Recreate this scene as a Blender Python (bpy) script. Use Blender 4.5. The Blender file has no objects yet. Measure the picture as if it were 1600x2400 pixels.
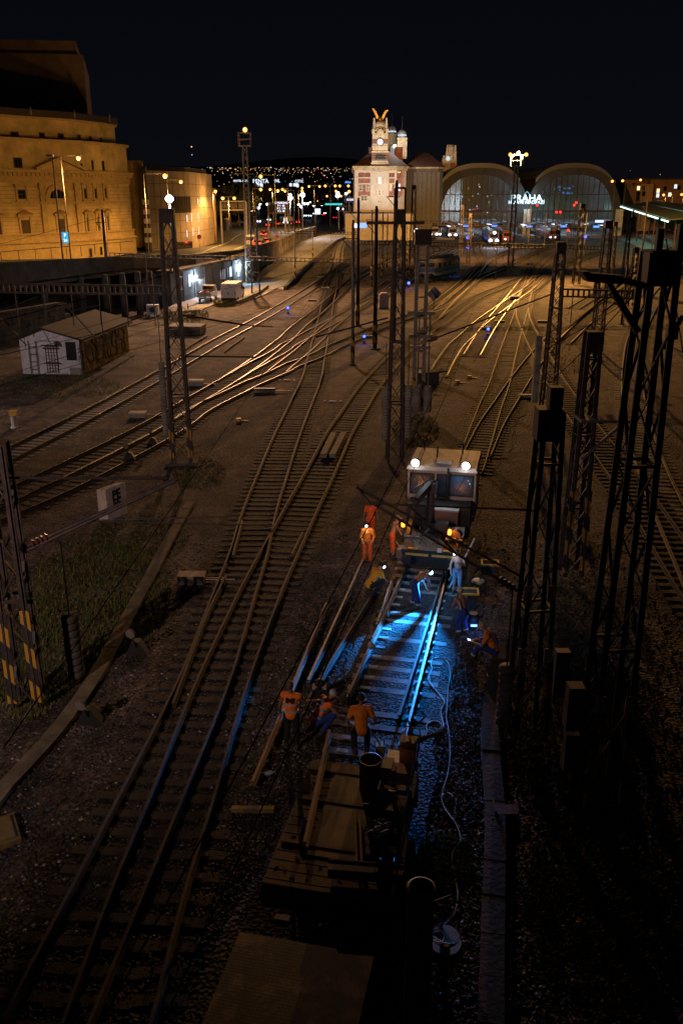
import bpy, math, random
import numpy as np
from mathutils import Vector, Matrix
random.seed(7); np.random.seed(7)
R = math.radians
S = bpy.context.scene
COL = S.collection
# ------------------------------------------------------------------ camera, sky, exposure
CAMZ, PITCH, FPX = 13.5, R(19.8), 2059.0           # camera height, tilt down, focal length in pixels of a 1600x2400 frame
cam = bpy.data.cameras.new('camera'); cam.sensor_fit = 'VERTICAL'; cam.sensor_height = 36.0
cam.lens = FPX/2400*36.0; cam.clip_start = 0.1; cam.clip_end = 12000
camo = bpy.data.objects.new('camera', cam); COL.objects.link(camo)
camo.location = (0, 0, CAMZ); camo.rotation_euler = (math.pi/2-PITCH, 0, 0); S.camera = camo
w = bpy.data.worlds.new('World'); S.world = w; w.use_nodes = True
nt = w.node_tree; bg = nt.nodes['Background']
tc = nt.nodes.new('ShaderNodeTexCoord'); sp = nt.nodes.new('ShaderNodeSeparateXYZ'); cr = nt.nodes.new('ShaderNodeValToRGB')
nt.links.new(tc.outputs['Generated'], sp.inputs[0]); nt.links.new(sp.outputs['Z'], cr.inputs[0]); nt.links.new(cr.outputs[0], bg.inputs[0])
cr.color_ramp.elements[0].position = 0.0; cr.color_ramp.elements[0].color = (0.0034, 0.0033, 0.0046, 1)
cr.color_ramp.elements[1].position = 0.35; cr.color_ramp.elements[1].color = (0.0009, 0.0014, 0.0030, 1)
e = cr.color_ramp.elements.new(0.08); e.color = (0.0026, 0.0030, 0.0050, 1)
bg.inputs[1].default_value = 1.0
S.view_settings.view_transform = 'Standard'; S.view_settings.look = 'None'; S.view_settings.exposure = 0.0; S.view_settings.gamma = 1.0
S.view_settings.use_curve_mapping = False
S.render.engine = 'CYCLES'
cy = S.cycles; cy.use_denoising = True; cy.sample_clamp_indirect = 3.0; cy.sample_clamp_direct = 0.0
cy.max_bounces = 4; cy.diffuse_bounces = 2; cy.glossy_bounces = 2; cy.transmission_bounces = 3; cy.transparent_max_bounces = 8
cy.caustics_reflective = False; cy.caustics_refractive = False; cy.blur_glossy = 0.5
try: cy.use_light_tree = True
except Exception: pass
SODIUM = (1.0, 0.46, 0.11); SOD2 = (1.0, 0.50, 0.13); WHITE = (0.80, 0.90, 1.0); BLUE = (0.016, 0.29, 1.0); ORANGE = (1.0, 0.33, 0.02)
# ------------------------------------------------------------------ helpers
cP, sP = math.cos(PITCH), math.sin(PITCH)
def ray(px, py):
    x = (px-800)/FPX; y = (1200-py)/FPX
    return Vector((x, cP+y*sP, -sP+y*cP))
O = Vector((0, 0, CAMZ))
def G(px, py, z=0.0):
    d = ray(px, py); return O + d*((z-CAMZ)/d.z)
def RY(px, py, Y):
    d = ray(px, py); return O + d*(Y/d.y)
def HZ(Y, py):
    t = (1200-py)/FPX; return CAMZ + Y*(t*cP-sP)/(cP+t*sP)
def RV(px, py, A, B):
    """hit of a sight line with the upright plane through A and B: distance along AB and height"""
    d = ray(px, py); u = Vector((B[0]-A[0], B[1]-A[1], 0)); L = u.length; u /= L
    n = Vector((u.y, -u.x, 0)); t = (Vector((A[0], A[1], 0))-Vector((0, 0, 0))).dot(n)/d.dot(n)
    p = O + d*t; return (p-Vector((A[0], A[1], 0))).dot(u), p.z
_mats = {}
def mat(name, c, rough=0.8, metal=0.0, var=0.25, scale=3.0, c2=None, bump=0.0, bscale=None, spec=None, lo=0.35, hi=0.65):
    if name in _mats: return _mats[name]
    m = bpy.data.materials.new(name); m.use_nodes = True; t = m.node_tree; b = t.nodes['Principled BSDF']
    b.inputs['Roughness'].default_value = rough; b.inputs['Metallic'].default_value = metal
    if spec is not None: b.inputs['Specular IOR Level'].default_value = spec
    co = t.nodes.new('ShaderNodeTexCoord'); no = t.nodes.new('ShaderNodeTexNoise'); no.inputs['Scale'].default_value = scale
    no.inputs['Detail'].default_value = 6; no.inputs['Roughness'].default_value = 0.65
    t.links.new(co.outputs['Object'], no.inputs['Vector'])
    rp = t.nodes.new('ShaderNodeValToRGB'); t.links.new(no.outputs['Fac'], rp.inputs[0])
    rp.color_ramp.elements[0].position = lo; rp.color_ramp.elements[1].position = hi
    a = tuple(x*(1-var) for x in c); d = c2 if c2 else tuple(min(1, x*(1+var)) for x in c)
    rp.color_ramp.elements[0].color = (*a, 1); rp.color_ramp.elements[1].color = (*d, 1)
    t.links.new(rp.outputs[0], b.inputs['Base Color'])
    if bump:
        n2 = t.nodes.new('ShaderNodeTexNoise'); n2.inputs['Scale'].default_value = bscale or scale*6; n2.inputs['Detail'].default_value = 4
        t.links.new(co.outputs['Object'], n2.inputs['Vector'])
        bm = t.nodes.new('ShaderNodeBump'); bm.inputs['Strength'].default_value = bump; bm.inputs['Distance'].default_value = 0.05
        t.links.new(n2.outputs['Fac'], bm.inputs['Height']); t.links.new(bm.outputs[0], b.inputs['Normal'])
    _mats[name] = m; return m
def emis(name, c, s, sample=False):
    if name in _mats: return _mats[name]
    m = bpy.data.materials.new(name); m.use_nodes = True; t = m.node_tree; b = t.nodes['Principled BSDF']
    b.inputs['Base Color'].default_value = (0.05, 0.05, 0.05, 1)
    b.inputs['Emission Color'].default_value = (*c, 1); b.inputs['Emission Strength'].default_value = s
    if not sample: m.cycles.emission_sampling = 'NONE'
    _mats[name] = m; return m
def wave_mat(name, ca, cb, scale, axis='Z', rough=0.8, sharp=0.02, diag=False, dist=0.0):
    """two-colour bands (courses, stripes, corrugation)"""
    if name in _mats: return _mats[name]
    m = bpy.data.materials.new(name); m.use_nodes = True; t = m.node_tree; b = t.nodes['Principled BSDF']; b.inputs['Roughness'].default_value = rough
    co = t.nodes.new('ShaderNodeTexCoord'); wv = t.nodes.new('ShaderNodeTexWave')
    wv.wave_type = 'BANDS'; wv.bands_direction = 'DIAGONAL' if diag else axis; wv.inputs['Scale'].default_value = scale; wv.inputs['Distortion'].default_value = dist
    t.links.new(co.outputs['Object'], wv.inputs['Vector'])
    rp = t.nodes.new('ShaderNodeValToRGB'); rp.color_ramp.elements[0].position = 0.5-sharp; rp.color_ramp.elements[1].position = 0.5+sharp
    rp.color_ramp.elements[0].color = (*ca, 1); rp.color_ramp.elements[1].color = (*cb, 1)
    t.links.new(wv.outputs['Fac'], rp.inputs[0]); t.links.new(rp.outputs[0], b.inputs['Base Color'])
    _mats[name] = m; return m
ROOT = {}
class MB:
    def __init__(s): s.v = []; s.f = []; s.m = []
    def add(s, vs, fs, mi=0):
        n = len(s.v); s.v.extend([tuple(v) for v in vs]); s.f.extend([tuple(i+n for i in f) for f in fs]); s.m.extend([mi]*len(fs)); return s
    def obox(s, c, ex, ey, ez, mi=0):
        c = Vector(c); ex, ey, ez = Vector(ex), Vector(ey), Vector(ez); vs = [c+a*ex+b*ey+d*ez for d in (-1, 1) for b in (-1, 1) for a in (-1, 1)]
        return s.add(vs, [(0, 2, 3, 1), (4, 5, 7, 6), (0, 1, 5, 4), (2, 6, 7, 3), (0, 4, 6, 2), (1, 3, 7, 5)], mi)
    def box(s, x, y, z, sx, sy, sz, rz=0, mi=0):
        """centre x,y, BOTTOM z"""
        c, n = math.cos(rz), math.sin(rz)
        return s.obox((x, y, z+sz/2), (c*sx/2, n*sx/2, 0), (-n*sy/2, c*sy/2, 0), (0, 0, sz/2), mi)
    def bar(s, p, q, wd, ht=None, up=(0, 0, 1), mi=0):
        p, q = Vector(p), Vector(q); ht = ht or wd; d = q-p; L = d.length
        if L < 1e-6: return s
        d /= L; up = Vector(up); x = d.cross(up)
        if x.length < 1e-3: x = d.cross(Vector((1, 0, 0)))
        x.normalize(); z = x.cross(d); return s.obox((p+q)/2, d*L/2, x*wd/2, z*ht/2, mi)
    def tube(s, p, q, r0, r1=None, n=8, mi=0, caps=True):
        p, q = Vector(p), Vector(q); r1 = r0 if r1 is None else r1; d = (q-p)
        if d.length < 1e-6: return s
        d.normalize(); x = d.orthogonal().normalized(); y = d.cross(x)
        vs = [c+(x*math.cos(2*math.pi*i/n)+y*math.sin(2*math.pi*i/n))*r for c, r in ((p, r0), (q, r1)) for i in range(n)]
        fs = [(i, (i+1) % n, n+(i+1) % n, n+i) for i in range(n)]
        if caps: fs += [tuple(range(n))[::-1], tuple(range(n, 2*n))]
        return s.add(vs, fs, mi)
    def path(s, pts, r, n=6, mi=0):
        pts = [Vector(p) for p in pts]; vs = []; fs = []; k = len(pts); up = Vector((0.03, 0.01, 1))
        for i, p in enumerate(pts):
            d = (pts[min(i+1, k-1)]-pts[max(i-1, 0)])
            if d.length < 1e-9: d = Vector((0, 1, 0))
            d.normalize(); x = d.cross(up)
            if x.length < 1e-3: x = d.orthogonal()
            x.normalize(); y = x.cross(d); rr = r[i] if isinstance(r, (list, tuple)) else r
            vs += [p+(x*math.cos(2*math.pi*j/n)+y*math.sin(2*math.pi*j/n))*rr for j in range(n)]
        for i in range(k-1):
            fs += [(i*n+j, i*n+(j+1) % n, (i+1)*n+(j+1) % n, (i+1)*n+j) for j in range(n)]
        fs += [tuple(range(n))[::-1], tuple(range((k-1)*n, k*n))]; return s.add(vs, fs, mi)
    def prism(s, poly, z0, z1, mi=0):
        n = len(poly); vs = [(p[0], p[1], z0) for p in poly]+[(p[0], p[1], z1) for p in poly]
        return s.add(vs, [tuple(range(n))[::-1], tuple(range(n, 2*n))]+[(i, (i+1) % n, n+(i+1) % n, n+i) for i in range(n)], mi)
    def ext(s, poly, d, mi=0):
        """3-D polygon pushed along d"""
        n = len(poly); d = Vector(d); vs = [Vector(p) for p in poly]; vs = vs+[v+d for v in vs]
        return s.add(vs, [tuple(range(n))[::-1], tuple(range(n, 2*n))]+[(i, (i+1) % n, n+(i+1) % n, n+i) for i in range(n)], mi)
    def lathe(s, prof, x=0, y=0, n=16, mi=0, axis=None, origin=None):
        vs = []; k = len(prof)
        for r, z in prof:
            for i in range(n):
                a = 2*math.pi*i/n; vs.append(Vector((r*math.cos(a), r*math.sin(a), z)))
        if axis is not None:
            q = Vector((0, 0, 1)).rotation_difference(Vector(axis)); vs = [q @ v for v in vs]
        o = Vector(origin) if origin is not None else Vector((x, y, 0)); vs = [v+o for v in vs]
        fs = [(j*n+i, j*n+(i+1) % n, (j+1)*n+(i+1) % n, (j+1)*n+i) for j in range(k-1) for i in range(n)]
        fs += [tuple(range(n))[::-1], tuple(range((k-1)*n, k*n))]; return s.add(vs, fs, mi)
    def ball(s, c, rx, ry=None, rz=None, n=10, mi=0, rot=None):
        ry = ry or rx; rz = rz or rx; vs = []; k = max(4, n*2//3)
        for j in range(k+1):
            t = math.pi*j/k
            for i in range(n):
                a = 2*math.pi*i/n; v = Vector((rx*math.sin(t)*math.cos(a), ry*math.sin(t)*math.sin(a), -rz*math.cos(t)))
                vs.append((rot @ v if rot else v)+Vector(c))
        return s.add(vs, [(j*n+i, j*n+(i+1) % n, (j+1)*n+(i+1) % n, (j+1)*n+i) for j in range(k) for i in range(n)], mi)
    def caps(s, p, q, r0, r1=None, n=10, mi=0):
        p, q = Vector(p), Vector(q); r1 = r0 if r1 is None else r1
        s.tube(p, q, r0, r1, n, mi); s.ball(p, r0, n=n, mi=mi); return s.ball(q, r1, n=n, mi=mi)
    def quad(s, a, b, c, d, mi=0): return s.add([a, b, c, d], [(0, 1, 2, 3)], mi)
    def mesh(s, name):
        me = bpy.data.meshes.new(name); me.from_pydata(s.v, [], s.f); me.polygons.foreach_set('material_index', s.m); me.update(); return me
    def build(s, name, mats, parent=None, smooth=False, local=False):
        """vertices are world coordinates (or the parent's own when local=True)"""
        if parent is not None and not local:
            o = ROOT.get(parent.name)
            if o is not None: s.v = [(v[0]-o[0], v[1]-o[1], v[2]-o[2]) for v in s.v]
        me = s.mesh(name)
        for m in (mats if isinstance(mats, (list, tuple)) else [mats]): me.materials.append(m)
        if smooth: me.polygons.foreach_set('use_smooth', [True]*len(me.polygons))
        ob = bpy.data.objects.new(name, me); COL.objects.link(ob)
        if parent is not None:
            ob.parent = parent
            if parent.name in ROOT and parent.type == 'MESH': ROOT[ob.name] = ROOT[parent.name]
            if parent.type == 'MESH' and parent.name in ROOT and not local: pass
            if parent.name in ROOT: ROOT[ob.name] = ROOT[parent.name]
        return ob
def tag(o, label=None, cat=None, group=None, kind=None):
    if label: o['label'] = label
    if cat: o['category'] = cat
    if group: o['group'] = group
    if kind: o['kind'] = kind
    return o
def thing(name, label, cat, loc=(0, 0, 0), rz=0.0, group=None):
    o = bpy.data.objects.new(name, None); o.empty_display_size = 0.2; COL.objects.link(o); o.location = loc; o.rotation_euler = (0, 0, rz)
    if abs(rz) < 1e-9: ROOT[o.name] = Vector(loc)
    return tag(o, label, cat, group)
def struct(name, mb, m, smooth=False): return tag(mb.build(name, m, smooth=smooth), kind='structure')
def dup(root, loc, rz=None, label=None, group=None, scale=None):
    r = root.copy(); COL.objects.link(r); r.location = loc
    if rz is not None: r.rotation_euler = (0, 0, rz)
    if scale: r.scale = (scale, scale, scale)
    if label: r['label'] = label
    if group: r['group'] = group
    def kids(a, b):
        for ch in list(a.children):
            c = ch.copy(); COL.objects.link(c); c.parent = b; kids(ch, c)
    kids(root, r); return r
def light(kind, loc, power, color, parent=None, radius=0.15, target=None, angle=60, blend=0.5, name='lamp_light'):
    l = bpy.data.lights.new(name, kind); l.energy = power; l.color = color; l.shadow_soft_size = radius
    if kind == 'SPOT': l.spot_size = R(angle); l.spot_blend = blend
    o = bpy.data.objects.new(name, l); COL.objects.link(o); loc = Vector(loc)
    if target is not None: o.rotation_euler = (Vector(target)-loc).to_track_quat('-Z', 'Y').to_euler()
    if parent is not None:
        o.parent = parent
        if parent.name in ROOT: loc = loc-Vector(ROOT[parent.name])
    o.location = loc; return o
def text_mesh(txt, size, extrude=0.01, align='CENTER', bold=0.0):
    cu = bpy.data.curves.new('t', 'FONT'); cu.body = txt; cu.size = size; cu.extrude = extrude; cu.align_x = align; cu.align_y = 'CENTER'; cu.offset = bold; cu.resolution_u = 2
    ob = bpy.data.objects.new('t', cu); COL.objects.link(ob); dg = bpy.context.evaluated_depsgraph_get(); dg.update()
    me = bpy.data.meshes.new_from_object(ob.evaluated_get(dg)); bpy.data.objects.remove(ob); bpy.data.curves.remove(cu); return me
def text(name, txt, size, loc, right, up, m, parent=None, extrude=0.01, bold=0.0, sx=1.0):
    """flat lettering at loc reading along `right`, tops towards `up`"""
    me = text_mesh(txt, size, extrude, bold=bold); rg = Vector(right).normalized(); u = Vector(up).normalized(); n = rg.cross(u)
    M = Matrix(((rg.x*sx, u.x, n.x, loc[0]), (rg.y*sx, u.y, n.y, loc[1]), (rg.z*sx, u.z, n.z, loc[2]), (0, 0, 0, 1)))
    me.transform(M)
    if parent is not None and parent.name in ROOT: me.transform(Matrix.Translation(-Vector(ROOT[parent.name])))
    me.name = name; me.materials.clear(); me.materials.append(m); ob = bpy.data.objects.new(name, me); COL.objects.link(ob)
    if parent is not None: ob.parent = parent
    return ob
def smooth_pts(pts, step):
    """Catmull-Rom through plan points, resampled evenly"""
    P = [Vector((p[0], p[1])) for p in pts]; P = [P[0]*2-P[1]]+P+[P[-1]*2-P[-2]]; out = []
    for i in range(1, len(P)-2):
        p0, p1, p2, p3 = P[i-1:i+3]; n = max(2, int((p2-p1).length/0.5))
        t0 = 0; t1 = t0+math.sqrt((p1-p0).length)+1e-6; t2 = t1+math.sqrt((p2-p1).length)+1e-6; t3 = t2+math.sqrt((p3-p2).length)+1e-6
        for k in range(n):
            t = t1+(t2-t1)*k/n
            A1 = p0*((t1-t)/(t1-t0))+p1*((t-t0)/(t1-t0)); A2 = p1*((t2-t)/(t2-t1))+p2*((t-t1)/(t2-t1)); A3 = p2*((t3-t)/(t3-t2))+p3*((t-t2)/(t3-t2))
            B1 = A1*((t2-t)/(t2-t0))+A2*((t-t0)/(t2-t0)); B2 = A2*((t3-t)/(t3-t1))+A3*((t-t1)/(t3-t1)); out.append(B1*((t2-t)/(t2-t1))+B2*((t-t1)/(t2-t1)))
    out.append(P[-2]); res = [out[0]]; acc = 0
    for a, b in zip(out, out[1:]):
        d = (b-a).length
        while acc+d >= step:
            f = (step-acc)/d; a = a+(b-a)*f; res.append(a.copy()); d = (b-a).length; acc = 0
        acc += d
    return res
# ------------------------------------------------------------------ materials shared by many things
STEEL = mat('dark_painted_steel', (0.05, 0.043, 0.045), 0.6, 0.2, 0.3, 3, c2=(0.12, 0.07, 0.05), lo=.45, hi=.75)
STEELL = mat('weathered_galvanised_steel', (0.22, 0.20, 0.19), 0.55, 0.3, 0.35, 5)
CONC = mat('weathered_concrete', (0.24, 0.225, 0.2), 0.9, 0, 0.35, 1.5, bump=0.3)
CONCD = mat('sooty_concrete', (0.075, 0.066, 0.056), 0.95, 0, 0.45, 0.6, bump=0.3, bscale=8)
RUST = mat('rusty_rail_steel', (0.050, 0.031, 0.023), 0.75, 0.2, 0.35, 6)
RAILTOP = mat('polished_rail_head', (0.17, 0.15, 0.14), 0.46, 1.0, 0.3, 8)
RAILDULL = mat('dull_rail_head', (0.075, 0.058, 0.045), 0.72, 0.1, 0.3, 8, spec=0.3)
SLEEP = mat('oily_sleeper', (0.024, 0.019, 0.016), 0.85, 0, 0.4, 5, bump=0.3)
SLEEPC = mat('concrete_sleeper', (0.21, 0.195, 0.18), 0.85, 0, 0.3, 5, bump=0.2)
HAZ = wave_mat('yellow_black_warning_paint', (0.02, 0.02, 0.02), (0.44, 0.235, 0.025), 0.55, diag=True, rough=0.6)
YEL = mat('yellow_paint', (0.60, 0.36, 0.04), 0.6, 0, 0.2, 6)
BLACK = mat('black_rubber', (0.012, 0.012, 0.013), 0.6, 0, 0.2, 5)
GLASSD = mat('dark_window_glass', (0.012, 0.014, 0.018), 0.08, 0, 0.2, 2, spec=0.8)
WHITEP = mat('dirty_white_paint', (0.62, 0.60, 0.57), 0.6, 0, 0.12, 2)
LSOD = emis('sodium_lamp_glass', (1.0, 0.40, 0.09), 2.6); LWHT = emis('white_led_glass', (0.85, 0.93, 1.0), 12)
LRED = emis('red_lamp_glass', (1.0, 0.02, 0.015), 4); LBLU = emis('blue_signal_glass', (0.05, 0.10, 1.0), 5); LORG = emis('orange_beacon_glass', (1.0, 0.25, 0.02), 5)
LHEAD = emis('headlight_glass', (0.70, 0.80, 1.0), 6)
# ------------------------------------------------------------------ setting: ground, hills
def ground_mat(name='ballast_and_dirt', k=1.0, weeds=True):
    m = bpy.data.materials.new(name); m.use_nodes = True; t = m.node_tree; b = t.nodes['Principled BSDF']; L = t.links.new
    b.inputs['Roughness'].default_value = 0.92
    geo = t.nodes.new('ShaderNodeNewGeometry'); pos = geo.outputs['Position']
    def noise(sc, det=6):
        n = t.nodes.new('ShaderNodeTexNoise'); n.inputs['Scale'].default_value = sc; n.inputs['Detail'].default_value = det; n.inputs['Roughness'].default_value = 0.65; L(pos, n.inputs['Vector']); return n.outputs['Fac']
    def ramp(f, a, ca, bb, cb):
        r = t.nodes.new('ShaderNodeValToRGB'); L(f, r.inputs[0]); r.color_ramp.elements[0].position = a; r.color_ramp.elements[0].color = (*ca, 1); r.color_ramp.elements[1].position = bb; r.color_ramp.elements[1].color = (*cb, 1); return r.outputs[0]
    def mix(f, a, c, mode='MIX'):
        x = t.nodes.new('ShaderNodeMix'); x.data_type = 'RGBA'; x.blend_type = mode
        if isinstance(f, float): x.inputs[0].default_value = f
        else: L(f, x.inputs[0])
        L(a, x.inputs[6]); L(c, x.inputs[7]); return x.outputs[2]
    v = t.nodes.new('ShaderNodeTexVoronoi'); v.inputs['Scale'].default_value = 11; L(pos, v.inputs['Vector'])
    hs = t.nodes.new('ShaderNodeSeparateColor'); L(v.outputs['Color'], hs.inputs[0])
    stone = ramp(hs.outputs[0], 0.1, (0.028, 0.022, 0.017), 0.97, (0.26, 0.22, 0.19))
    dirt = ramp(noise(2.6, 10), 0.38, (0.025, 0.019, 0.015), 0.62, (0.15, 0.12, 0.095))
    big = ramp(noise(0.16), 0.44, (0, 0, 0), 0.70, (.8, .8, .8))
    c = mix(big, stone, dirt)
    stain = ramp(noise(0.6, 9), 0.43, (0.25, 0.23, 0.215), 0.58, (1.25, 1.17, 1.1))
    c = mix(1.0, c, stain, 'MULTIPLY')
    g = ramp(noise(0.33), 0.60, (0, 0, 0), 0.72, (0.6, 0.6, 0.6)); grass = ramp(noise(6), 0.35, (0.028, 0.034, 0.012), 0.7, (0.085, 0.085, 0.03))
    if weeds: c = mix(g, c, grass)
    if k != 1.0:
        kk = t.nodes.new('ShaderNodeRGB'); kk.outputs[0].default_value = (k, k*.96, k*1.0, 1); c = mix(1.0, c, kk.outputs[0], 'MULTIPLY')
    L(c, b.inputs['Base Color'])
    bp = t.nodes.new('ShaderNodeBump'); bp.inputs['Strength'].default_value = 0.8; bp.inputs['Distance'].default_value = 0.045
    L(v.outputs['Distance'], bp.inputs['Height']); L(bp.outputs[0], b.inputs['Normal']); return m
mb = MB(); xs = [-7000, -400, -120, -60, -30, -10, 10, 30, 60, 120, 400, 7000]; ys = [-60, 0, 20, 40, 80, 160, 320, 700, 2000, 8000]
mb.v = [(x, y, 0) for y in ys for x in xs]; n = len(xs)
mb.f = [(j*n+i, j*n+i+1, (j+1)*n+i+1, (j+1)*n+i) for j in range(len(ys)-1) for i in range(n-1)]; mb.m = [0]*len(mb.f)
struct('ground', mb, ground_mat(k=.66))
HILL = mat('dark_wooded_hill', (0.015, 0.017, 0.014), 1.0, 0, 0.4, 0.01)
mb = MB(); NX = 60; prof = [(0, 0), (0.35, 0.55), (0.7, 0.9), (1.0, 1.0), (1.35, 0.7)]
for j, (fy, fz) in enumerate(prof):
    for i in range(NX+1):
        x = -2600+5200*i/NX; hgt = 128+26*math.sin(i*0.23+1)+12*math.sin(i*0.7)-0.018*(x+600)
        mb.v.append((x, 2300+1500*fy+60*math.sin(i*0.4), max(0, hgt)*fz))
mb.f = [(j*(NX+1)+i, j*(NX+1)+i+1, (j+1)*(NX+1)+i+1, (j+1)*(NX+1)+i) for j in range(len(prof)-1) for i in range(NX)]; mb.m = [0]*len(mb.f)
struct('hills', mb, HILL, True)
# the lights of the far suburb: nobody could count them
cols = [emis('far_light_amber', (1.0, 0.5, 0.16), 1.6), emis('far_light_white', (0.9, 0.88, 0.8), 1.3), emis('far_light_blue', (0.6, 0.75, 1.0), 1.2)]
mb = MB(); rr = random.Random(3)
def far_pt(px, py, rad, mi):
    p = RY(px, py, 2250); mb.box(p.x, p.y, p.z-rad, rad*2, rad*2, rad*2, 0, mi)
for k in range(270):
    u = rr.random(); px = rr.choice([rr.uniform(420, 832), rr.uniform(330, 832), rr.uniform(1060, 1600), rr.uniform(480, 830)])
    py = 392+abs(rr.gauss(0, 1))*9 + (7 if px > 1060 else 0)
    if px > 1060 and rr.random() < 0.72: continue
    far_pt(px, py, rr.uniform(0.28, 0.8), rr.choice([0, 0, 0, 0, 0, 0, 1, 2]))
for k in range(70): far_pt(rr.uniform(500, 832), rr.uniform(400, 452), rr.uniform(0.3, 0.7), rr.choice([0, 0, 1, 2]))
far_pt(449, 344, 1.2, 0); far_pt(450, 363, 0.8, 2)
tag(mb.build('suburb_lights', cols), 'scattered warm and white lights of the far hillside suburb', 'lights', kind='stuff')
# ------------------------------------------------------------------ tracks
GAUGE = 1.505
def rail_mesh(mb, pts, x0, w0=0.0, off=0.0, top=1):
    """rail swept along plan points, shifted sideways by off"""
    prof = [(-0.07, 0.05), (-0.07, 0.075), (-0.012, 0.095), (-0.012, 0.155), (-0.036, 0.17), (-0.036, 0.2), (0.036, 0.2), (0.036, 0.17), (0.012, 0.155), (0.012, 0.095), (0.07, 0.075), (0.07, 0.05)]
    n = len(prof); vs = []; k = len(pts)
    for i, p in enumerate(pts):
        d = (pts[min(i+1, k-1)]-pts[max(i-1, 0)]).normalized(); nx = Vector((d.y, -d.x))
        for a, z in prof:
            q = p+nx*(off+a); vs.append((q.x, q.y, z+x0))
    b = len(mb.v); mb.v += vs
    for i in range(k-1):
        for j in range(n):
            j2 = (j+1) % n; mb.f.append((b+i*n+j, b+i*n+j2, b+(i+1)*n+j2, b+(i+1)*n+j)); mb.m.append(top if j == 5 else 0)
    mb.f.append(tuple(b+j for j in range(n))); mb.m.append(0); mb.f.append(tuple(b+(k-1)*n+j for j in reversed(range(n)))); mb.m.append(0)
TRACKS = {}
BED = ground_mat('oily_track_ballast', .30, False); BEDL = ground_mat('grey_track_ballast', .6, False)
def sleeper_base(name, m, L=2.55, wd=0.25):
    b = MB(); b.box(0, 0, -0.10, L, wd, 0.14); 
    for sx in (-1, 1): b.box(sx*0.7525, 0, 0.055, 0.30, 0.14, 0.014, 0, 1)
    me = b.mesh(name); me.materials.append(m); me.materials.append(RUST); return me
SL_W = sleeper_base('sleeper', SLEEP); SL_C = sleeper_base('sleeper', SLEEPC); PADM = mat('pale_rail_pad', (.42, .40, .37), .7, 0, .2, 8); SL_K = sleeper_base('sleeper', SLEEPC); SL_K.materials[1] = PADM
def track(px, label, top=RAILTOP, sl='w', indiv=False, step=0.62, ind_range=None, rails=(1, 1), right=False, far=False, group='railway tracks of the yard'):
    pts = [G(a, b, 0.2) for a, b in px]
    c = smooth_pts(pts, 0.5)
    # centreline lies half a gauge to the right of the traced left rail
    sgn = -1 if right else 1; ctr = []
    for i, p in enumerate(c):
        d = (c[min(i+2, len(c)-1)]-c[max(i-2, 0)]).normalized(); ctr.append(p+Vector((d.y, -d.x))*GAUGE/2*sgn)
    return lay_track(ctr, label, top, sl, indiv, step, ind_range, rails, far, group)
def lay_track(ctr, label, top=RAILTOP, sl='w', indiv=False, step=0.62, ind_range=None, rails=(1, 1), far=False, group='railway tracks of the yard'):
    i0 = min(range(len(ctr)), key=lambda i: ctr[i].y)
    t = thing('railway_track', label, 'railway track', (ctr[i0].x, ctr[i0].y, 0), 0, group)
    cc = smooth_pts(ctr[::6]+[ctr[-1]], 1.2)
    for sd in (-1, 1):
        if rails[(sd+1)//2]:
            mb = MB(); rail_mesh(mb, cc, 0, off=sd*GAUGE/2); mb.build('rail', [RUST, top], t)
    bm_ = MB(); rb = random.Random(len(TRACKS)); hz = .004+.0011*len(TRACKS)
    for i, p in enumerate(cc):
        d = (cc[min(i+1, len(cc)-1)]-cc[max(i-1, 0)]).normalized(); nx = Vector((d.y, -d.x))
        for sd in (-1, 1): q = p+nx*sd*(1.6+rb.uniform(-.25, .25)); bm_.v.append((q.x, q.y, hz))
    bm_.f = [(2*i, 2*i+1, 2*i+3, 2*i+2) for i in range(len(cc)-1)]; bm_.m = [0]*len(bm_.f); bm_.build('ballast_bed', BEDL if 'hut' in label or sl == 'c' else BED, t)
    cs = smooth_pts(ctr[::4]+[ctr[-1]], step); me = {'c': SL_C, 'k': SL_K}.get(sl, SL_W); rest = MB(); pos = []
    for i, p in enumerate(cs):
        d = (cs[min(i+1, len(cs)-1)]-cs[max(i-1, 0)]).normalized(); pos.append((p, math.atan2(d.y, d.x)-math.pi/2))
    order = sorted(pos, key=lambda q: q[0].y)
    for k, (p, a) in enumerate(order):
        a += random.uniform(-0.012, 0.012)
        if indiv and k < 96:
            o = bpy.data.objects.new('sleeper', me); COL.objects.link(o); o.parent = t; o.location = (p.x-ROOT[t.name].x, p.y-ROOT[t.name].y, random.uniform(-0.018, 0.004)); o.rotation_euler = (0, 0, a)
        else:
            rest.box(p.x, p.y, -0.06, 2.55, 0.25, 0.115, a)
    if rest.v:
        o = rest.build('sleeper', SLEEPC if sl == 'c' else SLEEP, t)
        o['kind'] = 'stuff'
    TRACKS[label] = (t, cc); return t, cc
def zt(pts, k, ox, oy): return [(ox+a/k, oy+b/k) for a, b in pts]
T1 = [(9, 1053), (150, 984), (300, 906)]+zt([(235, 460), (640, 230), (1050, 20)], 6.533, 400, 760)+zt([(0, 670), (460, 410), (770, 225)], 6.533, 600, 640)+zt([(480, 820), (570, 730), (640, 520), (710, 270), (800, 185), (960, 115)], 7.84, 700, 540)+[(850, 549), (905, 541)]
T1 = [(-90, 1102)]+T1
track(T1, 'track nearest the white hut, curving away in front of the van', sl='c', indiv=True)
T2A = [(-80, 1188), (56, 1126), (281, 1019), (340, 988)]+zt([(290, 1095), (720, 850), (1260, 500), (1568, 270)], 6.533, 400, 760)+zt([(300, 1030), (550, 800), (830, 590), (1120, 345), (1420, 90)], 6.533, 600, 640)+[(862, 628), (905, 606), (965, 577), (1020, 555)]
track(T2A, 'glinting track running just right of the hut track, passing behind the lamp mast', indiv=True)
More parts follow.
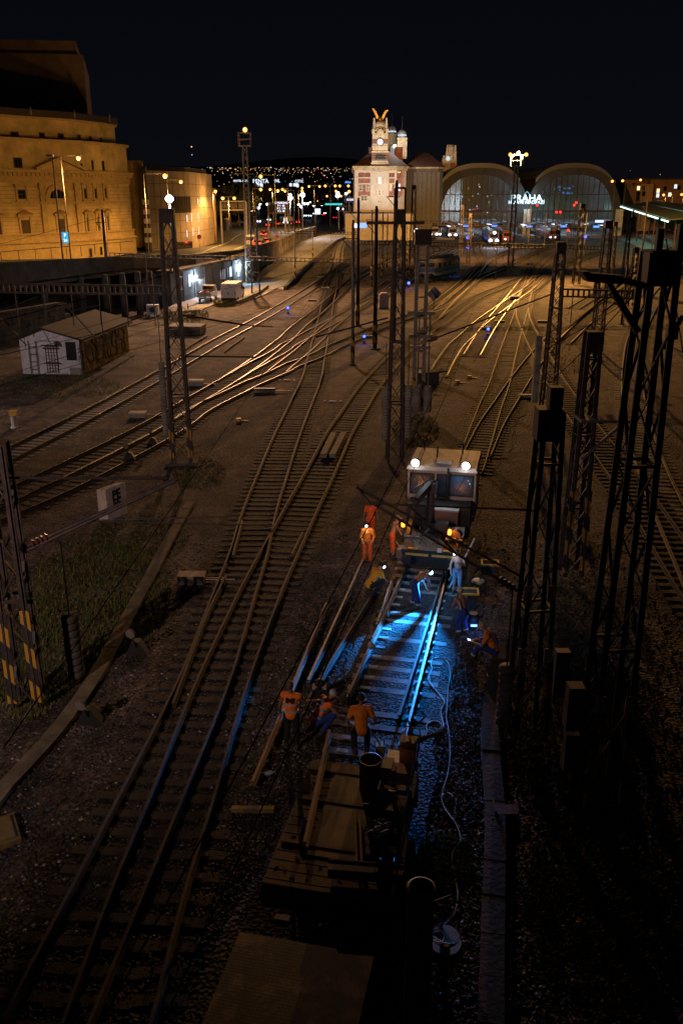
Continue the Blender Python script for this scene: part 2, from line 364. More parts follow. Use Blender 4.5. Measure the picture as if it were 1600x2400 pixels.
T2C = zt([(720, 855), (1000, 690), (1280, 540), (1568, 390)], 6.533, 400, 760)+zt([(330, 1110), (580, 985), (850, 840), (1150, 690), (1420, 540)], 6.533, 600, 640)+[(850, 705), (885, 690), (930, 664), (990, 628), (1050, 592), (1110, 562)]
track(T2C, 'branch track that leaves the glinting track behind the lamp mast towards the white cabinet')
T5 = [(-60, 1206), (94, 1144), (306, 1040), (380, 1000), (453, 950)]+zt([(640, 1110), (1000, 930), (1568, 690)], 6.533, 400, 760)+zt([(400, 1400), (780, 1260), (1080, 1110), (1420, 970)], 6.533, 600, 640)+[(831, 782), (874, 764), (965, 733), (1021, 712), (1048, 694), (1086, 664), (1119, 646), (1160, 630), (1196, 613), (1257, 587), (1330, 562)]
track(T5, 'shallow diagonal track crossing the wide dark tracks towards the diamond sign', indiv=True)
T3 = zt([(20, 2200), (200, 1850), (380, 1500), (560, 1180), (760, 780), (930, 450), (1120, 90)], 2.8, 0, 1600)+[(433, 1558), (459, 1492), (484, 1428), (510, 1362), (538, 1293), (561, 1216), (574, 1181), (604, 1108), (629, 1048), (652, 997), (686, 929), (707, 885), (718, 846), (731, 800)]+zt([(900, 870), (960, 650), (1010, 440), (1080, 230), (1140, 0)], 6.533, 600, 640)+zt([(510, 1050), (550, 890), (595, 780), (650, 700), (760, 620), (880, 550)], 7.84, 700, 540)+[(849, 591), (905, 566), (990, 540)]
track(T3, 'wide dark track running from the lower left corner straight up the yard', top=RAILDULL, indiv=True)
T4 = [(146, 2400), (193, 2264), (250, 2107), (296, 2021), (339, 1903), (371, 1811), (418, 1696), (457, 1600), (484, 1545), (533, 1440), (558, 1388), (591, 1325), (624, 1267), (663, 1195), (707, 1119), (734, 1069), (767, 1009), (803, 958), (842, 903), (893, 848), (920, 822), (955, 792), (1010, 757), (1072, 713), (1109, 693), (1164, 671), (1204, 654), (1262, 640), (1340, 612), (1420, 585)]
track(T4, 'long dark track merging with the wide track at the switch below the two loose beams', top=RAILDULL, indiv=True)
T9 = zt([(10, 870), (120, 690), (240, 530), (390, 400), (520, 280), (920, 0)], 4.9, 1000, 700)+zt([(1180, 680), (1320, 560), (1440, 450)], 4.9, 980, 540)+[(1330, 608), (1410, 585)]
track(T9, 'track ending at the dark box beside the concrete weights', indiv=True)
T10 = [(1062, 1098), (1080, 1055), (1106, 990), (1122, 949), (1143, 904), (1157, 863), (1169, 826.5), (1186, 780), (1202, 739), (1214, 707), (1222, 683), (1233, 648), (1243, 620), (1253, 595), (1262, 580), (1285, 558)]
track(T10, 'track leading straight up the yard behind the white rail vehicle', top=RAILDULL, indiv=True)
T11 = [(1755, 1640), (1600, 1400), (1510, 1249), (1443, 1138), (1381, 1049), (1310, 945), (1271, 880), (1241, 814), (1217, 762), (1209, 735), (1213, 706), (1225, 676), (1262, 636), (1300, 612)]
track([q for q in T11], 'diagonal track entering from the right edge behind the large dark mast', top=RAILDULL, sl='w')
T12 = [(1730, 1690), (1600, 1360), (1520, 1167), (1497, 1107), (1477, 1040), (1463, 973), (1456, 904), (1460, 841), (1470, 790), (1490, 750), (1522, 700), (1565, 650), (1610, 610)]
track(T12, 'concrete sleeper track at the right edge, bending right behind the large dark mast', sl='c', indiv=True)
D = lambda p: zt(p, 4.9, 980, 540)
for px, lab in [
    (D([(80, 1000), (300, 790), (520, 600), (690, 400), (780, 330), (1060, 210), (1180, 185)]), 'gleaming track curving right past the diamond sign towards the station'),
    (D([(120, 850), (380, 650), (560, 500), (680, 400), (690, 330), (650, 195), (745, 60), (800, 0)]), 'wavy track winding below the long beam to the left station hall'),
    (D([(1100, 340), (1360, 230), (1568, 150)]), 'short bright track right of the slender lamp tower'),
    (D([(830, 150), (990, 30), (1060, -20)]), 'track in the blue glare below the approaching train'),
    (D([(-240, 480), (20, 340), (330, 200), (560, 90), (640, 30)]), 'track on which the blue and white locomotive stands'),
    (D([(1000, 810), (1260, 660), (1568, 420), (1750, 330)]), 'track sweeping right above the crossing towards the green lit platforms'),
    (D([(1450, 180), (1520, 40), (1560, -10)]), 'short track running into the right station hall'),
    ([(628, 868), (700, 812), (770, 752), (845, 700), (905, 655)], 'cross over track linking the glinting tracks left of the grey post'),
    ([(1085, 830), (1128, 765), (1190, 690), (1232, 640), (1290, 590)], 'cross over track left of the straight track behind the rail vehicle'),
    ([(1300, 800), (1390, 722), (1480, 660), (1580, 600)], 'track rising to the right beyond the capped mast'),
    ([(1330, 720), (1420, 668), (1510, 610), (1620, 555)], 'track passing behind the far lattice mast to the right edge'),
    (zt([(420, 1764), (600, 1420), (760, 1190), (980, 880), (1190, 620), (1310, 490), (1440, 360)], 4.9, 1000, 700), 'diagonal track crossing behind the white rail vehicle to the upper right'),
    ]:
    track(px, lab, far=True, right=False, top=RAILDULL if 'crossing' in lab or 'short bright' in lab else RAILTOP)
# switch blades and check rails beside the wide tracks
for px, lab in [([(405, 1648), (436, 1565), (484, 1440), (532, 1341)], 'loose switch blade left of the wide dark track'), ([(545, 1300), (568, 1216)], 'short check rail beside the left rail of the switch'),
                ([(684, 1297), (716, 1232)], 'short check rail beside the right rail of the switch'), ([(493, 900), (430, 934)], 'spare rail length lying beside the mast'),
                ([(428, 822), (447, 808), (486, 785)], 'spare rail lying beyond the hut track'), ([(526, 822), (573, 788)], 'spare rail lying this side of the hut track')]:
    c = smooth_pts([G(a, b, 0.2) for a, b in px], 0.8); mb = MB(); rail_mesh(mb, c, -0.01); tag(mb.build('spare_rail', [RUST, RAILDULL]), lab, 'rail')
# the track under repair: right rail in place, left rail taken out
a1, a2 = G(1048, 1339, .2), G(938, 1768, .2); dirT = Vector((a1.x-a2.x, a1.y-a2.y)).normalized(); nrm = Vector((dirT.y, -dirT.x))
RZT = math.atan2(dirT.y, dirT.x)-math.pi/2
def WT(s, u, z=0.0):
    """point on the repaired track: s metres beyond (a2), u metres right of its centre"""
    q = Vector((a2.x, a2.y))+dirT*s+nrm*(u-GAUGE/2); return Vector((q.x, q.y, z))
c13 = [Vector(WT(s, 0)[:2]) for s in np.arange(-22, 24, 0.5)]
t13, _ = lay_track(c13, 'track under repair lit blue by a head lamp, left rail removed', top=RAILTOP, sl='k', indiv=True, step=0.63, rails=(0, 1))
# rails lying loose on and beside it
def loose_rail(p, q, z, lab, m=None, top=RAILDULL):
    mb = MB(); p, q = G(*p, z+.2), G(*q, z+.2); rail_mesh(mb, smooth_pts([p, (p+q)/2, q], 2.0), z); return tag(mb.build('loose_rail', [m or RUST, top]), lab, 'rail')
RUSTB = mat('bright_rusty_steel', (0.20, 0.105, 0.065), 0.6, 0.15, 0.3, 5)
loose_rail((957, 1312), (775, 1716), .02, 'rusty rail laid along the left sleeper ends of the track under repair', RUSTB, RUSTB)
loose_rail((1040, 1339), (905, 1772), .0, 'bare rail lying just inside the right rail of the track under repair', None, RAILDULL)
loose_rail((765, 1412), (576, 1868), .05, 'long brown rail lying on the gravel behind the standing man', RUSTB, RUSTB)
loose_rail((858, 1293), (712, 1615), .0, 'thin bright rail lying left of the blue lit pit', None, RAILTOP)
loose_rail((884, 1370), (720, 1640), .0, 'dull rail lying at the edge of the blue lit pit', None, RAILDULL)
loose_rail((923, 1343), (870, 1500), .05, 'short rail propped left of the gap, lit orange', RUSTB, RAILTOP)
# the two loose beams between the rails
for p, q, lab in [((782, 1017), (757, 1068), 'left one of two timber beams lying between the rails'), ((805, 1017), (778, 1068), 'right one of two timber beams lying between the rails')]:
    mb = MB(); mb.bar(G(*p, .2), G(*q, .2), 0.34, 0.22); tag(mb.build('timber_beam', SLEEPC), lab, 'beam')
# ------------------------------------------------------------------ left: viaduct, stone wall, opera, concrete building
OCHRE = mat('ochre_render', (0.58, 0.42, 0.17), 0.85, 0, 0.3, 0.35, bump=0.1, bscale=12)
OCHRED = mat('ochre_moulding', (0.50, 0.35, 0.14), 0.85, 0, 0.15, 2)
SHEET = mat('dark_brown_roof_sheet', (0.05, 0.035, 0.028), 0.7, 0.1, 0.3, 0.4)
TOWERM = mat('dun_tower_render', (0.34, 0.24, 0.17), 0.9, 0, 0.25, 0.3)
FRAME = mat('dark_window_frame', (0.06, 0.045, 0.03), 0.7)
def facade_pt(A, B, u, z, out=0.0):
    d = Vector((B[0]-A[0], B[1]-A[1], 0)).normalized(); n = Vector((d.y, -d.x, 0)); p = Vector((A[0], A[1], 0))+d*u+n*out; p.z = z; return p
def fbox(mb, A, B, u0, u1, z0, z1, out0, out1, mi=0):
    d = Vector((B[0]-A[0], B[1]-A[1], 0)).normalized(); n = Vector((d.y, -d.x, 0))
    c = facade_pt(A, B, (u0+u1)/2, (z0+z1)/2, (out0+out1)/2); return mb.obox(c, d*abs(u1-u0)/2, n*abs(out1-out0)/2, (0, 0, abs(z1-z0)/2), mi)
def window(par, A, B, u0, u1, z0, z1, frame, glass, t=0.12, bars=(1, 1), out=0.06, lit=None):
    """frame (part) with one pane (sub-part); the frame stands 6 cm proud of the wall"""
    mb = MB(); fbox(mb, A, B, u0, u0+t, z0, z1, 0.0, out); fbox(mb, A, B, u1-t, u1, z0, z1, 0.0, out); fbox(mb, A, B, u0+t, u1-t, z0, z0+t, 0.0, out); fbox(mb, A, B, u0+t, u1-t, z1-t, z1, 0.0, out)
    for k in range(bars[0]): uu = u0+(u1-u0)*(k+1)/(bars[0]+1); fbox(mb, A, B, uu-t/3, uu+t/3, z0+t, z1-t, 0.02, out-0.01)
    for k in range(bars[1]): zz = z0+(z1-z0)*(k+1)/(bars[1]+1); fbox(mb, A, B, u0+t, u1-t, zz-t/3, zz+t/3, 0.022, out-0.012)
    o = mb.build('window', frame, par); g = MB(); fbox(g, A, B, u0+t*0.6, u1-t*0.6, z0+t*0.6, z1-t*0.6, 0.004, 0.018); g.build('pane', lit or glass, o); return o
rootO = thing('opera_house', 'ornate ochre opera house with pediment, arched window and dark stage tower, at the far left', 'building', (-45, 150, 0))
Yk = {-60: 136, 85: 144.5, 190: 150, 250: 157.5, 294: 163}; PXK = {-60: -60, 85: 85, 190: 190, 250: 264, 294: 300}
def plan(px): p = RY(PXK[px], 405, Yk[px]); return (p.x, p.y)
PL = [plan(k) for k in (-60, 85, 190, 250, 294)]
back = [(PL[-1][0]-14, PL[-1][1]+26), (PL[0][0]-30, PL[0][1]+30)]
def offset_poly(o):
    """facade outline pushed out by o"""
    res = []
    for i, p in enumerate(PL):
        a = Vector(PL[max(i-1, 0)]); b = Vector(PL[min(i+1, len(PL)-1)]); d = (b-a).normalized(); n = Vector((d.y, -d.x)); q = Vector(p)+n*o
        if i == len(PL)-1: q += d*o*0.3
        res.append((q.x, q.y))
    return res
zb = 4.0
zA = HZ(150, 545+18); 
def zc(px, py): return HZ(Yk[px], py)
Zlow, Zstr, Zcor, Zatt0, Zatt1 = zc(190, 560), zc(190, 545), zc(190, 406), zc(190, 336), zc(190, 283)
mb = MB(); mb.prism(offset_poly(0)+back, zb, Zatt0); mb.build('wall', OCHRE, rootO)
mb = MB(); mb.prism(offset_poly(-1.6)+back, Zatt0, Zatt1); mb.build('attic_storey', OCHRE, rootO)
mb = MB(); mb.prism(offset_poly(0.5)+back, zb-0.1, Zlow-0.3); mb.build('plinth', OCHRED, rootO)
mb = MB(); mb.prism(offset_poly(0.75)+back, Zlow-0.3, Zlow+0.05); mb.prism(offset_poly(0.35)+back, Zlow+0.05, Zlow+0.9); mb.prism(offset_poly(0.6)+back, Zlow+0.9, Zlow+1.15); mb.build('string_course', OCHRED, rootO)
mb = MB(); mb.prism(offset_poly(0.22)+back, zc(190, 478), zc(190, 478)+0.4); mb.build('string_course', OCHRED, rootO)
mb = MB(); mb.prism(offset_poly(0.3)+back, Zcor-1.5, Zcor-0.6); mb.prism(offset_poly(1.0)+back, Zcor-0.05, Zcor+0.35); mb.prism(offset_poly(0.7)+back, Zcor-0.55, Zcor-0.1)
for i in range(4):
    A, B = offset_poly(0.3)[i], offset_poly(0.3)[i+1]; L = math.dist(A, B); k = int(L/0.75)
    for j in range(k): fbox(mb, A, B, (j+0.25)*L/k, (j+0.65)*L/k, Zcor-0.55, Zcor-0.07, 0, 0.55)
mb.build('cornice', OCHRED, rootO)
mb = MB(); mb.prism(offset_poly(0.5)+back, Zatt0, Zatt0+0.4); mb.prism(offset_poly(-1.2)+back, Zatt1, Zatt1+0.3); mb.build('cornice', OCHRED, rootO)
mb = MB(); mb.prism(offset_poly(-1.0)+back, Zatt1+0.3, zc(190, 262)); mb.build('roof_parapet', SHEET, rootO)
for px in (62, 166, 243):
    A, B = (PL[0], PL[1]) if px < 85 else ((PL[1], PL[2]) if px < 190 else (PL[2], PL[3]))
    u, z = RV(px, 265, A, B); m_ = MB(); fbox(m_, A, B, u-0.1, u+0.1, Zatt1+0.3, zc(190, 262)+0.1, 1.05, 1.2); m_.build('parapet_seam', STEELL, rootO)
# stage tower behind
tA = RY(205, 250, 176); mb = MB(); zt0 = HZ(176, 128); zt1 = HZ(176, 95)
mb.prism([(-95, 168), (tA.x, 176), (tA.x-7, 206), (-95, 206)], zb, zt0); mb.prism([(-95, 168.6), (tA.x-1.2, 176.4), (tA.x-7.6, 205), (-95, 205)], zt0, zt1); mb.build('stage_tower', TOWERM, rootO)
mb = MB(); mb.prism([(-94.6, 167.9), (tA.x-0.9, 175.9), (tA.x-1.5, 176.9), (-94.6, 169)], zt0+0.01, zt0+0.35); mb.build('tower_moulding', SHEET, rootO)
# windows by sight line
def win_px(px0, px1, py0, py1, seg, glass=GLASSD, bars=(1, 1), fr=None, out=0.06, off=0.0, t=0.14):
    P = offset_poly(off); A, B = P[seg], P[seg+1]; u0, z1 = RV(px0, py0, A, B); u1, z0 = RV(px1, py1, A, B)
    return window(rootO, A, B, u0, u1, z0, z1, fr or FRAME, glass, t, bars, out), A, B, u0, u1, z0, z1
z8 = lambda x, y: (x/3.92, 240+y/3.92)
PALEG = mat('curtained_window_glass', (0.12, 0.085, 0.045), 0.25, 0, 0.15, 1)
def surround(A, B, u0, u1, z0, z1, ped=True, w=0.35):
    mb = MB(); fbox(mb, A, B, u0-w, u0-0.02, z0-0.2, z1+0.5, -0.1, 0.16); fbox(mb, A, B, u1+0.02, u1+w, z0-0.2, z1+0.5, -0.1, 0.16); fbox(mb, A, B, u0-w-.1, u1+w+.1, z0-0.5, z0-0.2, -0.1, 0.3)
    fbox(mb, A, B, u0-w-.25, u1+w+.25, z1+0.5, z1+0.8, -0.1, 0.45); mb.build('window_surround', OCHRED, rootO)
    if ped:
        mb = MB(); d = 0.42; pts = [facade_pt(A, B, u0-w-.4, z1+0.8, 0), facade_pt(A, B, u1+w+.4, z1+0.8, 0), facade_pt(A, B, (u0+u1)/2, z1+0.8+0.42*(u1-u0+1.2)*0.62, 0)]
        n = facade_pt(A, B, 0, 0, d)-facade_pt(A, B, 0, 0, 0); mb.ext(pts, n); mb.build('window_gable', mat('terracotta_gable', (0.30, 0.17, 0.08), 0.9), rootO)
for (x0, x1, y0, y1, seg, gl, bars, ped, off) in [
    (122, 212, 505, 605, 0, GLASSD, (1, 0), None, 0), (158, 242, 800, 888, 0, GLASSD, (1, 1), False, 0), (190, 290, 1082, 1250, 0, PALEG, (1, 2), True, 0), (-70, 25, 1090, 1252, 0, PALEG, (1, 2), True, 0),
    (530, 606, 1072, 1235, 1, PALEG, (1, 2), True, 0),
    (765, 800, 790, 885, 2, GLASSD, (1, 0), False, 0), (862, 892, 790, 880, 2, GLASSD, (1, 0), False, 0), (955, 980, 790, 873, 2, GLASSD, (1, 0), False, 0),
    (790, 820, 1058, 1215, 2, GLASSD, (1, 1), True, 0), (888, 918, 1050, 1205, 2, GLASSD, (1, 1), True, 0), (980, 1006, 1045, 1195, 2, GLASSD, (1, 1), True, 0),
    (838, 866, 530, 622, 2, GLASSD, (0, 0), None, 0), (934, 964, 536, 628, 2, GLASSD, (0, 0), None, 0), (740, 762, 560, 622, 2, GLASSD, (0, 0), None, 0),
    (822, 850, 1340, 1420, 2, GLASSD, (0, 0), None, .55), (918, 945, 1325, 1400, 2, GLASSD, (0, 0), None, .55)]:
    a = z8(x0, y0); b = z8(x1, y1); o, A, B, u0, u1, z0, z1 = win_px(a[0], b[0], a[1], b[1], seg, gl, bars, off=off)
    if ped is not None: surround(A, B, u0, u1, z0, z1, ped)
for (x0, x1, y0, y1, seg) in [(95, 175, 265, 312, 0), (358, 415, 275, 320, 1), (530, 588, 283, 328, 1), (716, 745, 295, 345, 1), (818, 846, 310, 355, 2), (915, 942, 322, 365, 2)]:
    a = z8(x0, y0); b = z8(x1, y1); win_px(a[0], b[0], a[1], b[1], seg, GLASSD, (0, 0), off=-1.6)
# central bay: pilasters, arched window, big pediment
A, B = PL[1], PL[2]; L = math.dist(A, B)
for u in (0.08, 0.86):
    mb = MB(); fbox(mb, A, B, u*L-0.42, u*L+0.42, Zlow+1.15, Zcor-2.5, -0.1, 0.28); fbox(mb, A, B, u*L-0.55, u*L+0.55, Zcor-2.5, Zcor-1.5, -0.1, 0.5); mb.build('pilaster', OCHRED, rootO)
c, zz = RV(*z8(530, 882), A, B); ur, _ = RV(*z8(600, 882), A, B); rad = ur-c; rad = max(rad, 1.1)
def arch_pts(r, out, n=14): return [facade_pt(A, B, c+r*math.cos(math.pi*k/n), zz+r*math.sin(math.pi*k/n), out) for k in range(n+1)]
nn = facade_pt(A, B, 0, 0, 1)-facade_pt(A, B, 0, 0, 0)
mb = MB(); mb.ext(arch_pts(rad, 0.0), nn*0.05); o = mb.build('arched_window', GLASSD, rootO)
mb = MB()
for k in (-0.45, 0, 0.45): fbox(mb, A, B, c+k*rad-0.09, c+k*rad+0.09, zz+0.05, zz+rad*math.sqrt(1-k*k)-0.02, 0.051, 0.1)
mb.build('window_bars', FRAME, o)
ring = MB(); a_, b_ = arch_pts(rad+0.05, -0.1), arch_pts(rad+0.75, -0.1)
for k in range(14): ring.ext([a_[k], a_[k+1], b_[k+1], b_[k]], nn*0.36)
ring.build('arch_surround', OCHRED, rootO)
mb = MB(); fbox(mb, A, B, c-rad-1.0, c+rad+1.0, zz-0.45, zz-0.02, -0.1, 0.5); mb.build('window_sill', OCHRED, rootO)
P2 = offset_poly(0.72); A2, B2 = P2[1], P2[2]; L2 = math.dist(A2, B2); zp = Zcor+0.35; hp = zc(190, 376)-zp
mb = MB(); n3 = facade_pt(A2, B2, 0, 0, 1)-facade_pt(A2, B2, 0, 0, 0)
mb.ext([facade_pt(A2, B2, 0, zp, -1.2), facade_pt(A2, B2, L2, zp, -1.2), facade_pt(A2, B2, L2/2, zp+hp, -1.2)], n3*1.0); mb.build('pediment', OCHRE, rootO)
mb = MB(); mb.bar(facade_pt(A2, B2, -0.4, zp+0.15, -0.2), facade_pt(A2, B2, L2/2, zp+hp+0.25, -0.2), 1.2, 0.4); mb.bar(facade_pt(A2, B2, L2+0.4, zp+0.15, -0.2), facade_pt(A2, B2, L2/2, zp+hp+0.25, -0.2), 1.2, 0.4); mb.build('pediment_cornice', OCHRED, rootO)
# horizontal rustication joints of the main wall, in a darker ochre
mb = MB()
for i in range(4):
    A, B = PL[i], PL[i+1]; Ls = math.dist(A, B); z = Zlow+1.3
    while z < Zcor-1.6:
        if i != 1: fbox(mb, A, B, 0.02, Ls-0.02, z, z+0.05, -0.02, 0.012)
        z += 0.55
mb.build('stone_joints', mat('dark_ochre_joint', (0.26, 0.18, 0.09), 0.9), rootO)
# concrete building beside the opera (fluted tower) and the panelled concrete block
PANEL = mat('tan_concrete_panel', (0.40, 0.31, 0.22), 0.85, 0, 0.15, 0.5)
JOINT = mat('dark_panel_joint', (0.10, 0.07, 0.05), 0.9)
t = thing('fluted_tower', 'tall plain tower with fluted ochre flank, between the opera and the panelled block', 'building', (-38, 182, 0))
p0, p1 = RY(292, 500, 176), RY(343, 500, 180); zt_ = HZ(178, 376); mb = MB()
A, B = (p0.x-3, p0.y-1), (p1.x, p1.y); L = math.dist(A, B); mb.prism([A, B, (B[0]-6, B[1]+14), (A[0]-6, A[1]+14)], zb, zt_)
mb.build('wall', OCHRE, t); 
for k in range(6):
    m_ = MB(); u = (k+0.5)*L/6; m_.lathe([(0.48*L/6, zb), (0.48*L/6, zt_+0.02)], *facade_pt(A, B, u, 0, -0.15)[:2], n=14); m_.build('flute', OCHRE, t, True)
t = thing('panelled_block', 'tan block of concrete panels with narrow lit slots and a dark louvre band', 'building', (-34, 200, 0))
q = [RY(350, 500, 180), RY(448, 500, 193), RY(500, 500, 215)]; PB = [(v.x, v.y) for v in q]; zq = HZ(190, 402)
mb = MB(); mb.prism(PB+[(PB[2][0]-14, PB[2][1]+12), (PB[0][0]-14, PB[0][1]+12)], zb-1, zq); mb.build('wall', PANEL, t)
mb = MB(); mb.prism([(PB[0][0]-1.2, PB[0][1]+1.4), (PB[1][0]-1, PB[1][1]+1.4), (PB[2][0]-1.2, PB[2][1]+.5), (PB[2][0]-14, PB[2][1]+11), (PB[0][0]-14, PB[0][1]+11)], zq, HZ(190, 390)); mb.build('roof_storey', SHEET, t)
mb = MB()
for i in range(2):
    A, B = PB[i], PB[i+1]; L = math.dist(A, B); n = 7 if i == 0 else 4
    for k in range(1, n): fbox(mb, A, B, k*L/n-0.05, k*L/n+0.05, zb, zq-0.2, -0.01, 0.015)
    for k in range(1, 6): z = zb+k*(zq-zb)/6; fbox(mb, A, B, 0.03, L-0.03, z-0.04, z+0.04, -0.012, 0.012)
mb.build('panel_joints', JOINT, t)
A, B = PB[0], PB[1]; u0, z1 = RV(400, 461, A, B); u1, z0 = RV(448, 498, A, B); mb = MB(); fbox(mb, A, B, u0, u1, z0, z1, -0.02, 0.08)
for k in range(9): fbox(mb, A, B, u0+k*(u1-u0)/9+0.05, u0+k*(u1-u0)/9+0.2, z0, z1, 0.08, 0.2)
mb.build('louvre_band', SHEET, t)
SLOT = emis('lit_slot_window', (0.75, 0.85, 1.0), 1.3)
for px, y0, y1 in [(438, 504, 520), (448.5, 500, 520), (406, 548, 562), (438, 540, 556), (452, 534, 552), (463, 465, 480), (464, 497, 520), (465, 531, 552)]:
    i = 0 if px < 448 else 1; A, B = PB[i], PB[i+1]; u, z1 = RV(px, y0, A, B); _, z0 = RV(px, y1, A, B); mb = MB(); fbox(mb, A, B, u-0.12, u+0.12, z0, z1, 0.0, 0.06); mb.build('slot_window', SLOT, t)
mb = MB(); A, B = PB[0], PB[1]; u0, z1 = RV(412, 568, A, B); u1, z0 = RV(452, 595, A, B); fbox(mb, A, B, u0, u1, z0-1, z1, -0.02, 0.05); mb.build('entrance', GLASSD, t)
for k in range(3):
    m_ = MB(); A, B = PB[1], PB[2]; L = math.dist(A, B); m_.lathe([(0.5, zb-1), (0.5, zq-3)], *facade_pt(A, B, L+0.9+1.2*k, 0, -1.6*k)[:2], n=10); m_.build('column', OCHRED, t, True)
# tall striped pylon between them
t = thing('striped_pylon', 'dark pylon with pale bands between the fluted tower and the panelled block', 'pylon', (*RY(350, 590, 174)[:2], 0)); p = RY(350, 590, 174)
mb = MB(); mb.box(p.x, p.y, zb-1, 1.0, 1.0, HZ(174, 390)-zb+1); mb.build('shaft', SHEET, t)
for k in range(5): mb = MB(); mb.box(p.x, p.y, HZ(174, 480+22*k), 1.08, 1.08, 0.9); mb.build('pale_band', WHITEP, t)
# ---- elevated road on its retaining wall and viaduct
WALL = [(-62, 40), (-46, 66), (-33.5, 90), (-25.5, 112), (-20.5, 129), (-17.5, 155), (-14.6, 213), (-12.6, 285), (-9, 335)]
def wtop(i): return [7.4, 7.4, 7.3, 6.6, HZ(129, 596), HZ(155, 588), HZ(213, 563), 3.4, 3.0][i]
ZR = [6.2, 6.2, 6.1, 5.4, wtop(4)-1.1, wtop(5)-1.1, wtop(6)-1.0, 2.5, 2.2]
ASPH = mat('worn_asphalt', (0.075, 0.07, 0.066), 0.75, 0, 0.3, 0.4, bump=0.1, bscale=20)
mb = MB(); LW = 46
for i in range(len(WALL)):
    x, y = WALL[i]; mb.v += [(x-0.3, y, ZR[i]), (x-LW, y+4, ZR[i])]
mb.v += [(-14, 900, 1.5), (-75, 900, 1.5)]
n = len(WALL)+1; mb.f = [(2*i, 2*i+2, 2*i+3, 2*i+1)[::-1] for i in range(n-1)]; mb.m = [0]*len(mb.f); struct('road', mb, ASPH)
PAVE = mat('pavement_slabs', (0.17, 0.155, 0.14), 0.85, 0, 0.25, 0.8)
LINE = mat('road_paint', (0.72, 0.72, 0.70), 0.6, 0, 0.1, 3)
def on_road(px, py, z=None):
    p = G(px, py, 4.0)
    for _ in range(6):
        y = p.y; k = 0
        while k < len(WALL)-2 and WALL[k+1][1] < y: k += 1
        f = (y-WALL[k][1])/(WALL[k+1][1]-WALL[k][1]); zr = ZR[k]+(ZR[k+1]-ZR[k])*min(f, 1.0); p = G(px, py, max(zr, 1.9))
    return p
for pts, wd in [([(474, 592), (500, 582), (535, 570), (552, 556), (566, 548)], 0.22), ([(548, 585), (575, 575)], 0.2), ([(655, 570), (680, 560), (690, 555)], 0.25), ([(500, 596), (530, 592)], 0.2), ([(690, 520), (720, 517), (760, 512)], 0.3)]:
    mb = MB(); c = smooth_pts([on_road(a, b) for a, b in pts], 1.0)
    zz_ = [on_road(*pts[0]).z, on_road(*pts[-1]).z]
    for i in range(len(c)-1):
        z0 = zz_[0]+(zz_[1]-zz_[0])*i/len(c)+0.012; z1 = zz_[0]+(zz_[1]-zz_[0])*(i+1)/len(c)+0.012
        d = (c[i+1]-c[i]).normalized(); nx = Vector((d.y, -d.x))*wd/2
        mb.quad((c[i].x-nx.x, c[i].y-nx.y, z0), (c[i].x+nx.x, c[i].y+nx.y, z0), (c[i+1].x+nx.x, c[i+1].y+nx.y, z1), (c[i+1].x-nx.x, c[i+1].y-nx.y, z1))
    struct('road_marking', mb, LINE)
# parapet viaduct (left, open beneath) as one thing; solid graffiti wall (right) as another
t = thing('viaduct', 'sooty concrete road viaduct with dark openings, running behind the white hut', 'viaduct', (-33, 90, 0))
mb = MB()
for i in range(4):
    a, b = WALL[i], WALL[i+1]; d = Vector((b[0]-a[0], b[1]-a[1])).normalized(); nx = Vector((-d.y, d.x))*0.35
    z0a, z0b = (5.1, 5.1) if i < 3 else (5.1, wtop(4)-1.9)
    vs = [(a[0], a[1], z0a), (b[0], b[1], z0b), (b[0], b[1], wtop(i+1)), (a[0], a[1], wtop(i))]; mb.ext(vs, (nx.x, nx.y, 0))
mb.build('parapet', CONCD, t)
mb = MB()
for i in range(4):
    a, b = WALL[i], WALL[i+1]; mb.ext([(a[0]-.35, a[1]+.2, 5.05), (b[0]-.35, b[1]+.2, 5.0 if i < 3 else wtop(4)-1.95), (b[0]-16, b[1]+4, 4.6), (a[0]-16, a[1]+4, 4.6)], (0, 0, -0.5))
mb.build('deck', CONCD, t)
for k, (px, py) in enumerate([(310, 742), (270, 748), (215, 752), (345, 738), (130, 765), (372, 735)]):
    p = G(px, py); m_ = MB(); m_.tube((p.x-.8, p.y, -0.05), (p.x-.8, p.y, 5.0), 0.42, 0.34, 12); m_.build('column', CONCD, t, True)
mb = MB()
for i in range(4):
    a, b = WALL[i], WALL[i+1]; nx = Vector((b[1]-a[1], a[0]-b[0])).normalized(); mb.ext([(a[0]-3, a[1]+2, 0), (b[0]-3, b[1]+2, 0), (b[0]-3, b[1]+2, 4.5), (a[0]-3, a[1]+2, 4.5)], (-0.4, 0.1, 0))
mb.build('rear_wall', mat('shade_black_wall', (.016, .014, .012), 1.0), t)  # near-black colour paints in the shade of the viaduct openings
mb = MB()
for i in range(2, 3):
    a, b = WALL[i], WALL[i+1]; mb.bar((a[0]+.1, a[1], 8.3), (b[0]+.1, b[1], 8.3), 0.07)
    nn_ = int(math.dist(a, b)/2.5)
    for k in range(nn_): f = k/nn_; mb.bar((a[0]+(b[0]-a[0])*f, a[1]+(b[1]-a[1])*f, 7.2), (a[0]+(b[0]-a[0])*f, a[1]+(b[1]-a[1])*f, 8.3), 0.05)
mb.build('railing', STEEL, t)
t = thing('masonry_wall', 'dark rough stone retaining wall at the left edge behind the white hut', 'wall', (-33, 72, 0))
mb = MB(); a, b = Vector((-48, 44)), Vector((-29, 92)); d = (b-a).normalized(); rr = random.Random(5); L = (b-a).length
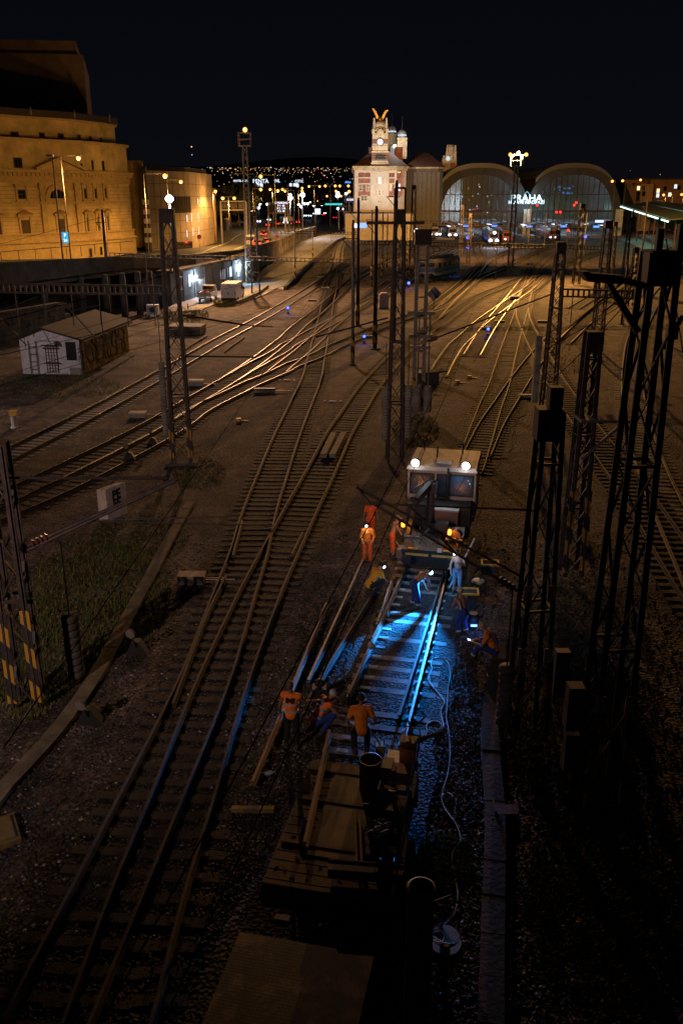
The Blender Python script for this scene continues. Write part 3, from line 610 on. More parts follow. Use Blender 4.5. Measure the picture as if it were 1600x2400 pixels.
for row in range(6):
    u = -rr.random()
    while u < L:
        wd = rr.uniform(0.9, 1.7); c_ = a+d*(u+wd/2); nx = Vector((d.y, -d.x)); o = rr.uniform(0, 0.14)
        mb.obox((c_.x+nx.x*o, c_.y+nx.y*o, 0.24+row*0.5), (d.x*(wd/2-.02), d.y*(wd/2-.02), 0), (nx.x*.3, nx.y*.3, 0), (0, 0, 0.235)); u += wd
mb.obox(((a+b).x/2, (a+b).y/2, 1.5), (d.x*L/2, d.y*L/2, 0), (d.y*.2, -d.x*.2, 0), (0, 0, 1.5))
mb.build('stone_blocks', mat('sooty_stone_block', (0.075, 0.066, 0.055), 0.95, 0, 0.5, 0.8, bump=0.5, bscale=9), t)
mb = MB(); mb.bar((a.x, a.y, 3.12), (b.x, b.y, 3.12), 0.75, 0.22); mb.build('coping', CONCD, t)
t = thing('retaining_wall', 'long stained concrete wall with graffiti that holds up the road right of the red tail lights', 'wall', (-14, 213, 0))
mb = MB(); GRAF = mat('graffiti_stained_concrete', (0.10, 0.08, 0.065), 0.9, 0, 0.5, 0.25, c2=(0.28, 0.24, 0.21), bump=0.2)
for i in range(4, len(WALL)-1):
    a, b = WALL[i], WALL[i+1]; mb.ext([(a[0], a[1], 0), (b[0], b[1], 0), (b[0], b[1], wtop(i+1)), (a[0], a[1], wtop(i))], (-0.45, 0, 0))
mb.build('wall', GRAF, t)
mb = MB()
for i in range(4, len(WALL)-1):
    a, b = WALL[i], WALL[i+1]; mb.bar((a[0]-.2, a[1], wtop(i)+.06), (b[0]-.2, b[1], wtop(i+1)+.06), 0.6, 0.14)
mb.build('coping', CONC, t)
mb = MB(); rr = random.Random(9)
for k in range(26):
    f = (k+rr.uniform(.1, .9))/26; y = 160+f*120; i = 5 if y < 213 else 6; a, b = WALL[i], WALL[i+1]; g = (y-a[1])/(b[1]-a[1]); x = a[0]+(b[0]-a[0])*g+0.02
    z = 0.5; P = [(x, y+rr.uniform(-.4, .4), z)]
    for _ in range(6): P.append((x, P[-1][1]+rr.uniform(-0.5, 0.9), 0.5+rr.random()*1.7))
    mb.path(P, 0.06, 4)
mb.build('graffiti', mat('faded_spray_paint', (0.33, 0.30, 0.30), 0.7, 0, 0.4, 1), t)
# ---- utility building under the road, with lit windows, and the van yard
t = thing('utility_building', 'low grey building under the road with lit blinds and a barred gate', 'building', (-20.5, 126, 0))
A, B = G(404, 716)[:2], G(600, 655)[:2]; L = math.dist(A, B); mb = MB(); zt_ = 4.05
d = Vector((B[0]-A[0], B[1]-A[1])).normalized(); nx = Vector((-d.y, d.x))
mb.prism([A, B, (B[0]+nx.x*4, B[1]+nx.y*4), (A[0]+nx.x*4, A[1]+nx.y*4)], -0.1, zt_); GREYR = mat('grey_sooty_render', (0.15, 0.145, 0.145), 0.9, 0, 0.3, 0.7); mb.build('wall', GREYR, t)
mb = MB(); fbox(mb, A, B, -0.2, L+.2, zt_, zt_+0.35, -4, 0.5); mb.build('roof_slab', CONCD, t)
mb = MB()
for k in range(1, 9): fbox(mb, A, B, k*L/9-0.12, k*L/9+0.12, 0, zt_-.01, -0.02, 0.1)
mb.build('wall_pier', GREYR, t)
LITB = wave_mat('lit_window_blind', (0.1, 0.1, 0.1), (0.5, 0.5, 0.5), 5, 'Y')
BL = emis('lit_blind_window', (0.62, 0.80, 1.0), 1.6); BL2 = emis('dim_lit_blind', (0.5, 0.62, 0.75), 0.5)
zz5 = lambda x, y: (420+x/7.84, 600+y/7.84)
for x0, x1, y0, y1, gl in [(160, 215, 345, 560, BL), (750, 772, 270, 425, BL), (790, 850, 250, 415, BL2), (880, 900, 225, 385, BL), (915, 970, 205, 380, BL), (1060, 1100, 165, 375, BL), (0, 80, 385, 610, GLASSD)]:
    a = zz5(x0, y0); b = zz5(x1, y1); u0, z1 = RV(*a, A, B); u1, z0 = RV(*b, A, B)
    if z1 > zt_-.1: z1 = zt_-.15
    if u1-u0 > 0.3: window(t, A, B, u0, u1, max(z0, .9), z1, WHITEP, gl, 0.07, (1, 0), 0.06)
u0, z1 = RV(*zz5(250, 440), A, B); u1, z0 = RV(*zz5(425, 740), A, B); mb = MB()
for k in range(12): u = u0+(u1-u0)*k/11; mb.bar(facade_pt(A, B, u, 0.05, .55), facade_pt(A, B, u, z1, .55), 0.035)
mb.bar(facade_pt(A, B, u0, z1, .55), facade_pt(A, B, u1, z1, .55), 0.06); mb.bar(facade_pt(A, B, u0, 0.3, .55), facade_pt(A, B, u1, 0.3, .55), 0.06); mb.build('barred_gate', STEELL, t)
for (x, y), pw in [((272, 372), 750), ((1082, 165), 700)]:
    u, z = RV(*zz5(x, y), A, B); z = min(z, 3.7); m_ = MB(); p = facade_pt(A, B, u, z, 0.28); m_.box(p.x, p.y, z-.1, .34, .34, .22); o = m_.build('wall_lamp', LWHT, t)
    light('POINT', facade_pt(A, B, u, z-.25, 0.75), pw, (0.62, 0.82, 1.0), t, 0.12)
YARD = mat('pale_yard_concrete', (0.34, 0.33, 0.32), 0.85, 0, 0.25, 0.7, bump=0.1)
mb = MB(); yp = [G(a, b)[:2] for a, b in [(385, 733), (470, 729), (508, 712), (560, 716), (612, 696), (650, 676), (668, 680), (748, 602), (790, 566), (842, 545), (800, 543), (700, 565), (640, 606), (598, 656), (404, 716)]]
mb.prism(yp, -0.2, 0.12); struct('yard_paving', mb, YARD)
mb = MB(); ky = [G(a, b) for a, b in [(668, 680), (710, 635), (748, 602), (790, 566), (842, 545)]]
for a, b in zip(ky, ky[1:]): mb.bar((a.x, a.y, .2), (b.x, b.y, .2), 0.5, 0.7)
tag(mb.build('platform_kerb', CONCD), 'long dark concrete kerb along the right edge of the yard behind the van', 'kerb')
mb = MB(); ky = [G(a, b) for a, b in [(555, 715), (585, 703), (608, 690), (625, 677)]]
for a, b in zip(ky, ky[1:]): mb.bar((a.x, a.y, .3), (b.x, b.y, .3), 0.6, 0.6)
tag(mb.build('low_kerb_wall', CONC), 'low broken concrete wall in front of the parked white van', 'wall')
for (x, y), (x2, y2), lab in [((628, 643), (660, 638), 'paler repaired slab nearest the van on the yard paving'), ((652, 626), (672, 624), 'paler repaired slab in the middle of the yard paving'), ((702, 574), (730, 572), 'paler repaired slab at the far end of the yard paving')]:
    p, q_ = G(x, y), G(x2, y2); mb = MB(); mb.box((p.x+q_.x)/2, (p.y+q_.y)/2, 0.11, q_.x-p.x, 3.5, .03); tag(mb.build('paving_slab', YARD), lab, 'slab')
# ------------------------------------------------------------------ station clock building
CREAM = mat('cream_station_render', (0.60, 0.55, 0.47), 0.85, 0, 0.12, 0.5)
STONE = mat('carved_sandstone', (0.46, 0.38, 0.26), 0.85, 0, 0.25, 0.8, bump=0.3, bscale=4)
BRICKR = mat('dusky_red_panel', (0.30, 0.13, 0.10), 0.85, 0, 0.15, 1)
ROOFT = mat('dark_red_tiles', (0.10, 0.045, 0.03), 0.8, 0, 0.3, 2, bump=0.2)
COPPER = mat('weathered_grey_dome', (0.25, 0.29, 0.36), 0.6, 0.1, 0.2, 2)
GOLD = mat('gilded_bronze', (0.75, 0.50, 0.17), 0.35, 0.8, 0.2, 4)
YB = 300.0
t = thing('clock_building', 'cream and red station building with a lit clock tower topped by golden wings', 'building', (30, YB, 0))
fx0, fx1 = RY(831, 450, YB).x, RY(952, 450, YB).x; zco = HZ(YB, 394); A, B = (fx0, YB), (fx1, YB); FW = fx1-fx0; ppm = FW/121.0
UX = lambda px: (px-831)*ppm
zY = lambda py: HZ(YB, py)
mb = MB(); mb.prism([(fx0, YB), (fx1-3.5, YB), (fx1, YB+3.5), (fx1+1, YB+34), (fx0, YB+34)], -1, zco); mb.build('wall', CREAM, t)
mb = MB(); mb.prism([(fx0-.8, YB-.8), (fx1-3.2, YB-.8), (fx1+.8, YB+3.2), (fx1+1.8, YB+35), (fx0-.8, YB+35)], zco, zco+.6); mb.prism([(fx0-.4, YB-.4), (fx1-3.4, YB-.4), (fx1+.4, YB+3.4), (fx1+1.4, YB+34.5), (fx0-.4, YB+34.5)], zco-.7, zco-.02); mb.build('cornice', STONE, t)
zr = zY(360); mb = MB(); mx = (fx0+fx1)/2
mb.add([(fx0-.6, YB-.6, zco+.6), (fx1+.4, YB-.6, zco+.6), (fx1+1.4, YB+34, zco+.6), (fx0-.6, YB+34, zco+.6), (fx0+UX(868), YB+9, zr+1), (fx0+UX(915), YB+9, zr+1), (mx+3, YB+26, zr), (mx-3, YB+26, zr)],
       [(0, 1, 5, 4), (1, 2, 6, 5), (2, 3, 7, 6), (3, 0, 4, 7), (4, 5, 6, 7)]); mb.build('roof', ROOFT, t)
for px0, px1 in [(839, 867), (911, 942)]:
    mb = MB(); fbox(mb, A, B, UX(px0), UX(px1), zY(460), zY(405), 0.0, 0.08); mb.build('red_panel', BRICKR, t)
mb = MB(); fbox(mb, A, B, UX(868), UX(910), 0.5, zco-.8, 0.0, 0.35); mb.build('central_bay', CREAM, t)
mb = MB()
for py in (418, 432, 520): fbox(mb, A, B, -.1, FW-3.6, zY(py), zY(py)+.35, -.1, .22)
mb.build('string_course', CREAM, t)
WLIT = emis('lit_office_window', (0.8, 0.9, 1.0), 1.2); WDIM = mat('dim_office_window', (0.10, 0.10, 0.10), 0.2)
def cw(px0, px1, py0, py1, gl, out=0.1, bars=(1, 1)):
    o = out; u0, u1 = UX(px0), UX(px1); A_, B_ = (fx0, YB-o), (fx1, YB-o); window(t, A_, B_, u0, u1, zY(py1), zY(py0), WHITEP, gl, 0.16, bars, 0.08)
for x0, x1, y0, y1, gl, o in [(842, 849, 402, 416, WDIM, 0), (858, 865, 402, 416, WDIM, 0), (913, 920, 402, 416, WDIM, 0), (930, 937, 402, 416, WDIM, 0), (840, 849, 430, 448, WDIM, .08), (857, 866, 430, 448, WDIM, .08), (912, 918, 430, 448, WDIM, .08), (929, 938, 430, 448, WLIT, .08),
                          (878, 883, 399, 404, GLASSD, .35), (885, 892, 399, 404, GLASSD, .35), (895, 900, 399, 404, GLASSD, .35), (879, 884, 416, 432, WDIM, .35), (885, 893, 414, 432, WLIT, .35), (894, 899, 416, 432, WDIM, .35), (879, 884, 444, 458, WDIM, .35), (885, 892, 444, 458, WDIM, .35), (894, 899, 444, 458, WDIM, .35),
                          (845, 861, 458, 471, WDIM, .08), (884, 896, 469, 476, WDIM, .35), (922, 934, 458, 471, WDIM, .08)]:
    cw(x0, x1, y0, y1, gl, o)
mb = MB(); fbox(mb, A, B, FW-3.9, FW-3.2, 0, zco-.7, -.1, .15); mb.build('corner_pilaster', CREAM, t)
mb = MB(); mb.prism([(fx0-3, YB-4), (fx1+2, YB-4), (fx1+2, YB-.1), (fx0-3, YB-.1)], -1, zY(500)); mb.build('low_wing', CREAM, t)
mb = MB(); mb.box((fx0+fx1)/2-.5, YB-2.4, zY(500), FW+6.5, 4.6, .4); mb.build('wing_roof', ROOFT, t)
# clock tower
tx = fx0+UX(889); ty = YB+3.0; wt = UX(911)-UX(872)
zT = lambda py: HZ(ty-2, py)
tw = thing('clock_tower', 'banded stone tower with a round white clock, golden wings on its dome', 'tower', (tx, ty, 0))
mb = MB(); mb.box(tx, ty, zco-.5, wt*0.98, wt*.98, zT(356)-zco+.5); mb.build('tower_base', STONE, tw)
mb = MB(); mb.box(tx, ty, zT(356), wt*.9, wt*.9, zT(312)-zT(356)); mb.build('tower_shaft', STONE, tw)
mb = MB()
for py, h in [(361, .9), (367, .9), (373, .9)]: mb.box(tx, ty, zT(py)-.5, wt*.99, wt*.99, h)
for py in (328, 334): mb.box(tx, ty, zT(py)-.4, wt*.92, wt*.92, .7)
mb.build('brick_band', mat('dark_brick_band', (0.17, 0.09, 0.075), 0.85), tw)
mb = MB(); mb.box(tx, ty, zT(382)-.4, wt*1.06, wt*1.06, .5); mb.box(tx, ty, zT(356)-.2, wt*1.02, wt*1.02, .4); mb.box(tx, ty, zT(344), wt*.97, wt*.97, .35)
mb.build('tower_moulding', STONE, tw)
zc_ = zT(333); rc = 6.6*ppm
CLK = emis('lit_clock_face', (0.9, 0.95, 1.0), 1.1)
for ax, px_, py_ in [((0, -1, 0), tx, ty-wt*.46), ((1, 0, 0), tx+wt*.46, ty)]:
    mb = MB(); mb.lathe([(rc*1.32, 0), (rc*1.32, .16), (rc*1.05, .2), (rc*1.02, .05)], n=28, axis=ax, origin=(px_, py_, zc_)); mb.build('clock_surround', mat('dark_brick_band', (0, 0, 0)), tw)
    mb = MB(); mb.lathe([(rc, 0.0), (rc, .22), (0.01, .225)], n=28, axis=ax, origin=(px_, py_, zc_)); o = mb.build('clock_face', CLK, tw)
    mb = MB(); X = Vector((1, 0, 0)) if ax[1] else Vector((0, 1, 0)); f = Vector(ax)*.27; c = Vector((px_, py_, zc_))+f
    for ang, L_, w_ in [(R(128), .55, .13), (R(42), .75, .1)]: mb.bar(c, c+(X*math.cos(ang)+Vector((0, 0, 1))*math.sin(ang))*rc*L_, w_, .04, up=ax)
    mb.build('clock_hands', BLACK, o)
# balcony and windows in the tower base
mb = MB(); mb.box(tx, ty-wt*.5-.35, zT(375), wt*.56, .9, .3); 
for k in range(9): mb.box(tx-wt*.26+k*wt*.065, ty-wt*.5-.7, zT(375)+.3, .1, .1, .8)
mb.box(tx, ty-wt*.5-.7, zT(375)+1.1, wt*.56, .14, .12); mb.build('balcony', mat('dark_green_iron', (0.03, 0.06, 0.05), .6), tw)
for k in (-1.2, -.4, .4, 1.2): mb = MB(); mb.box(tx+k*wt*.14, ty-wt*.49-.02, zT(373), wt*.08, .1, zT(362)-zT(373)-(abs(k) > 1)*.5); mb.build('window', GLASSD, tw)
# crown: corner turrets, arched gable, dome, garland, wings
mb = MB()
for sx in (-1, 1):
    for sy in (-1, 1): mb.box(tx+sx*wt*.4, ty+sy*wt*.4, zT(312), wt*.15, wt*.15, zT(307)-zT(312)+.6)
mb.lathe([(wt*.2, 0), (wt*.2, .5), (.01, .55)], n=16, axis=(0, -1, 0), origin=(tx, ty-wt*.42, zT(311))); mb.box(tx, ty-wt*.42-.25, zT(318), wt*.4, .5, zT(311)-zT(318))
mb.build('crown_gable', STONE, tw)
mb = MB(); zd = zT(312); hd = zT(281)-zd; mb.lathe([(wt*.40, zd), (wt*.38, zd+hd*.2), (wt*.34, zd+hd*.32), (wt*.36, zd+hd*.42), (wt*.38, zd+hd*.55), (wt*.36, zd+hd*.75), (wt*.28, zd+hd*.92), (wt*.1, zd+hd)], tx, ty, 18); mb.build('dome', STONE, tw, True)
mb = MB(); rr = random.Random(2)
for k in range(26):
    a = 2*math.pi*k/26; mb.ball((tx+math.cos(a)*wt*.4, ty+math.sin(a)*wt*.4, zd+hd*(.3+.1*math.sin(3*a))), rr.uniform(.25, .5), n=6)
for sx in (-1, 1):
    for sy in (-1, 1):
        mb.caps((tx+sx*wt*.36, ty+sy*wt*.36, zd+hd*.42), (tx+sx*wt*.36, ty+sy*wt*.36, zd+hd*.98), .42, .3, 8); mb.ball((tx+sx*wt*.36, ty+sy*wt*.36, zd+hd*1.1), .35, n=8)
mb.build('figures', STONE, tw)
mb = MB(); zw = zd+hd
mb.ball((tx, ty, zw+.3), 1.0, .8, .8)
for sg in (-1, 1):
    P = [(0.2, .3), (1.0, 1.6), (1.6, 2.6), (2.6, 3.1 if sg > 0 else 3.5), (3.2, 3.0 if sg > 0 else 3.4), (2.4, 2.3), (1.9, 1.5), (1.5, .6), (0.5, -.2)]
    mb.ext([(tx+sg*x*.82, ty-.15, zw+z) for x, z in P], (0, .35, 0))
mb.build('wings', GOLD, tw)
# chimneys and the twin domed towers behind
for px0, px1, py0, py1, dy, nm in [(858, 868, 346, 368, 9, 'left chimney'), (918, 936, 345, 372, 10, 'right chimney')]:
    mb = MB(); z0, z1 = HZ(YB+dy, py1), HZ(YB+dy, py0); k = ppm*(YB+dy)/YB; mb.box(fx0+UX((px0+px1)/2)*(YB+dy)/YB+0.8, YB+dy, z0-3, (px1-px0)*k, 3, z1-z0+3); mb.build('chimney', BRICKR, t)
for px, pyt, pyb, k, lab in [(917, 295, 345, 330, 'pale ribbed dome tower partly hidden behind the clock tower'), (941, 304, 358, 318, 'pale ribbed dome tower standing free to the right of the clock tower')]:
    p = RY(px, 350, k); m = ppm*k/YB; rad = 9.3*m; dt = thing('domed_tower', lab, 'tower', (p.x, k, 0), group='domed towers of the station')
    zb_, z1 = HZ(k, pyb+14), HZ(k, pyt+23); mb = MB(); mb.box(p.x, k, zb_, rad*2.3, rad*2.3, z1-zb_); 
    for sx in (-1, -.35, .35, 1): mb.box(p.x+sx*rad*1.02, k-rad*1.18, zb_+.5, rad*.28, .7, z1-zb_-1.2)
    mb.build('shaft', STONE, dt); mb = MB(); mb.box(p.x, k, z1, rad*2.5, rad*2.5, .5); mb.box(p.x, k, z1-1.2, rad*2.4, rad*2.4, .4); mb.build('cornice', STONE, dt)
    mb = MB(); mb.lathe([(rad*.95, z1+.5), (rad*.95, z1+1.4)]+[(rad*math.cos(a), z1+1.5+rad*1.05*math.sin(a)) for a in np.linspace(0, 1.5, 7)], p.x, k, 20); mb.build('dome', COPPER, dt, True)
    mb = MB()
    for i in range(12):
        a = 2*math.pi*i/12; mb.path([(p.x+math.cos(a)*(rad+.05)*math.cos(b), k+math.sin(a)*(rad+.05)*math.cos(b), z1+1.5+rad*1.07*math.sin(b)) for b in np.linspace(0, 1.5, 7)], .1, 4)
    mb.build('dome_ribs', STEELL, dt); mb = MB(); mb.tube((p.x, k, z1+1.4+rad), (p.x, k, z1+6+rad), .09, .04, 6); mb.build('finial', STEEL, dt)
    mb = MB(); mb.lathe([(rad*1.06, z1+1.05), (rad*1.06, z1+1.5)], p.x, k, 20); mb.build('lit_ring', emis('cool_ring_light', (0.7, 0.88, 1.0), .8), dt)
p = RY(925, 340, 322); mb = MB(); mb.lathe([(1.7, 0), (1.7, 3.0), (.1, 3.1)], n=20, axis=(0, -1, 0), origin=(p.x, 322, HZ(322, 352))); mb.build('glass_lunette', mat('pale_lunette_glass', (0.3, 0.36, 0.4), .2), t)
# side wing running back, behind the hall
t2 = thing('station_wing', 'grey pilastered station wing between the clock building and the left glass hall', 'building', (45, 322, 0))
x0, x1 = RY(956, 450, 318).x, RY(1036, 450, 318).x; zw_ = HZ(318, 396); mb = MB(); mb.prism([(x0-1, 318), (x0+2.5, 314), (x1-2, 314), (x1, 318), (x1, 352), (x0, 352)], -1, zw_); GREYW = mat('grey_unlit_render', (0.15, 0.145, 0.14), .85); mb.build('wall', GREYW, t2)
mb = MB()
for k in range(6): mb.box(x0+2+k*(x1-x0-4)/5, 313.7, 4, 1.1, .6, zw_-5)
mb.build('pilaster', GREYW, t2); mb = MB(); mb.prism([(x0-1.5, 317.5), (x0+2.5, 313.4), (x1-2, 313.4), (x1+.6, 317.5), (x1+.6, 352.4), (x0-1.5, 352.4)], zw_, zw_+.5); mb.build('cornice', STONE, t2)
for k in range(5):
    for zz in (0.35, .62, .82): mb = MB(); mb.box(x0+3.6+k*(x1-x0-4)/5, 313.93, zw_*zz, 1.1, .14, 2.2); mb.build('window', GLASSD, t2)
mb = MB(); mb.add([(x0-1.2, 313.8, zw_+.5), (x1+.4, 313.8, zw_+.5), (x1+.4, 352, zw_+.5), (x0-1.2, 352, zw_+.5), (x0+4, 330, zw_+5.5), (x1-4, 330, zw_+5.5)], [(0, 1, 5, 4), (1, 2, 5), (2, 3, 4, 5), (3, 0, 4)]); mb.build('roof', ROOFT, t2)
t3 = thing('far_pavilion', 'red roofed pavilion with carved crown and small lit dome, behind the left glass hall', 'building', (70, 360, 0))
k = 356; x0, x1 = RY(1036, 450, k).x, RY(1082, 450, k).x; ze = HZ(k, 405); mb = MB(); mb.box((x0+x1)/2, k+8, 0, x1-x0, 16, ze); mb.build('wall', CREAM, t3)
mb = MB(); mb.add([(x0-.5, k-.5, ze), (x1+.5, k-.5, ze), (x1+.5, k+16.5, ze), (x0-.5, k+16.5, ze), (x0+2, k+8, HZ(k, 391)), (x1-4, k+8, HZ(k, 391))], [(0, 1, 5, 4), (1, 2, 5), (2, 3, 4, 5), (3, 0, 4)]); mb.build('roof', ROOFT, t3)
cx = RY(1049, 400, k).x; m = ppm*k/YB; mb = MB(); mb.box(cx, k+5, ze, 26*m, 7, HZ(k, 372)-ze); mb.box(cx, k+5, HZ(k, 372), 22*m, 6, 1.2); mb.build('crown_base', STONE, t3)
mb = MB(); zq_ = HZ(k, 365); mb.lathe([(8.5*m, zq_-2), (9*m, zq_), (10*m, zq_+1.6), (9*m, zq_+3), (6*m, zq_+4)], cx+1.2, k+5, 12)
for sx in (-1, 1): mb.caps((cx+1.2+sx*10*m, k+2, zq_-3), (cx+1.2+sx*9*m, k+2, HZ(k, 341)), .8, .4, 8)
mb.build('carved_crown', STONE, t3); mb = MB(); mb.ball((cx, k+1.2, HZ(k, 371)), .8, n=12); mb.build('lit_dome', emis('pale_lit_dome', (0.7, 0.9, 1.0), .8), t3)
for px in (1033, 1061): mb = MB(); xx = RY(px, 380, k).x; mb.box(xx, k+2, ze, 9*m, 3, HZ(k, 381)-ze); mb.build('chimney', BRICKR, t3)
for px, z, e in [(840, 9, 2600), (905, 7, 3000), (950, 6, 2200)]:        # facade floodlights at the foot of the building
    p = RY(px, 520, YB-24); light('SPOT', (p.x, YB-24, 6), e*3.6, (0.96, 0.95, 0.88), t, .3, (p.x, YB, 24), 75, .8, 'facade_floodlight')
light('SPOT', (tx-6, YB-20, zco-6), 20000, (1.0, 0.93, 0.80), tw, .3, (tx, ty, zT(310)), 40, .7, 'tower_floodlight')
light('SPOT', (tx+12, YB-4, zco+1), 6500, (1.0, 0.82, 0.55), tw, .3, (tx, ty, zT(300)), 50, .7, 'tower_floodlight')
light('POINT', (RY(930, 350, 312).x, 309, zco+9), 4200, (0.85, 0.8, 0.7), t, .3, name='roof_floodlight')
light('SPOT', (cx, k-14, ze+2), 5000, (1.0, 0.9, 0.7), t3, .3, (cx, k+5, ze+14), 60, .7, 'crown_floodlight')
# ------------------------------------------------------------------ the two glazed halls
YH = 330.0; IRON = mat('brown_iron_hall_roof', (0.036, 0.03, 0.027), 0.75, 0.1, 0.3, 0.3)
def hall_glass():
    m = bpy.data.materials.new('sooty_hall_glass'); m.use_nodes = True; t = m.node_tree; b = t.nodes['Principled BSDF']; o = t.nodes['Material Output']
    b.inputs['Base Color'].default_value = (0.11, 0.125, 0.14, 1); b.inputs['Roughness'].default_value = 0.2
    tr = t.nodes.new('ShaderNodeBsdfTransparent'); tr.inputs[0].default_value = (0.7, 0.75, 0.8, 1); mx = t.nodes.new('ShaderNodeMixShader'); mx.inputs[0].default_value = 0.45
    t.links.new(tr.outputs[0], mx.inputs[1]); t.links.new(b.outputs[0], mx.inputs[2]); t.links.new(mx.outputs[0], o.inputs[0]); return m
HG = hall_glass()
PLAT = mat('platform_asphalt', (0.14, 0.14, 0.15), .7, 0, .25, .5); CANL = emis('platform_tube_lamp', (0.85, 0.93, 1.0), 2.5); CANB = emis('blue_info_board', (0.08, 0.28, 1.0), 2); CANR = mat('dark_canopy_roof', (0.06, 0.06, 0.07), .6)
kx = lambda px, Y=YH: RY(px, 500, Y).x
for (pl, pr, il, ir, pt, pi_, lab) in [(1008, 1242, 1028, 1214, 393, 411, 'left glazed train hall with a brown arched roof beside the clock building'), (1226, 1458, 1246, 1438, 393, 410, 'right glazed train hall with blue neon reflected in its glass')]:
    YH = 330.0 if pl < 1100 else 330.35
    h = thing('train_hall', lab, 'train hall', ((kx(pl)+kx(pr))/2, YH, 0), group='arched halls of the station')
    cx_ = (kx(pl)+kx(pr))/2; ao = (kx(pr)-kx(pl))/2; ci = (kx(il)+kx(ir))/2; ai = (kx(ir)-kx(il))/2; zo = HZ(YH, pt); zi = HZ(YH, pi_); N = 36
    sup = lambda c, a, z, th: (c+a*math.copysign(abs(math.cos(th))**0.75, math.cos(th)), z*abs(math.sin(th))**0.75)
    oo = [sup(cx_, ao, zo, math.pi*i/N) for i in range(N+1)]; ii = [sup(ci, ai, zi, math.pi*i/N) for i in range(N+1)]
    mb = MB()
    for i in range(N): mb.ext([(oo[i][0], YH, oo[i][1]), (oo[i+1][0], YH, oo[i+1][1]), (ii[i+1][0], YH, ii[i+1][1]), (ii[i][0], YH, ii[i][1])], (0, 1.0, 0))
    mb.build('front_arch', IRON, h)
    mb = MB()
    for i in range(N):
        a, b = oo[i], oo[i+1]; mb.quad((a[0], YH+1.0, a[1]-.05), (b[0], YH+1.0, b[1]-.05), (b[0], YH+75, b[1]-.05), (a[0], YH+75, a[1]-.05))
    mb.build('vault', IRON, h)
    mb = MB()
    for i in range(9, N-9): mb.quad((oo[i][0], YH+2, oo[i][1]+1.6), (oo[i+1][0], YH+2, oo[i+1][1]+1.6), (oo[i+1][0], YH+74, oo[i+1][1]+1.6), (oo[i][0], YH+74, oo[i][1]+1.6))
    for i in range(9, N-9): mb.quad((oo[i][0], YH+2, oo[i][1]), (oo[i+1][0], YH+2, oo[i+1][1]), (oo[i+1][0], YH+2, oo[i+1][1]+1.6), (oo[i][0], YH+2, oo[i][1]+1.6))
    mb.build('ridge_lantern', mat('grimy_lantern_glass', (0.10, 0.10, 0.095), .5), h)
    ztr = HZ(YH, 497); zin = lambda x: zi*max(0, 1-abs((x-ci)/ai)**2.667)**0.375
    mb = MB(); K = 15
    for k in range(1, K):
        x = ci-ai+2*ai*k/K; z = zin(x)
        mb.box(x, YH+.5, ztr-5.2, .34 if k % 4 == 0 else .17, .3, max(.2, z-ztr+5.2))
    for z, w_ in [(ztr, .6), (ztr+(zi-ztr)*.47, .22), (ztr-5.2, .5)]:
        f = max(0, 1-(z/zi)**2.667)**0.375; mb.box(ci, YH+.5, z, 2*ai*f, .34, w_)
    mb.build('mullions', IRON, h)
    g = [q for q in ii if q[1] > ztr-5.2]; g = [(g[0][0], ztr-5.2)]+g+[(g[-1][0], ztr-5.2)]; mb = MB(); mb.ext([(x, YH+.62, z) for x, z in g], (0, .03, 0)); mb.build('glazing', HG, h)
    for px in (pl, pr): mb = MB(); mb.box(kx(px)+(1.2 if px == pl else -1.2), YH+.4, -.5, 2.6, 2.4, 9.5); mb.build('pier', STONE, h)
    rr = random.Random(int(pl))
    for k in range(22 if pl < 1100 else 14):  # small glowing boxes added behind the glass to imitate reflected city lights
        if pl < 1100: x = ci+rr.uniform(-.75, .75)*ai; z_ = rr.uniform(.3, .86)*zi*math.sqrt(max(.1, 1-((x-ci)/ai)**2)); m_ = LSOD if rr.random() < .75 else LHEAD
        else: x = ci+rr.uniform(-.42, .1)*ai; z_ = zi*rr.uniform(.66, .86); m_ = CANB if rr.random() < .8 else emis('green_neon_reflection', (.05, 1, .3), 1.5)
        mb = MB(); mb.box(x, YH+4+rr.random()*3, z_, rr.uniform(.25, 1.3) if pl > 1100 else .35, .2, rr.uniform(.25, .7)); mb.build('glass_reflection', m_, h)
    for k in range(4): light('POINT', (ci+(-1)**k*ai*.35, YH+6+k*14, 10), 7500, (0.70, 0.86, 1.0), h, .5, name='hall_lamp')
mb = MB(); tri = [(kx(1205), HZ(YH, 436)), (kx(1268), HZ(YH, 436)), (kx(1250), HZ(YH, 487)), (kx(1222), HZ(YH, 487))]
# station name between the halls
NEON = emis('white_neon_letters', (0.62, 0.88, 1.0), 2.4)
sg = thing('station_sign', 'glowing white letters PRAHA over HLAVNI NADRAZI between the two halls', 'sign', (kx(1232), YH-2, HZ(YH, 470)))
text('lettering', 'PRAHA', 3.1, (kx(1231, YH-2), YH-2, HZ(YH-2, 465)), (1, 0, 0), (0, 0, 1), NEON, sg, .08, .03, 1.12)
text('lettering', 'HLAVNÍ NÁDRAŽÍ', 1.55, (kx(1231, YH-2), YH-2, HZ(YH-2, 474.5)), (1, 0, 0), (0, 0, 1), NEON, sg, .06, .012, 1.0)
mb = MB(); q0 = Vector((kx(1231, YH-2), YH-2, HZ(YH-2, 449))); mb.bar(q0+Vector((-1.1, 0, -1.1)), q0, .12); mb.bar(q0, q0+Vector((1.1, 0, -1.1)), .12); mb.build('chevron', emis('dim_blue_neon', (0.3, 0.75, 1.0), 1.2), sg)
mb = MB(); mb.bar((kx(1196), YH-1.7, HZ(YH-2, 478)), (kx(1268), YH-1.7, HZ(YH-2, 478)), .15)
for px in (1200, 1232, 1264): mb.bar((kx(px), YH-1.7, 4), (kx(px), YH-1.7, HZ(YH-2, 478)), .15)
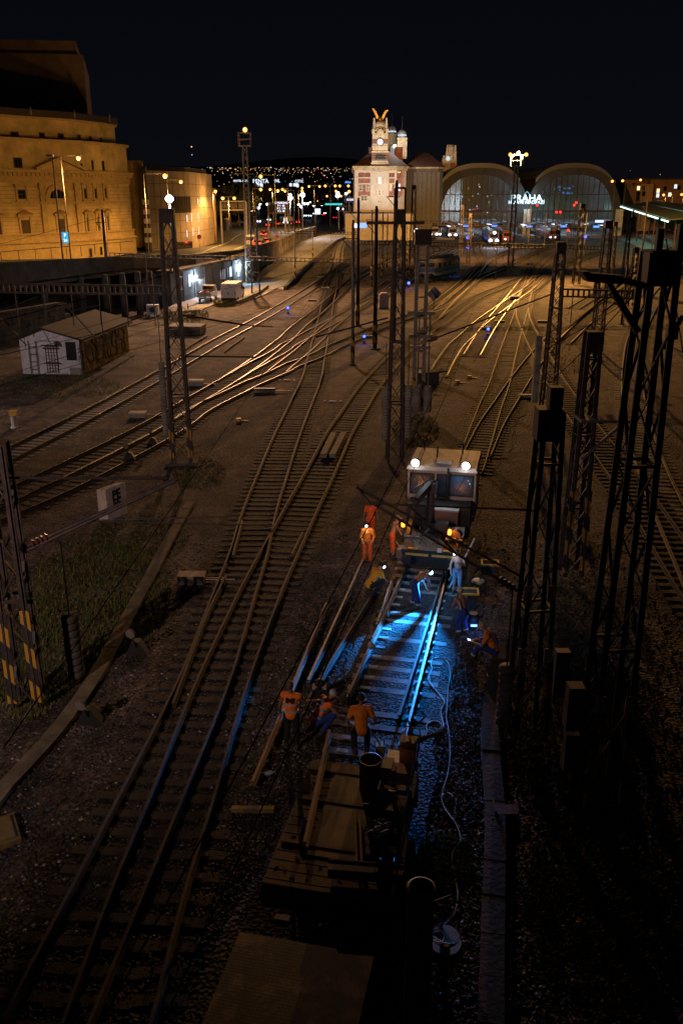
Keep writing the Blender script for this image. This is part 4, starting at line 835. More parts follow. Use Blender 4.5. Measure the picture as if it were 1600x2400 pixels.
mb.build('sign_frame', STEEL, sg); light('POINT', (kx(1231), YH-5, HZ(YH, 470)), 2600, (0.35, 0.75, 1.0), sg, 1.0, name='sign_glow')
# platforms, canopies and their lamps
for i, (px, w_, y0, y1, lab) in enumerate([(1045, 6, 300, 400, 'leftmost canopied platform beside the clock building'), (1096, 6, 318, 405, 'canopied platform in front of the middle of the left hall'), (1165, 6, 318, 405, 'canopied platform at the right side of the left hall'), (1248, 6, 312, 405, 'canopied platform below the illuminated station letters'), (1330, 6, 312, 405, 'canopied platform left of the red train in the right hall'), (1408, 6, 310, 405, 'canopied platform at the right pier of the right hall')]):
    x = kx(px, y0); pf = thing('platform', lab, 'platform', (x, y0, 0), group='platforms of the station'); vx = x/y0*0.12
    mb = MB(); mb.prism([(x-w_/2, y0), (x+w_/2, y0), (x+w_/2+vx*80, y1), (x-w_/2+vx*80, y1)], 0, .55); mb.build('platform_slab', PLAT, pf)
    mb = MB(); mb.ext([(x-w_/2, y0+4, 4.6), (x, y0+4, 4.1), (x+w_/2, y0+4, 4.6), (x+w_/2, y0+4, 4.75), (x, y0+4, 4.3), (x-w_/2, y0+4, 4.75)], (vx*80, y1-y0-5, 0)); mb.build('canopy', CANR, pf)
    for k in range(7): f = (k+.5)/7; m_ = MB(); m_.tube((x+vx*80*f, y0+4+(y1-y0-5)*f, .55), (x+vx*80*f, y0+4+(y1-y0-5)*f, 4.15), .14, n=6); m_.build('canopy_post', STEEL, pf)
    mb = MB(); rr = random.Random(i)
    for k in range(16): f = k/16; mb.box(x+vx*80*f+rr.choice((-1.6, 1.6)), y0+4+(y1-y0-6)*f, 4.0, .9, 1.2, .12)
    mb.build('tube_lamp', CANL, pf)
    if i not in (0,): mb = MB(); mb.box(x, y0+4.5, 3.3, 2.0, .2, .6); mb.build('info_board', CANB, pf)
    for f in (.15, .7): light('POINT', (x+vx*80*f, y0+4+(y1-y0-5)*f, 3.7), 260, (0.72, 0.88, 1.0), pf, .3, name='canopy_lamp')
# trailing lights under the halls: lit cars and boards seen between the platforms
REDS = emis('red_stripe_light', (1.0, 0.12, 0.2), 1.5)
for px, py, L_, m_, lab in [(1105, 493, 7, REDS, 'red lit stripe of the train under the left hall, left one'), (1190, 494, 9, REDS, 'red lit stripe of the train under the left hall, right one')]:
    p = RY(px, py, 345); mb = MB(); mb.bar((p.x-L_/2, 345, p.z-.5), (p.x+L_/2, 352, p.z+.6), .3); tag(mb.build('light_strip', m_), lab, 'light')
# trains
TRB = mat('dark_blue_train', (0.06, 0.08, 0.12), .4); TRR = mat('dark_red_train', (0.18, 0.035, 0.03), .45)
def train(name, lab, px, py, Y, m, lamps, body=(2.9, 3.9), L=40, top=True, col=None):
    p = G(px, py); x = RY(px, 530, Y).x; t = thing(name, lab, 'train', (x, Y, 0)); sl = 0.10
    mb = MB(); w2 = body[0]/2; prof = [(-w2, 1.0), (-w2, 2.6), (-w2*.86, 3.5), (-w2*.55, 3.95), (w2*.55, 3.95), (w2*.86, 3.5), (w2, 2.6), (w2, 1.0)]
    mb.ext([(x+a, Y, z) for a, z in prof], (sl*L, L, 0)); mb.build('body', m, t)
    mb = MB(); mb.box(x, Y-.04, 2.3, 2.2, .1, .95); mb.build('windscreen', GLASSD, t)
    mb = MB(); mb.box(x, Y+2, .35, 2.3, 3.2, .65); mb.build('undercarriage', BLACK, t)
    mb = MB(); mb.box(x, Y-.25, .95, 2.5, .5, .25)
    for sx in (-.85, .85): mb.tube((x+sx, Y-.5, 1.05), (x+sx, Y-.02, 1.05), .2, n=10)
    mb.build('buffer_beam', STEEL, t)
    for (dx, z, r) in lamps: m_ = MB(); m_.ball((x+dx, Y-.12, z), r, n=10); m_.build('headlight', LHEAD if col is None else col, t)
    return t, x
tr, x = train('approaching_train', 'approaching train with three blazing white headlights below the left hall', 1158, 0, 262, TRB, [(-.95, 1.45, .48), (.95, 1.45, .48), (0.1, 3.6, .42)])
for dx in (-.95, .95): light('SPOT', (x+dx, 261, 1.5), 5200, (0.75, 0.85, 1.0), tr, .15, (x+dx-12, 200, 0), 60, .8, 'headlight_beam')
train('red_train', 'dark red train with two small headlights standing in the right hall', 1297, 0, 285, TRR, [(-.8, 1.4, .26), (.8, 1.4, .26)])
train('blue_lit_train', 'train with a pair of blue white headlights left of the approaching train', 1061, 0, 300, TRB, [(-1.0, 1.5, .42), (1.0, 1.5, .42)])
train('parked_train', 'dark train with three pale lamps beside the clock building', 1020, 0, 305, TRB, [(-1.4, 1.5, .35), (.5, 1.5, .4), (1.6, 1.5, .3)])
train('dim_train', 'dark train with two small pinkish lamps right of the approaching train', 1190, 0, 270, TRR, [(-.65, 1.5, .22), (.65, 1.5, .22)])
V3 = lambda v: Vector((v.x, v.y, 0))
# green lit platforms at the right edge
GRL = emis('cool_green_tube', (0.60, 1.0, 0.85), 2.5); GRP = mat('green_grey_canopy', (0.06, 0.09, 0.075), .6)
for (a, b, lab) in [(((1452, 484), 300), ((1566, 520), 200), 'lower sloping canopy with a row of cold green white lamps at the right'), (((1497, 478), 330), ((1625, 505), 225), 'upper sloping canopy with a row of cold green white lamps at the right edge')]:
    (pa, Ya), (pb, Yb) = a, b; p, q_ = RY(pa[0], pa[1], Ya), RY(pb[0], pb[1], Yb); z = (p.z+q_.z)/2
    c = thing('lit_canopy', lab, 'canopy', (p.x, p.y, 0), group='green lit platform canopies'); mb = MB(); d = (q_-p).normalized(); nx = Vector((-d.y, d.x, 0))
    mb.ext([p+nx*.2+Vector((0, 0, .3)), q_+nx*.2+Vector((0, 0, .3)), q_+nx*7+Vector((0, 0, .9)), p+nx*7+Vector((0, 0, .9))], (0, 0, .25)); mb.build('canopy', GRP, c)
    n_ = 26
    for k in range(n_):
        if k in (9, 22): continue
        m_ = MB(); r_ = p.lerp(q_, (k+.5)/n_); m_.bar(r_-d*.9, r_+d*.9, .28, .3); m_.build('tube_lamp', GRL, c)
    for k in range(6): r_ = p.lerp(q_, (k+.5)/6); m_ = MB(); m_.tube((r_.x+nx.x*3, r_.y+nx.y*3, 0), (r_.x+nx.x*3, r_.y+nx.y*3, r_.z+.5), .15, n=6); m_.build('canopy_post', STEEL, c)
    mb = MB(); mb.ext([V3(p+nx*6), V3(q_+nx*6), V3(q_+nx*.5), V3(p+nx*.5)], (0, 0, .5)); mb.build('platform_slab', PLAT, c)
    for f in (.2, .5, .8): r_ = p.lerp(q_, f); light('POINT', r_+Vector((0, 0, -1.2)), 900, (0.35, 1.0, 0.72), c, .3, name='canopy_lamp')
# apartment house far right
ap = thing('apartment_house', 'dim brown apartment block with a paler stair tower and a few lit windows, upper right', 'building', (140, 380, 0))
Y = 380; x0, x1, xs = kx(1474, Y), kx(1515, Y), kx(1700, Y); z1 = HZ(Y, 421); z2 = HZ(Y, 432); BRN = mat('brown_brick_house', (0.26, 0.15, 0.085), .9, 0, .2, .3); mb = MB(); mb.box((x1+xs)/2, Y+7, 0, xs-x1, 14, z1); mb.box((kx(1478, Y)+x1)/2-1, Y+9, 0, x1-x0+3, 10, z1); mb.build('wall', BRN, ap)
mb = MB(); mb.box((kx(1488, Y)+x1)/2, Y-1.5, 0, x1-kx(1488, Y), 6, z2); mb.build('stair_tower', mat('pale_stair_tower', (0.42, 0.30, 0.2), .9), ap)
mb = MB(); mb.box((x0+xs)/2, Y+6.5, z1, xs-x0+1, 15.6, .5); mb.build('roof', SHEET, ap)
WARM = emis('warm_lit_window', (1.0, 0.75, 0.4), 1.6)
for px, py, gl in [(1495, 441, WARM), (1541, 447, WARM), (1506, 441, WDIM), (1494, 454, GLASSD), (1507, 454, GLASSD), (1493, 465, GLASSD), (1557, 442, GLASSD), (1582, 437, WLIT), (1568, 456, WLIT), (1590, 440, GLASSD), (1540, 458, WLIT), (1525, 458, GLASSD), (1525, 445, GLASSD)]:
    o = -4.52 if px < 1515 else -.02; A_, B_ = (x0, Y+o), (xs, Y+o); u, z = RV(px, py, A_, B_); window(ap, A_, B_, u-.7, u+.7, z-.9, z+.9, FRAME, gl, .12, (1, 0))
for px, py, Yy in [(1500, 421, 372), (1434, 424, 330), (1458, 424, 335)]: pass
# ------------------------------------------------------------------ far blocks with roof signs beyond the road
FAR = mat('far_dark_facade', (0.03, 0.028, 0.03), .9)
def roof_sign(txt, px, py, Y, size, col, lab, w0, w1, pyb=520, wins=()):
    b = thing('office_block', lab, 'building', (kx(px, Y), Y, 0)); zt_ = HZ(Y, py+6); x0, x1 = kx(w0, Y), kx(w1, Y)
    mb = MB(); mb.box((x0+x1)/2, Y+15, 0, x1-x0, 30, zt_); mb.build('wall', FAR, b); mb = MB(); mb.box((x0+x1)/2, Y+15, zt_, (x1-x0)*.5, 12, 2.2); mb.build('roof_plant', FAR, b)
    for wx, wy in wins: p = RY(wx, wy, Y-.1); m_ = MB(); m_.box(p.x, Y-.1, p.z-1, 2.2, .2, 2.6); m_.build('window', WLIT, b)
    s_ = text('roof_sign', txt, size, (kx(px, Y-1), Y-1, HZ(Y-1, py)), (1, 0, 0), (0, 0, 1), col, b, .2, .03); return b
NW = emis('white_roof_letters', (0.75, 0.88, 1.0), 1.5); NB = emis('blue_roof_letters', (0.10, 0.32, 1.0), 2)
roof_sign('HOTEL & SPA', 568, 424, 900, 2.5, NW, 'low dark office block under the small white letters nearest the floodlight tower', 540, 592)
roof_sign('PENTA', 613, 425, 800, 4.4, NW, 'dark office block with the widest white roof letters, right of the floodlight tower', 590, 640, wins=[(604, 434), (612, 434), (613, 436)])
roof_sign('NL', 652, 424, 820, 3.6, NW, 'narrow dark office block with two white roof letters beside a lamp head', 645, 672)
roof_sign('CITIC', 702, 425, 850, 3.1, NW, 'dark office block with five white roof letters and four lit windows below', 680, 724, wins=[(681, 434), (690, 434), (696, 434), (697, 436)])
roof_sign('Allen', 815, 427, 620, 1.9, NB, 'dark office block with small blue roof letters just left of the clock building', 800, 829)
# dark tree masses behind the road
LEAF = mat('night_foliage', (0.035, 0.045, 0.018), .9, 0, .5, 1.2)
def tree(px, py, Y, h, r, lab, seed):
    p = RY(px, py, Y); t = thing('street_tree', lab, 'tree', (p.x, Y, p.z), group='trees beside the road'); rr = random.Random(seed); mb = MB(); x, z0 = p.x, p.z
    mb.tube((x, Y, z0-1), (x, Y, z0+h*.5), .28, .16, 7)
    for k in range(5): a = rr.uniform(0, 6.28); mb.tube((x, Y, z0+h*.35), (x+math.cos(a)*r*.6, Y+math.sin(a)*r*.6, z0+h*.65), .12, .04, 5)
    mb.build('trunk', mat('bark', (0.06, 0.045, 0.03), .9), t); mb = MB()
    for k in range(520):
        v = Vector((rr.gauss(0, 1), rr.gauss(0, 1), rr.gauss(0, 1))).normalized()*rr.uniform(.35, 1)**.6; q = Vector((x+v.x*r, Y+v.y*r, z0+h*.64+v.z*h*.36)); s = rr.uniform(.18, .5)
        e1 = Vector((rr.gauss(0, 1), rr.gauss(0, 1), rr.gauss(0, 1))).normalized()*s; e2 = Vector((rr.gauss(0, 1), rr.gauss(0, 1), rr.gauss(0, 1))).normalized()*s; mb.add([q-e1, q+e2, q+e1, q-e2], [(0, 1, 2, 3)])
    mb.build('crown', LEAF, t)
for i, (px, py, Y, h, r) in enumerate([(524, 528, 262, 7, 3.6), (541, 526, 270, 8, 4), (560, 522, 280, 8, 4), (585, 516, 300, 9, 4.5), (521, 505, 330, 10, 5), (552, 500, 350, 11, 5.5), (590, 498, 370, 11, 5.5), (628, 496, 390, 11, 5.5), (660, 498, 400, 11, 5), (742, 492, 420, 14, 6), (775, 494, 430, 13, 6)]):
    tree(px, py, Y, h, r, ['small dark tree behind the panelled block', 'dark tree left of the empty sign gantry', 'dark tree under the empty sign gantry', 'dark tree right of the empty sign gantry', 'far dark tree behind the left double lamp', 'far dark tree below the hotel letters', 'far dark tree below the letters PENTA', 'far dark tree left of the lit message board', 'far dark tree behind the lit message board', 'tall far tree right of the white flood lamps', 'tall far tree left of the clock building'][i], i)
# ------------------------------------------------------------------ lattice masts
def lattice(px, py, ptop, w0, w1, lab, bays=9, rz=0.0, stripes=2.2, found=False, m=None, head=True, zt_=None, loc=None, group='lattice masts of the overhead line', cat='mast', leg=0.13, d0=None, single=False):
    p = Vector(loc) if loc else G(px, py); zt_ = zt_ or HZ(p.y, ptop); m = m or STEEL
    t = thing('lattice_mast', lab, cat, (p.x, p.y, 0), 0, group); d0 = d0 or w0
    c, s_ = math.cos(rz), math.sin(rz)
    def P(a, b, f):
        wx = (w0+(w1-w0)*f)/2; wy = (d0+(w1-d0)*f)/2; x, y = a*wx, b*wy; return Vector((p.x+x*c-y*s_, p.y+x*s_+y*c, 0.12+(zt_-0.12)*f))
    for a, b in ((-1, -1), (1, -1), (1, 1), (-1, 1)):
        mb = MB(); mb.bar(P(a, b, 0), P(a, b, 1), leg, leg*.35, up=(0, 1, 0)); mb.bar(P(a, b, 0), P(a, b, 1), leg*.35, leg, up=(0, 1, 0)); o = mb.build('leg', m, t)
        if stripes and b == -1:
            k = MB(); f = stripes/zt_; q0, q1 = P(a, b, 0.02), P(a, b, f); k.bar(q0+Vector((0, -.05*c, 0)), q1+Vector((0, -.05*c, 0)), leg*1.5, .02, up=(0, 1, 0)); k.build('warning_plate', HAZ, o)
    mb = MB(); r = leg*.42
    for i in range(bays):
        f0, f1 = i/bays, (i+1)/bays
        for (a, b), (a2, b2) in (((-1, -1), (1, -1)), ((1, -1), (1, 1)), ((1, 1), (-1, 1)), ((-1, 1), (-1, -1))):
            if single: mb.bar(P(a, b, f0) if i % 2 else P(a2, b2, f0), P(a2, b2, f1) if i % 2 else P(a, b, f1), r, r*.5)
            else: mb.bar(P(a, b, f0), P(a2, b2, f1), r, r*.5); mb.bar(P(a2, b2, f0), P(a, b, f1), r, r*.5)
            if i % 3 == 2: mb.bar(P(a, b, f1), P(a2, b2, f1), r*1.2)
    mb.build('lattice_bracing', m, t)
    if head: mb = MB(); mb.box(p.x, p.y, zt_-.65, w1*1.12, w1*1.12, .68, rz); mb.build('head_plate', m, t)
    if found: mb = MB(); mb.box(p.x, p.y, -.3, w0*1.7, d0*1.7, .45, rz); mb.build('foundation', CONCD, t)
    return t, p, zt_
def weights(t, x, y, z0, n, r=0.19, m=CONC, h=.14, square=False):
    for k in range(n):
        mb = MB()
        if square: mb.box(x, y, z0+k*(h+.03), r*2, r*2, h)
        else: mb.lathe([(r*.9, z0+k*(h+.025)), (r, z0+k*(h+.025)+.03), (r, z0+k*(h+.025)+h-.03), (r*.9, z0+k*(h+.025)+h)], x, y, 12)
        mb.build('counterweight', m, t, not square)
    mb = MB(); mb.tube((x, y, z0-.2), (x, y, z0+n*(h+.03)+2.2), .02, n=5); mb.build('weight_rod', STEEL, t)
tM1, pM1, zM1 = lattice(428, 1082, 490, .98, .56, 'tall dark lattice mast with yellow black base, standing left between two bundles of tracks', 11, 0.1, found=True, leg=.17)
weights(tM1, pM1.x-.72, pM1.y-.3, 1.5, 24, .17)
tM2, pM2, zM2 = lattice(70, 1650, 0, .66, .5, 'dark lattice mast at the lower left edge with bright yellow black legs', 7, 0.08, 3.0, zt_=7.6, single=True, leg=.17)
weights(tM2, pM2.x+1.0, pM2.y+1.2, 0.2, 9, .25, CONCD, .2)
tM3, pM3, zM3 = lattice(924, 1086, 492, .78, .40, 'tall dark lattice mast with two stacks of concrete discs, above the white rail vehicle', 12, 0.05, 0, leg=.15)
weights(tM3, pM3.x-.55, pM3.y-.2, 1.4, 17, .2); weights(tM3, pM3.x+.62, pM3.y-.2, 1.5, 17, .2)
mb = MB(); mb.bar((pM3.x-.25, pM3.y, zM3), (pM3.x-.25, pM3.y, zM3+1.0), .1); mb.bar((pM3.x+.25, pM3.y, zM3), (pM3.x+.25, pM3.y, zM3+1.0), .1); mb.bar((pM3.x-.25, pM3.y, zM3+1), (pM3.x+.25, pM3.y, zM3+1), .1); mb.bar((pM3.x-1.6, pM3.y, zM3-.6), (pM3.x+1.2, pM3.y, zM3-.6), .14); mb.build('cross_arm', STEEL, tM3)
# twin channel mast with two fat cylinders
p = G(978, 978); zt_ = HZ(p.y, 553); t = thing('twin_post_mast', 'twin post mast carrying two fat pale cylinders, beside the end of the right track', 'mast', (p.x, p.y, 0), 0, 'lattice masts of the overhead line')
for s_ in (-.3, .3): mb = MB(); mb.bar((p.x+s_, p.y, 0), (p.x+s_, p.y, zt_), .2, .22); o = mb.build('post', STEELL, t); k = MB(); k.bar((p.x+s_, p.y-.13, .4), (p.x+s_, p.y-.13, 2.6), .2, .02, up=(0, 1, 0)); k.build('warning_plate', HAZ, o)
mb = MB()
for z in np.arange(1.0, zt_, 1.1): mb.bar((p.x-.3, p.y, z), (p.x+.3, p.y, z), .08)
mb.box(p.x, p.y, zt_-.5, 1.0, .6, .9); mb.build('head_plate', STEEL, t)
for z, w_ in ((6.6, 1.7), (5.2, 1.5), (4.5, 1.3)): mb = MB(); mb.box(p.x, p.y-.3, z, w_, .55, .18); mb.build('bracket', STEELL, t)
for dx in (-.12, .55): mb = MB(); mb.lathe([(.2, .5), (.27, .6), (.27, 2.0), (.2, 2.15)], p.x+dx, p.y-.55, 14); mb.tube((p.x+dx, p.y-.55, 2.1), (p.x+dx, p.y-.55, 6.6), .05); mb.build('cylinder', CONC, t, True)
tM5, pM5, zM5 = lattice(1280, 985, 568, .85, .44, 'slender lattice mast with dark cap rising behind the dark switch boxes, right of centre', 14, 0, 0)
mb = MB(); mb.box(pM5.x-.9, pM5.y-.1, 1.2, .35, .4, 4.2); mb.build('ladder_cover', CONC, tM5)
tM6, pM6, zM6 = lattice(1228, 1730, 960, .82, .42, 'near dark lattice mast with pink bands, topped by a boxy switch, behind the sitting man', 7, 0.12, 2.6, single=True, leg=.12, head=False)
weights(tM6, pM6.x-.52, pM6.y+.35, .2, 8, .2, CONC, .2)
mb = MB(); mb.box(pM6.x-.05, pM6.y, zM6-.7, .58, .5, .75); mb.box(pM6.x+.05, pM6.y-.05, zM6+.05, .3, .3, .5); mb.build('switch_box', mat('purple_brown_box', (0.14, 0.10, 0.11), .7), tM6)
PINK = mat('pale_pink_band', (0.50, 0.36, 0.36), .7)
for z in (2.5, 4.2):
    for sx in (-.38, .36): mb = MB(); f = 1-z/zM6*.48; mb.box(pM6.x+sx*f, pM6.y-.5*f, z, .2, .04, .4); mb.build('marker_band', PINK, tM6)
mb = MB(); mb.box(pM6.x+.75, pM6.y-.15, 1.4, .35, .25, 1.3); mb.build('switch_cabinet', mat('lilac_grey_cabinet', (0.12, 0.105, 0.15), .6), tM6)
tM7, pM7, zM7 = lattice(1335, 1350, 778, .66, .40, 'short wide lattice mast with solid cap and lamp platform, behind the near boxy mast', 10, 0.08, 3.4, leg=.16)
mb = MB(); zz = 6.1; mb.box(pM7.x+.5, pM7.y-.3, zz, 1.7, .9, .1); mb.bar((pM7.x+1.2, pM7.y-.6, zz), (pM7.x-.1, pM7.y-.4, zz-1.4), .1); mb.build('platform', mat('purple_brown_box', (0, 0, 0)), tM7)
tM8, pM8, zM8 = lattice(1396, 1882, 590, .84, .48, 'largest dark lattice mast at the right, with a floodlight arm and boxy head', 9, 0.1, 2.8, leg=.13, single=True, head=False)
mb = MB(); zb_ = HZ(pM8.y, 668); mb.box(pM8.x+.0, pM8.y, zb_, .62, .6, HZ(pM8.y, 590)-zb_); mb.box(pM8.x+.3, pM8.y-.1, HZ(pM8.y, 590), .14, .14, .5); mb.box(pM8.x-.1, pM8.y-.1, HZ(pM8.y, 590), .12, .12, .42); mb.build('switch_box', mat('near_black_box', (0.03, 0.025, 0.028), .7), tM8)
mb = MB(); q0 = RY(1372, 648, pM8.y-.1); q1 = RY(1452, 655, pM8.y-.1); mb.bar(q0, q1, .34, .16); mb.ext([q0+Vector((0, -.17, -.08)), q0+Vector((0, .17, -.08)), q0+Vector((-.12, .17, .1)), q0+Vector((-.12, -.17, .1))], (.14, 0, 0)); q2 = RY(1520, 672, pM8.y-.1); mb.bar(q1, q2, .12, .12); mb.bar(RY(1440, 690, pM8.y-.1), RY(1494, 778, pM8.y-.1), .12); mb.bar(RY(1425, 660, pM8.y-.1), RY(1440, 690, pM8.y-.1), .1); mb.build('floodlight_arm', mat('purple_brown_box', (0, 0, 0)), tM8)
for sx in (-.38, .38): mb = MB(); mb.box(pM8.x+sx*.85, pM8.y-.46, 2.75, .2, .04, .42); mb.build('marker_band', PINK, tM8)
mb = MB(); mb.box(pM8.x-.72, pM8.y+.1, .9, .30, .32, 1.0); mb.build('counterweight', CONCD, tM8); mb = MB(); mb.box(pM8.x-.72, pM8.y+.15, 2.0, .36, .34, 1.1); mb.build('counterweight', mat('purple_brown_box', (0, 0, 0)), tM8)
lattice(1395, 825, 517, .95, .55, 'far slim lattice mast ending the long cross beam on the right', 14, 0, 0)
lattice(600, 692, 495, 1.15, .75, 'lattice mast with grey cylinders standing beside the white van', 11, 0, 0)
for i, (px, py, pt, w_, lab) in enumerate([(1078, 900, 620, .0, ''), (1172, 1, 1, 0, ''), ]): pass
for px, py, pt, w_, lab in [(1348, 668, 478, 1.0, 'distant lattice mast in front of the right hall'), (1300, 640, 540, .8, 'distant lattice mast below the red signals'), (1428, 655, 520, .9, 'distant lattice mast left of the green lit canopies'), (1462, 640, 510, .8, 'distant lattice mast in front of the green lit platform'), (964, 660, 434, .9, 'distant lattice mast in front of the station wing'), (1096, 620, 500, .7, 'distant lattice mast before the left hall'), (1078, 600, 480, .7, 'distant lattice mast at the left edge of the left hall'), (1475, 720, 580, .8, 'lattice mast partly hidden by the largest dark mast'), (1395, 700, 640, .7, 'stub lattice post with yellow black foot below the far slim mast')]:
    lattice(px, py, pt, w_, w_*.6, lab, 9, 0, 2.4 if py > 640 else 0, found=False, leg=.16)
# plain posts
def post(px, py, pt, r, lab, m=STEELL, stripe=0, plate=None, top=None, name='catenary_post'):
    p = G(px, py); z = HZ(p.y, pt); t = thing(name, lab, 'post', (p.x, p.y, 0), 0, 'posts of the overhead line'); mb = MB(); mb.tube((p.x, p.y, -.1), (p.x, p.y, z), r, r*.8, 10); mb.build('shaft', m, t, True)
    if stripe: mb = MB(); mb.tube((p.x, p.y, .5), (p.x, p.y, .5+stripe), r*1.22, n=10); mb.build('warning_sleeve', HAZ, t, True)
    mb = MB(); mb.box(p.x, p.y, -.2, r*4, r*4, .3); mb.build('base', CONCD, t)
    mb = MB(); mb.bar((p.x-.9, p.y, z-1.2), (p.x+.3, p.y, z-1.2), .09); mb.bar((p.x-.9, p.y, z-1.2), (p.x, p.y, z-2.2), .07); mb.tube((p.x, p.y, z), (p.x, p.y, z+.25), r*.6, n=6); mb.build('bracket', STEEL, t); return t, p, z
post(261, 735, 496, .22, 'grey tubular post rising in front of the opera house, behind the hut')
post(826, 855, 523, .15, 'near grey post of a pair with a coiled yellow sleeve, left of the white cabinet', stripe=1.8); post(838, 765, 469, .2, 'darker post just behind the grey post with the coiled sleeve', STEEL, 1.8)
post(878, 818, 490, .2, 'dark post with yellow black foot left of the tall central mast', STEEL, 2.2); post(870, 672, 496, .16, 'thin grey post with striped foot in front of the clock building', stripe=2.6)
post(895, 652, 500, .13, 'left slim orange lit post of a pair beside the cabinet', stripe=3); post(906, 640, 505, .13, 'right slim orange lit post of a pair beside the cabinet', stripe=3)
post(922, 800, 429, .2, 'tall thin dark post sticking up beside the central mast top', STEEL); post(953, 625, 520, .13, 'striped thin post behind the central mast', stripe=3)
post(692, 660, 500, .12, 'thin post with striped foot at the yard kerb', stripe=2.2); post(1160, 655, 560, .08, 'thin grey rod post standing among the far rails')
post(733, 610, 540, .14, 'striped post at the far end of the yard kerb', stripe=2.4); post(1236, 585, 478, .16, 'orange lit post in front of the station letters'); post(1188, 560, 500, .15, 'post right of the approaching train'); post(1274, 580, 500, .13, 'slim orange lit signal post before the right hall'); post(1302, 575, 470, .15, 'dark post with red signals before the right hall', STEEL)
post(1500, 620, 470, .17, 'dark post crossing the green lit canopies', STEEL); post(1366, 600, 500, .14, 'grey post at the right pier of the hall')
post(1455, 760, 620, .13, 'thin dark post left of the largest mast, carrying the beam', STEEL)
# cross beams
def beam(p, q, lab, h=.42, n=26, m=STEEL):
    p, q = Vector(p), Vector(q); t = thing('cross_beam', lab, 'beam', p, 0, 'cross beams of the overhead line')
    for dz in (-h/2, h/2): mb = MB(); mb.bar(p+Vector((0, 0, dz)), q+Vector((0, 0, dz)), .13, .1); mb.build('chord', m, t)
    mb = MB()
    for k in range(n+1):
        c = p.lerp(q, k/n); mb.bar(c+Vector((0, 0, -h/2)), c+Vector((0, 0, h/2)), .12, .1)
    mb.build('struts', m, t)
    mb = MB()
    for k in range(2, n, 5):
        c = p.lerp(q, k/n); mb.bar(c+Vector((0, 0, -h/2)), c+Vector((0, 0, -h/2-1.6)), .05)
    mb.build('dropper', m, t); return t
yb = pM1.y+.7; beam(RY(-60, 674, yb-1.5), RY(384, 681, yb), 'lattice beam reaching from the left edge to the tall left mast, above the white hut', n=34)
beam(RY(257, 597, 109), RY(820, 612, 118), 'long thin beam crossing in front of the viaduct and the yard', n=50, m=STEELL)
beam(RY(604, 543, 185), RY(838, 547, 185), 'beam crossing in front of the road with red tail lights', n=30)
beam(RY(838, 568, 120), RY(1408, 581, 120), 'longest beam spanning the fan of rails in front of the halls', n=70)
beam(RY(1317, 686, pM5.y), RY(1492, 691, pM5.y), 'short beam right of the slender capped mast', n=14)
beam(RY(830, 520, 250), RY(1120, 527, 250), 'far beam in front of the clock building', n=40, h=.6); beam(RY(1060, 532, 262), RY(1380, 530, 262), 'far beam in front of the two halls', n=40, h=.6); beam(RY(1000, 497, 280), RY(1230, 505, 280), 'farthest thin beam before the left hall', n=30, h=.5)
beam(RY(1128, 690, 95), RY(1128, 690, 95)+Vector((.01, 0, 0)), 'x') if False else None
# cantilever arms
def cantilever(pts, lab, root_px=None, r=.06):
    t = thing('cantilever_arm', lab, 'cantilever', pts[0][0], 0, 'cantilever arms over the near tracks')
    for k, (a, b, *rr_) in enumerate(pts): mb = MB(); mb.tube(a, b, rr_[0] if rr_ else r, n=8); mb.build('tube', STEEL, t)
    a, b = pts[0][:2]; mb = MB(); d = (Vector(b)-Vector(a)); L = d.length; d.normalize(); mb.lathe([(.05, 0)]+[(rr, .06*i) for i, rr in enumerate([.05, .12, .06, .12, .06, .12, .06, .12, .05])], n=10, axis=d, origin=Vector(a)+d*.25); mb.build('insulator', mat('brown_porcelain', (0.10, 0.05, 0.035), .3), t); return t
y6 = pM6.y
def sl(px, py, Y): return RY(px, py, Y)
cantilever([(sl(1226, 1393, y6), sl(871, 1179, y6+1.6), .036), (sl(1249, 1196, y6), sl(866, 1180, y6+1.6), .026), (sl(1222, 1352, y6+.3), sl(836, 1143, y6+2.2), .034), (sl(871, 1179, y6+1.6), sl(836, 1143, y6+2.2), .03), (sl(1070, 1299, y6+.9), sl(960, 1186, y6+1.2), .025)], 'pair of long slanting tubes reaching left from the near boxy mast over the rail vehicle')
y2 = pM2.y
cantilever([(sl(52, 1285, y2), sl(416, 1122, y2+1.4), .055), (sl(8, 1120, y2), sl(392, 1121, y2+1.3), .04), (sl(60, 1292, y2), sl(410, 1128, y2+1.2), .045), (sl(155, 1222, y2+.5), sl(562, 1210, y2+1), .022), (sl(205, 1221, y2+.6), sl(640, 1232, y2+1.2), .015)], 'slanting double tube arm reaching right from the lower left mast past the marker stone')
y3 = pM3.y
cantilever([(sl(1000, 800, y3), sl(1290, 690, y3+6), .04), (sl(908, 745, y3), sl(740, 790, y3-2), .04)], 'thin arm leaving the tall central mast at half height')
cantilever([(sl(1486, 640, 50), sl(1330, 770, 50), .05), (sl(1486, 690, 50), sl(1385, 800, 50), .03)], 'dark arm with insulator right of the slender capped mast')
cantilever([(sl(430, 739, pM1.y), sl(575, 762, pM1.y+3), .05), (sl(575, 762, pM1.y+3), sl(640, 766, pM1.y+5), .03), (sl(425, 835, pM1.y), sl(600, 837, pM1.y+2), .04)], 'dark drooping arm right of the tall left mast')
cantilever([(sl(0, 746, 38), sl(62, 808, 40), .03), (sl(70, 712, 40), sl(120, 808, 40), .02), (sl(145, 705, 40), sl(245, 815, 40), .03), (sl(40, 690, 40), sl(62, 820, 40), .015), (sl(235, 716, 40), sl(247, 828, 40), .02), (sl(0, 728, 40), sl(90, 695, 40), .02), (sl(80, 712, 40), sl(80, 790, 40), .02), (sl(172, 728, 40), sl(234, 715, 40), .02)], 'thin pale registration arms hanging from the beam in front of the hut')
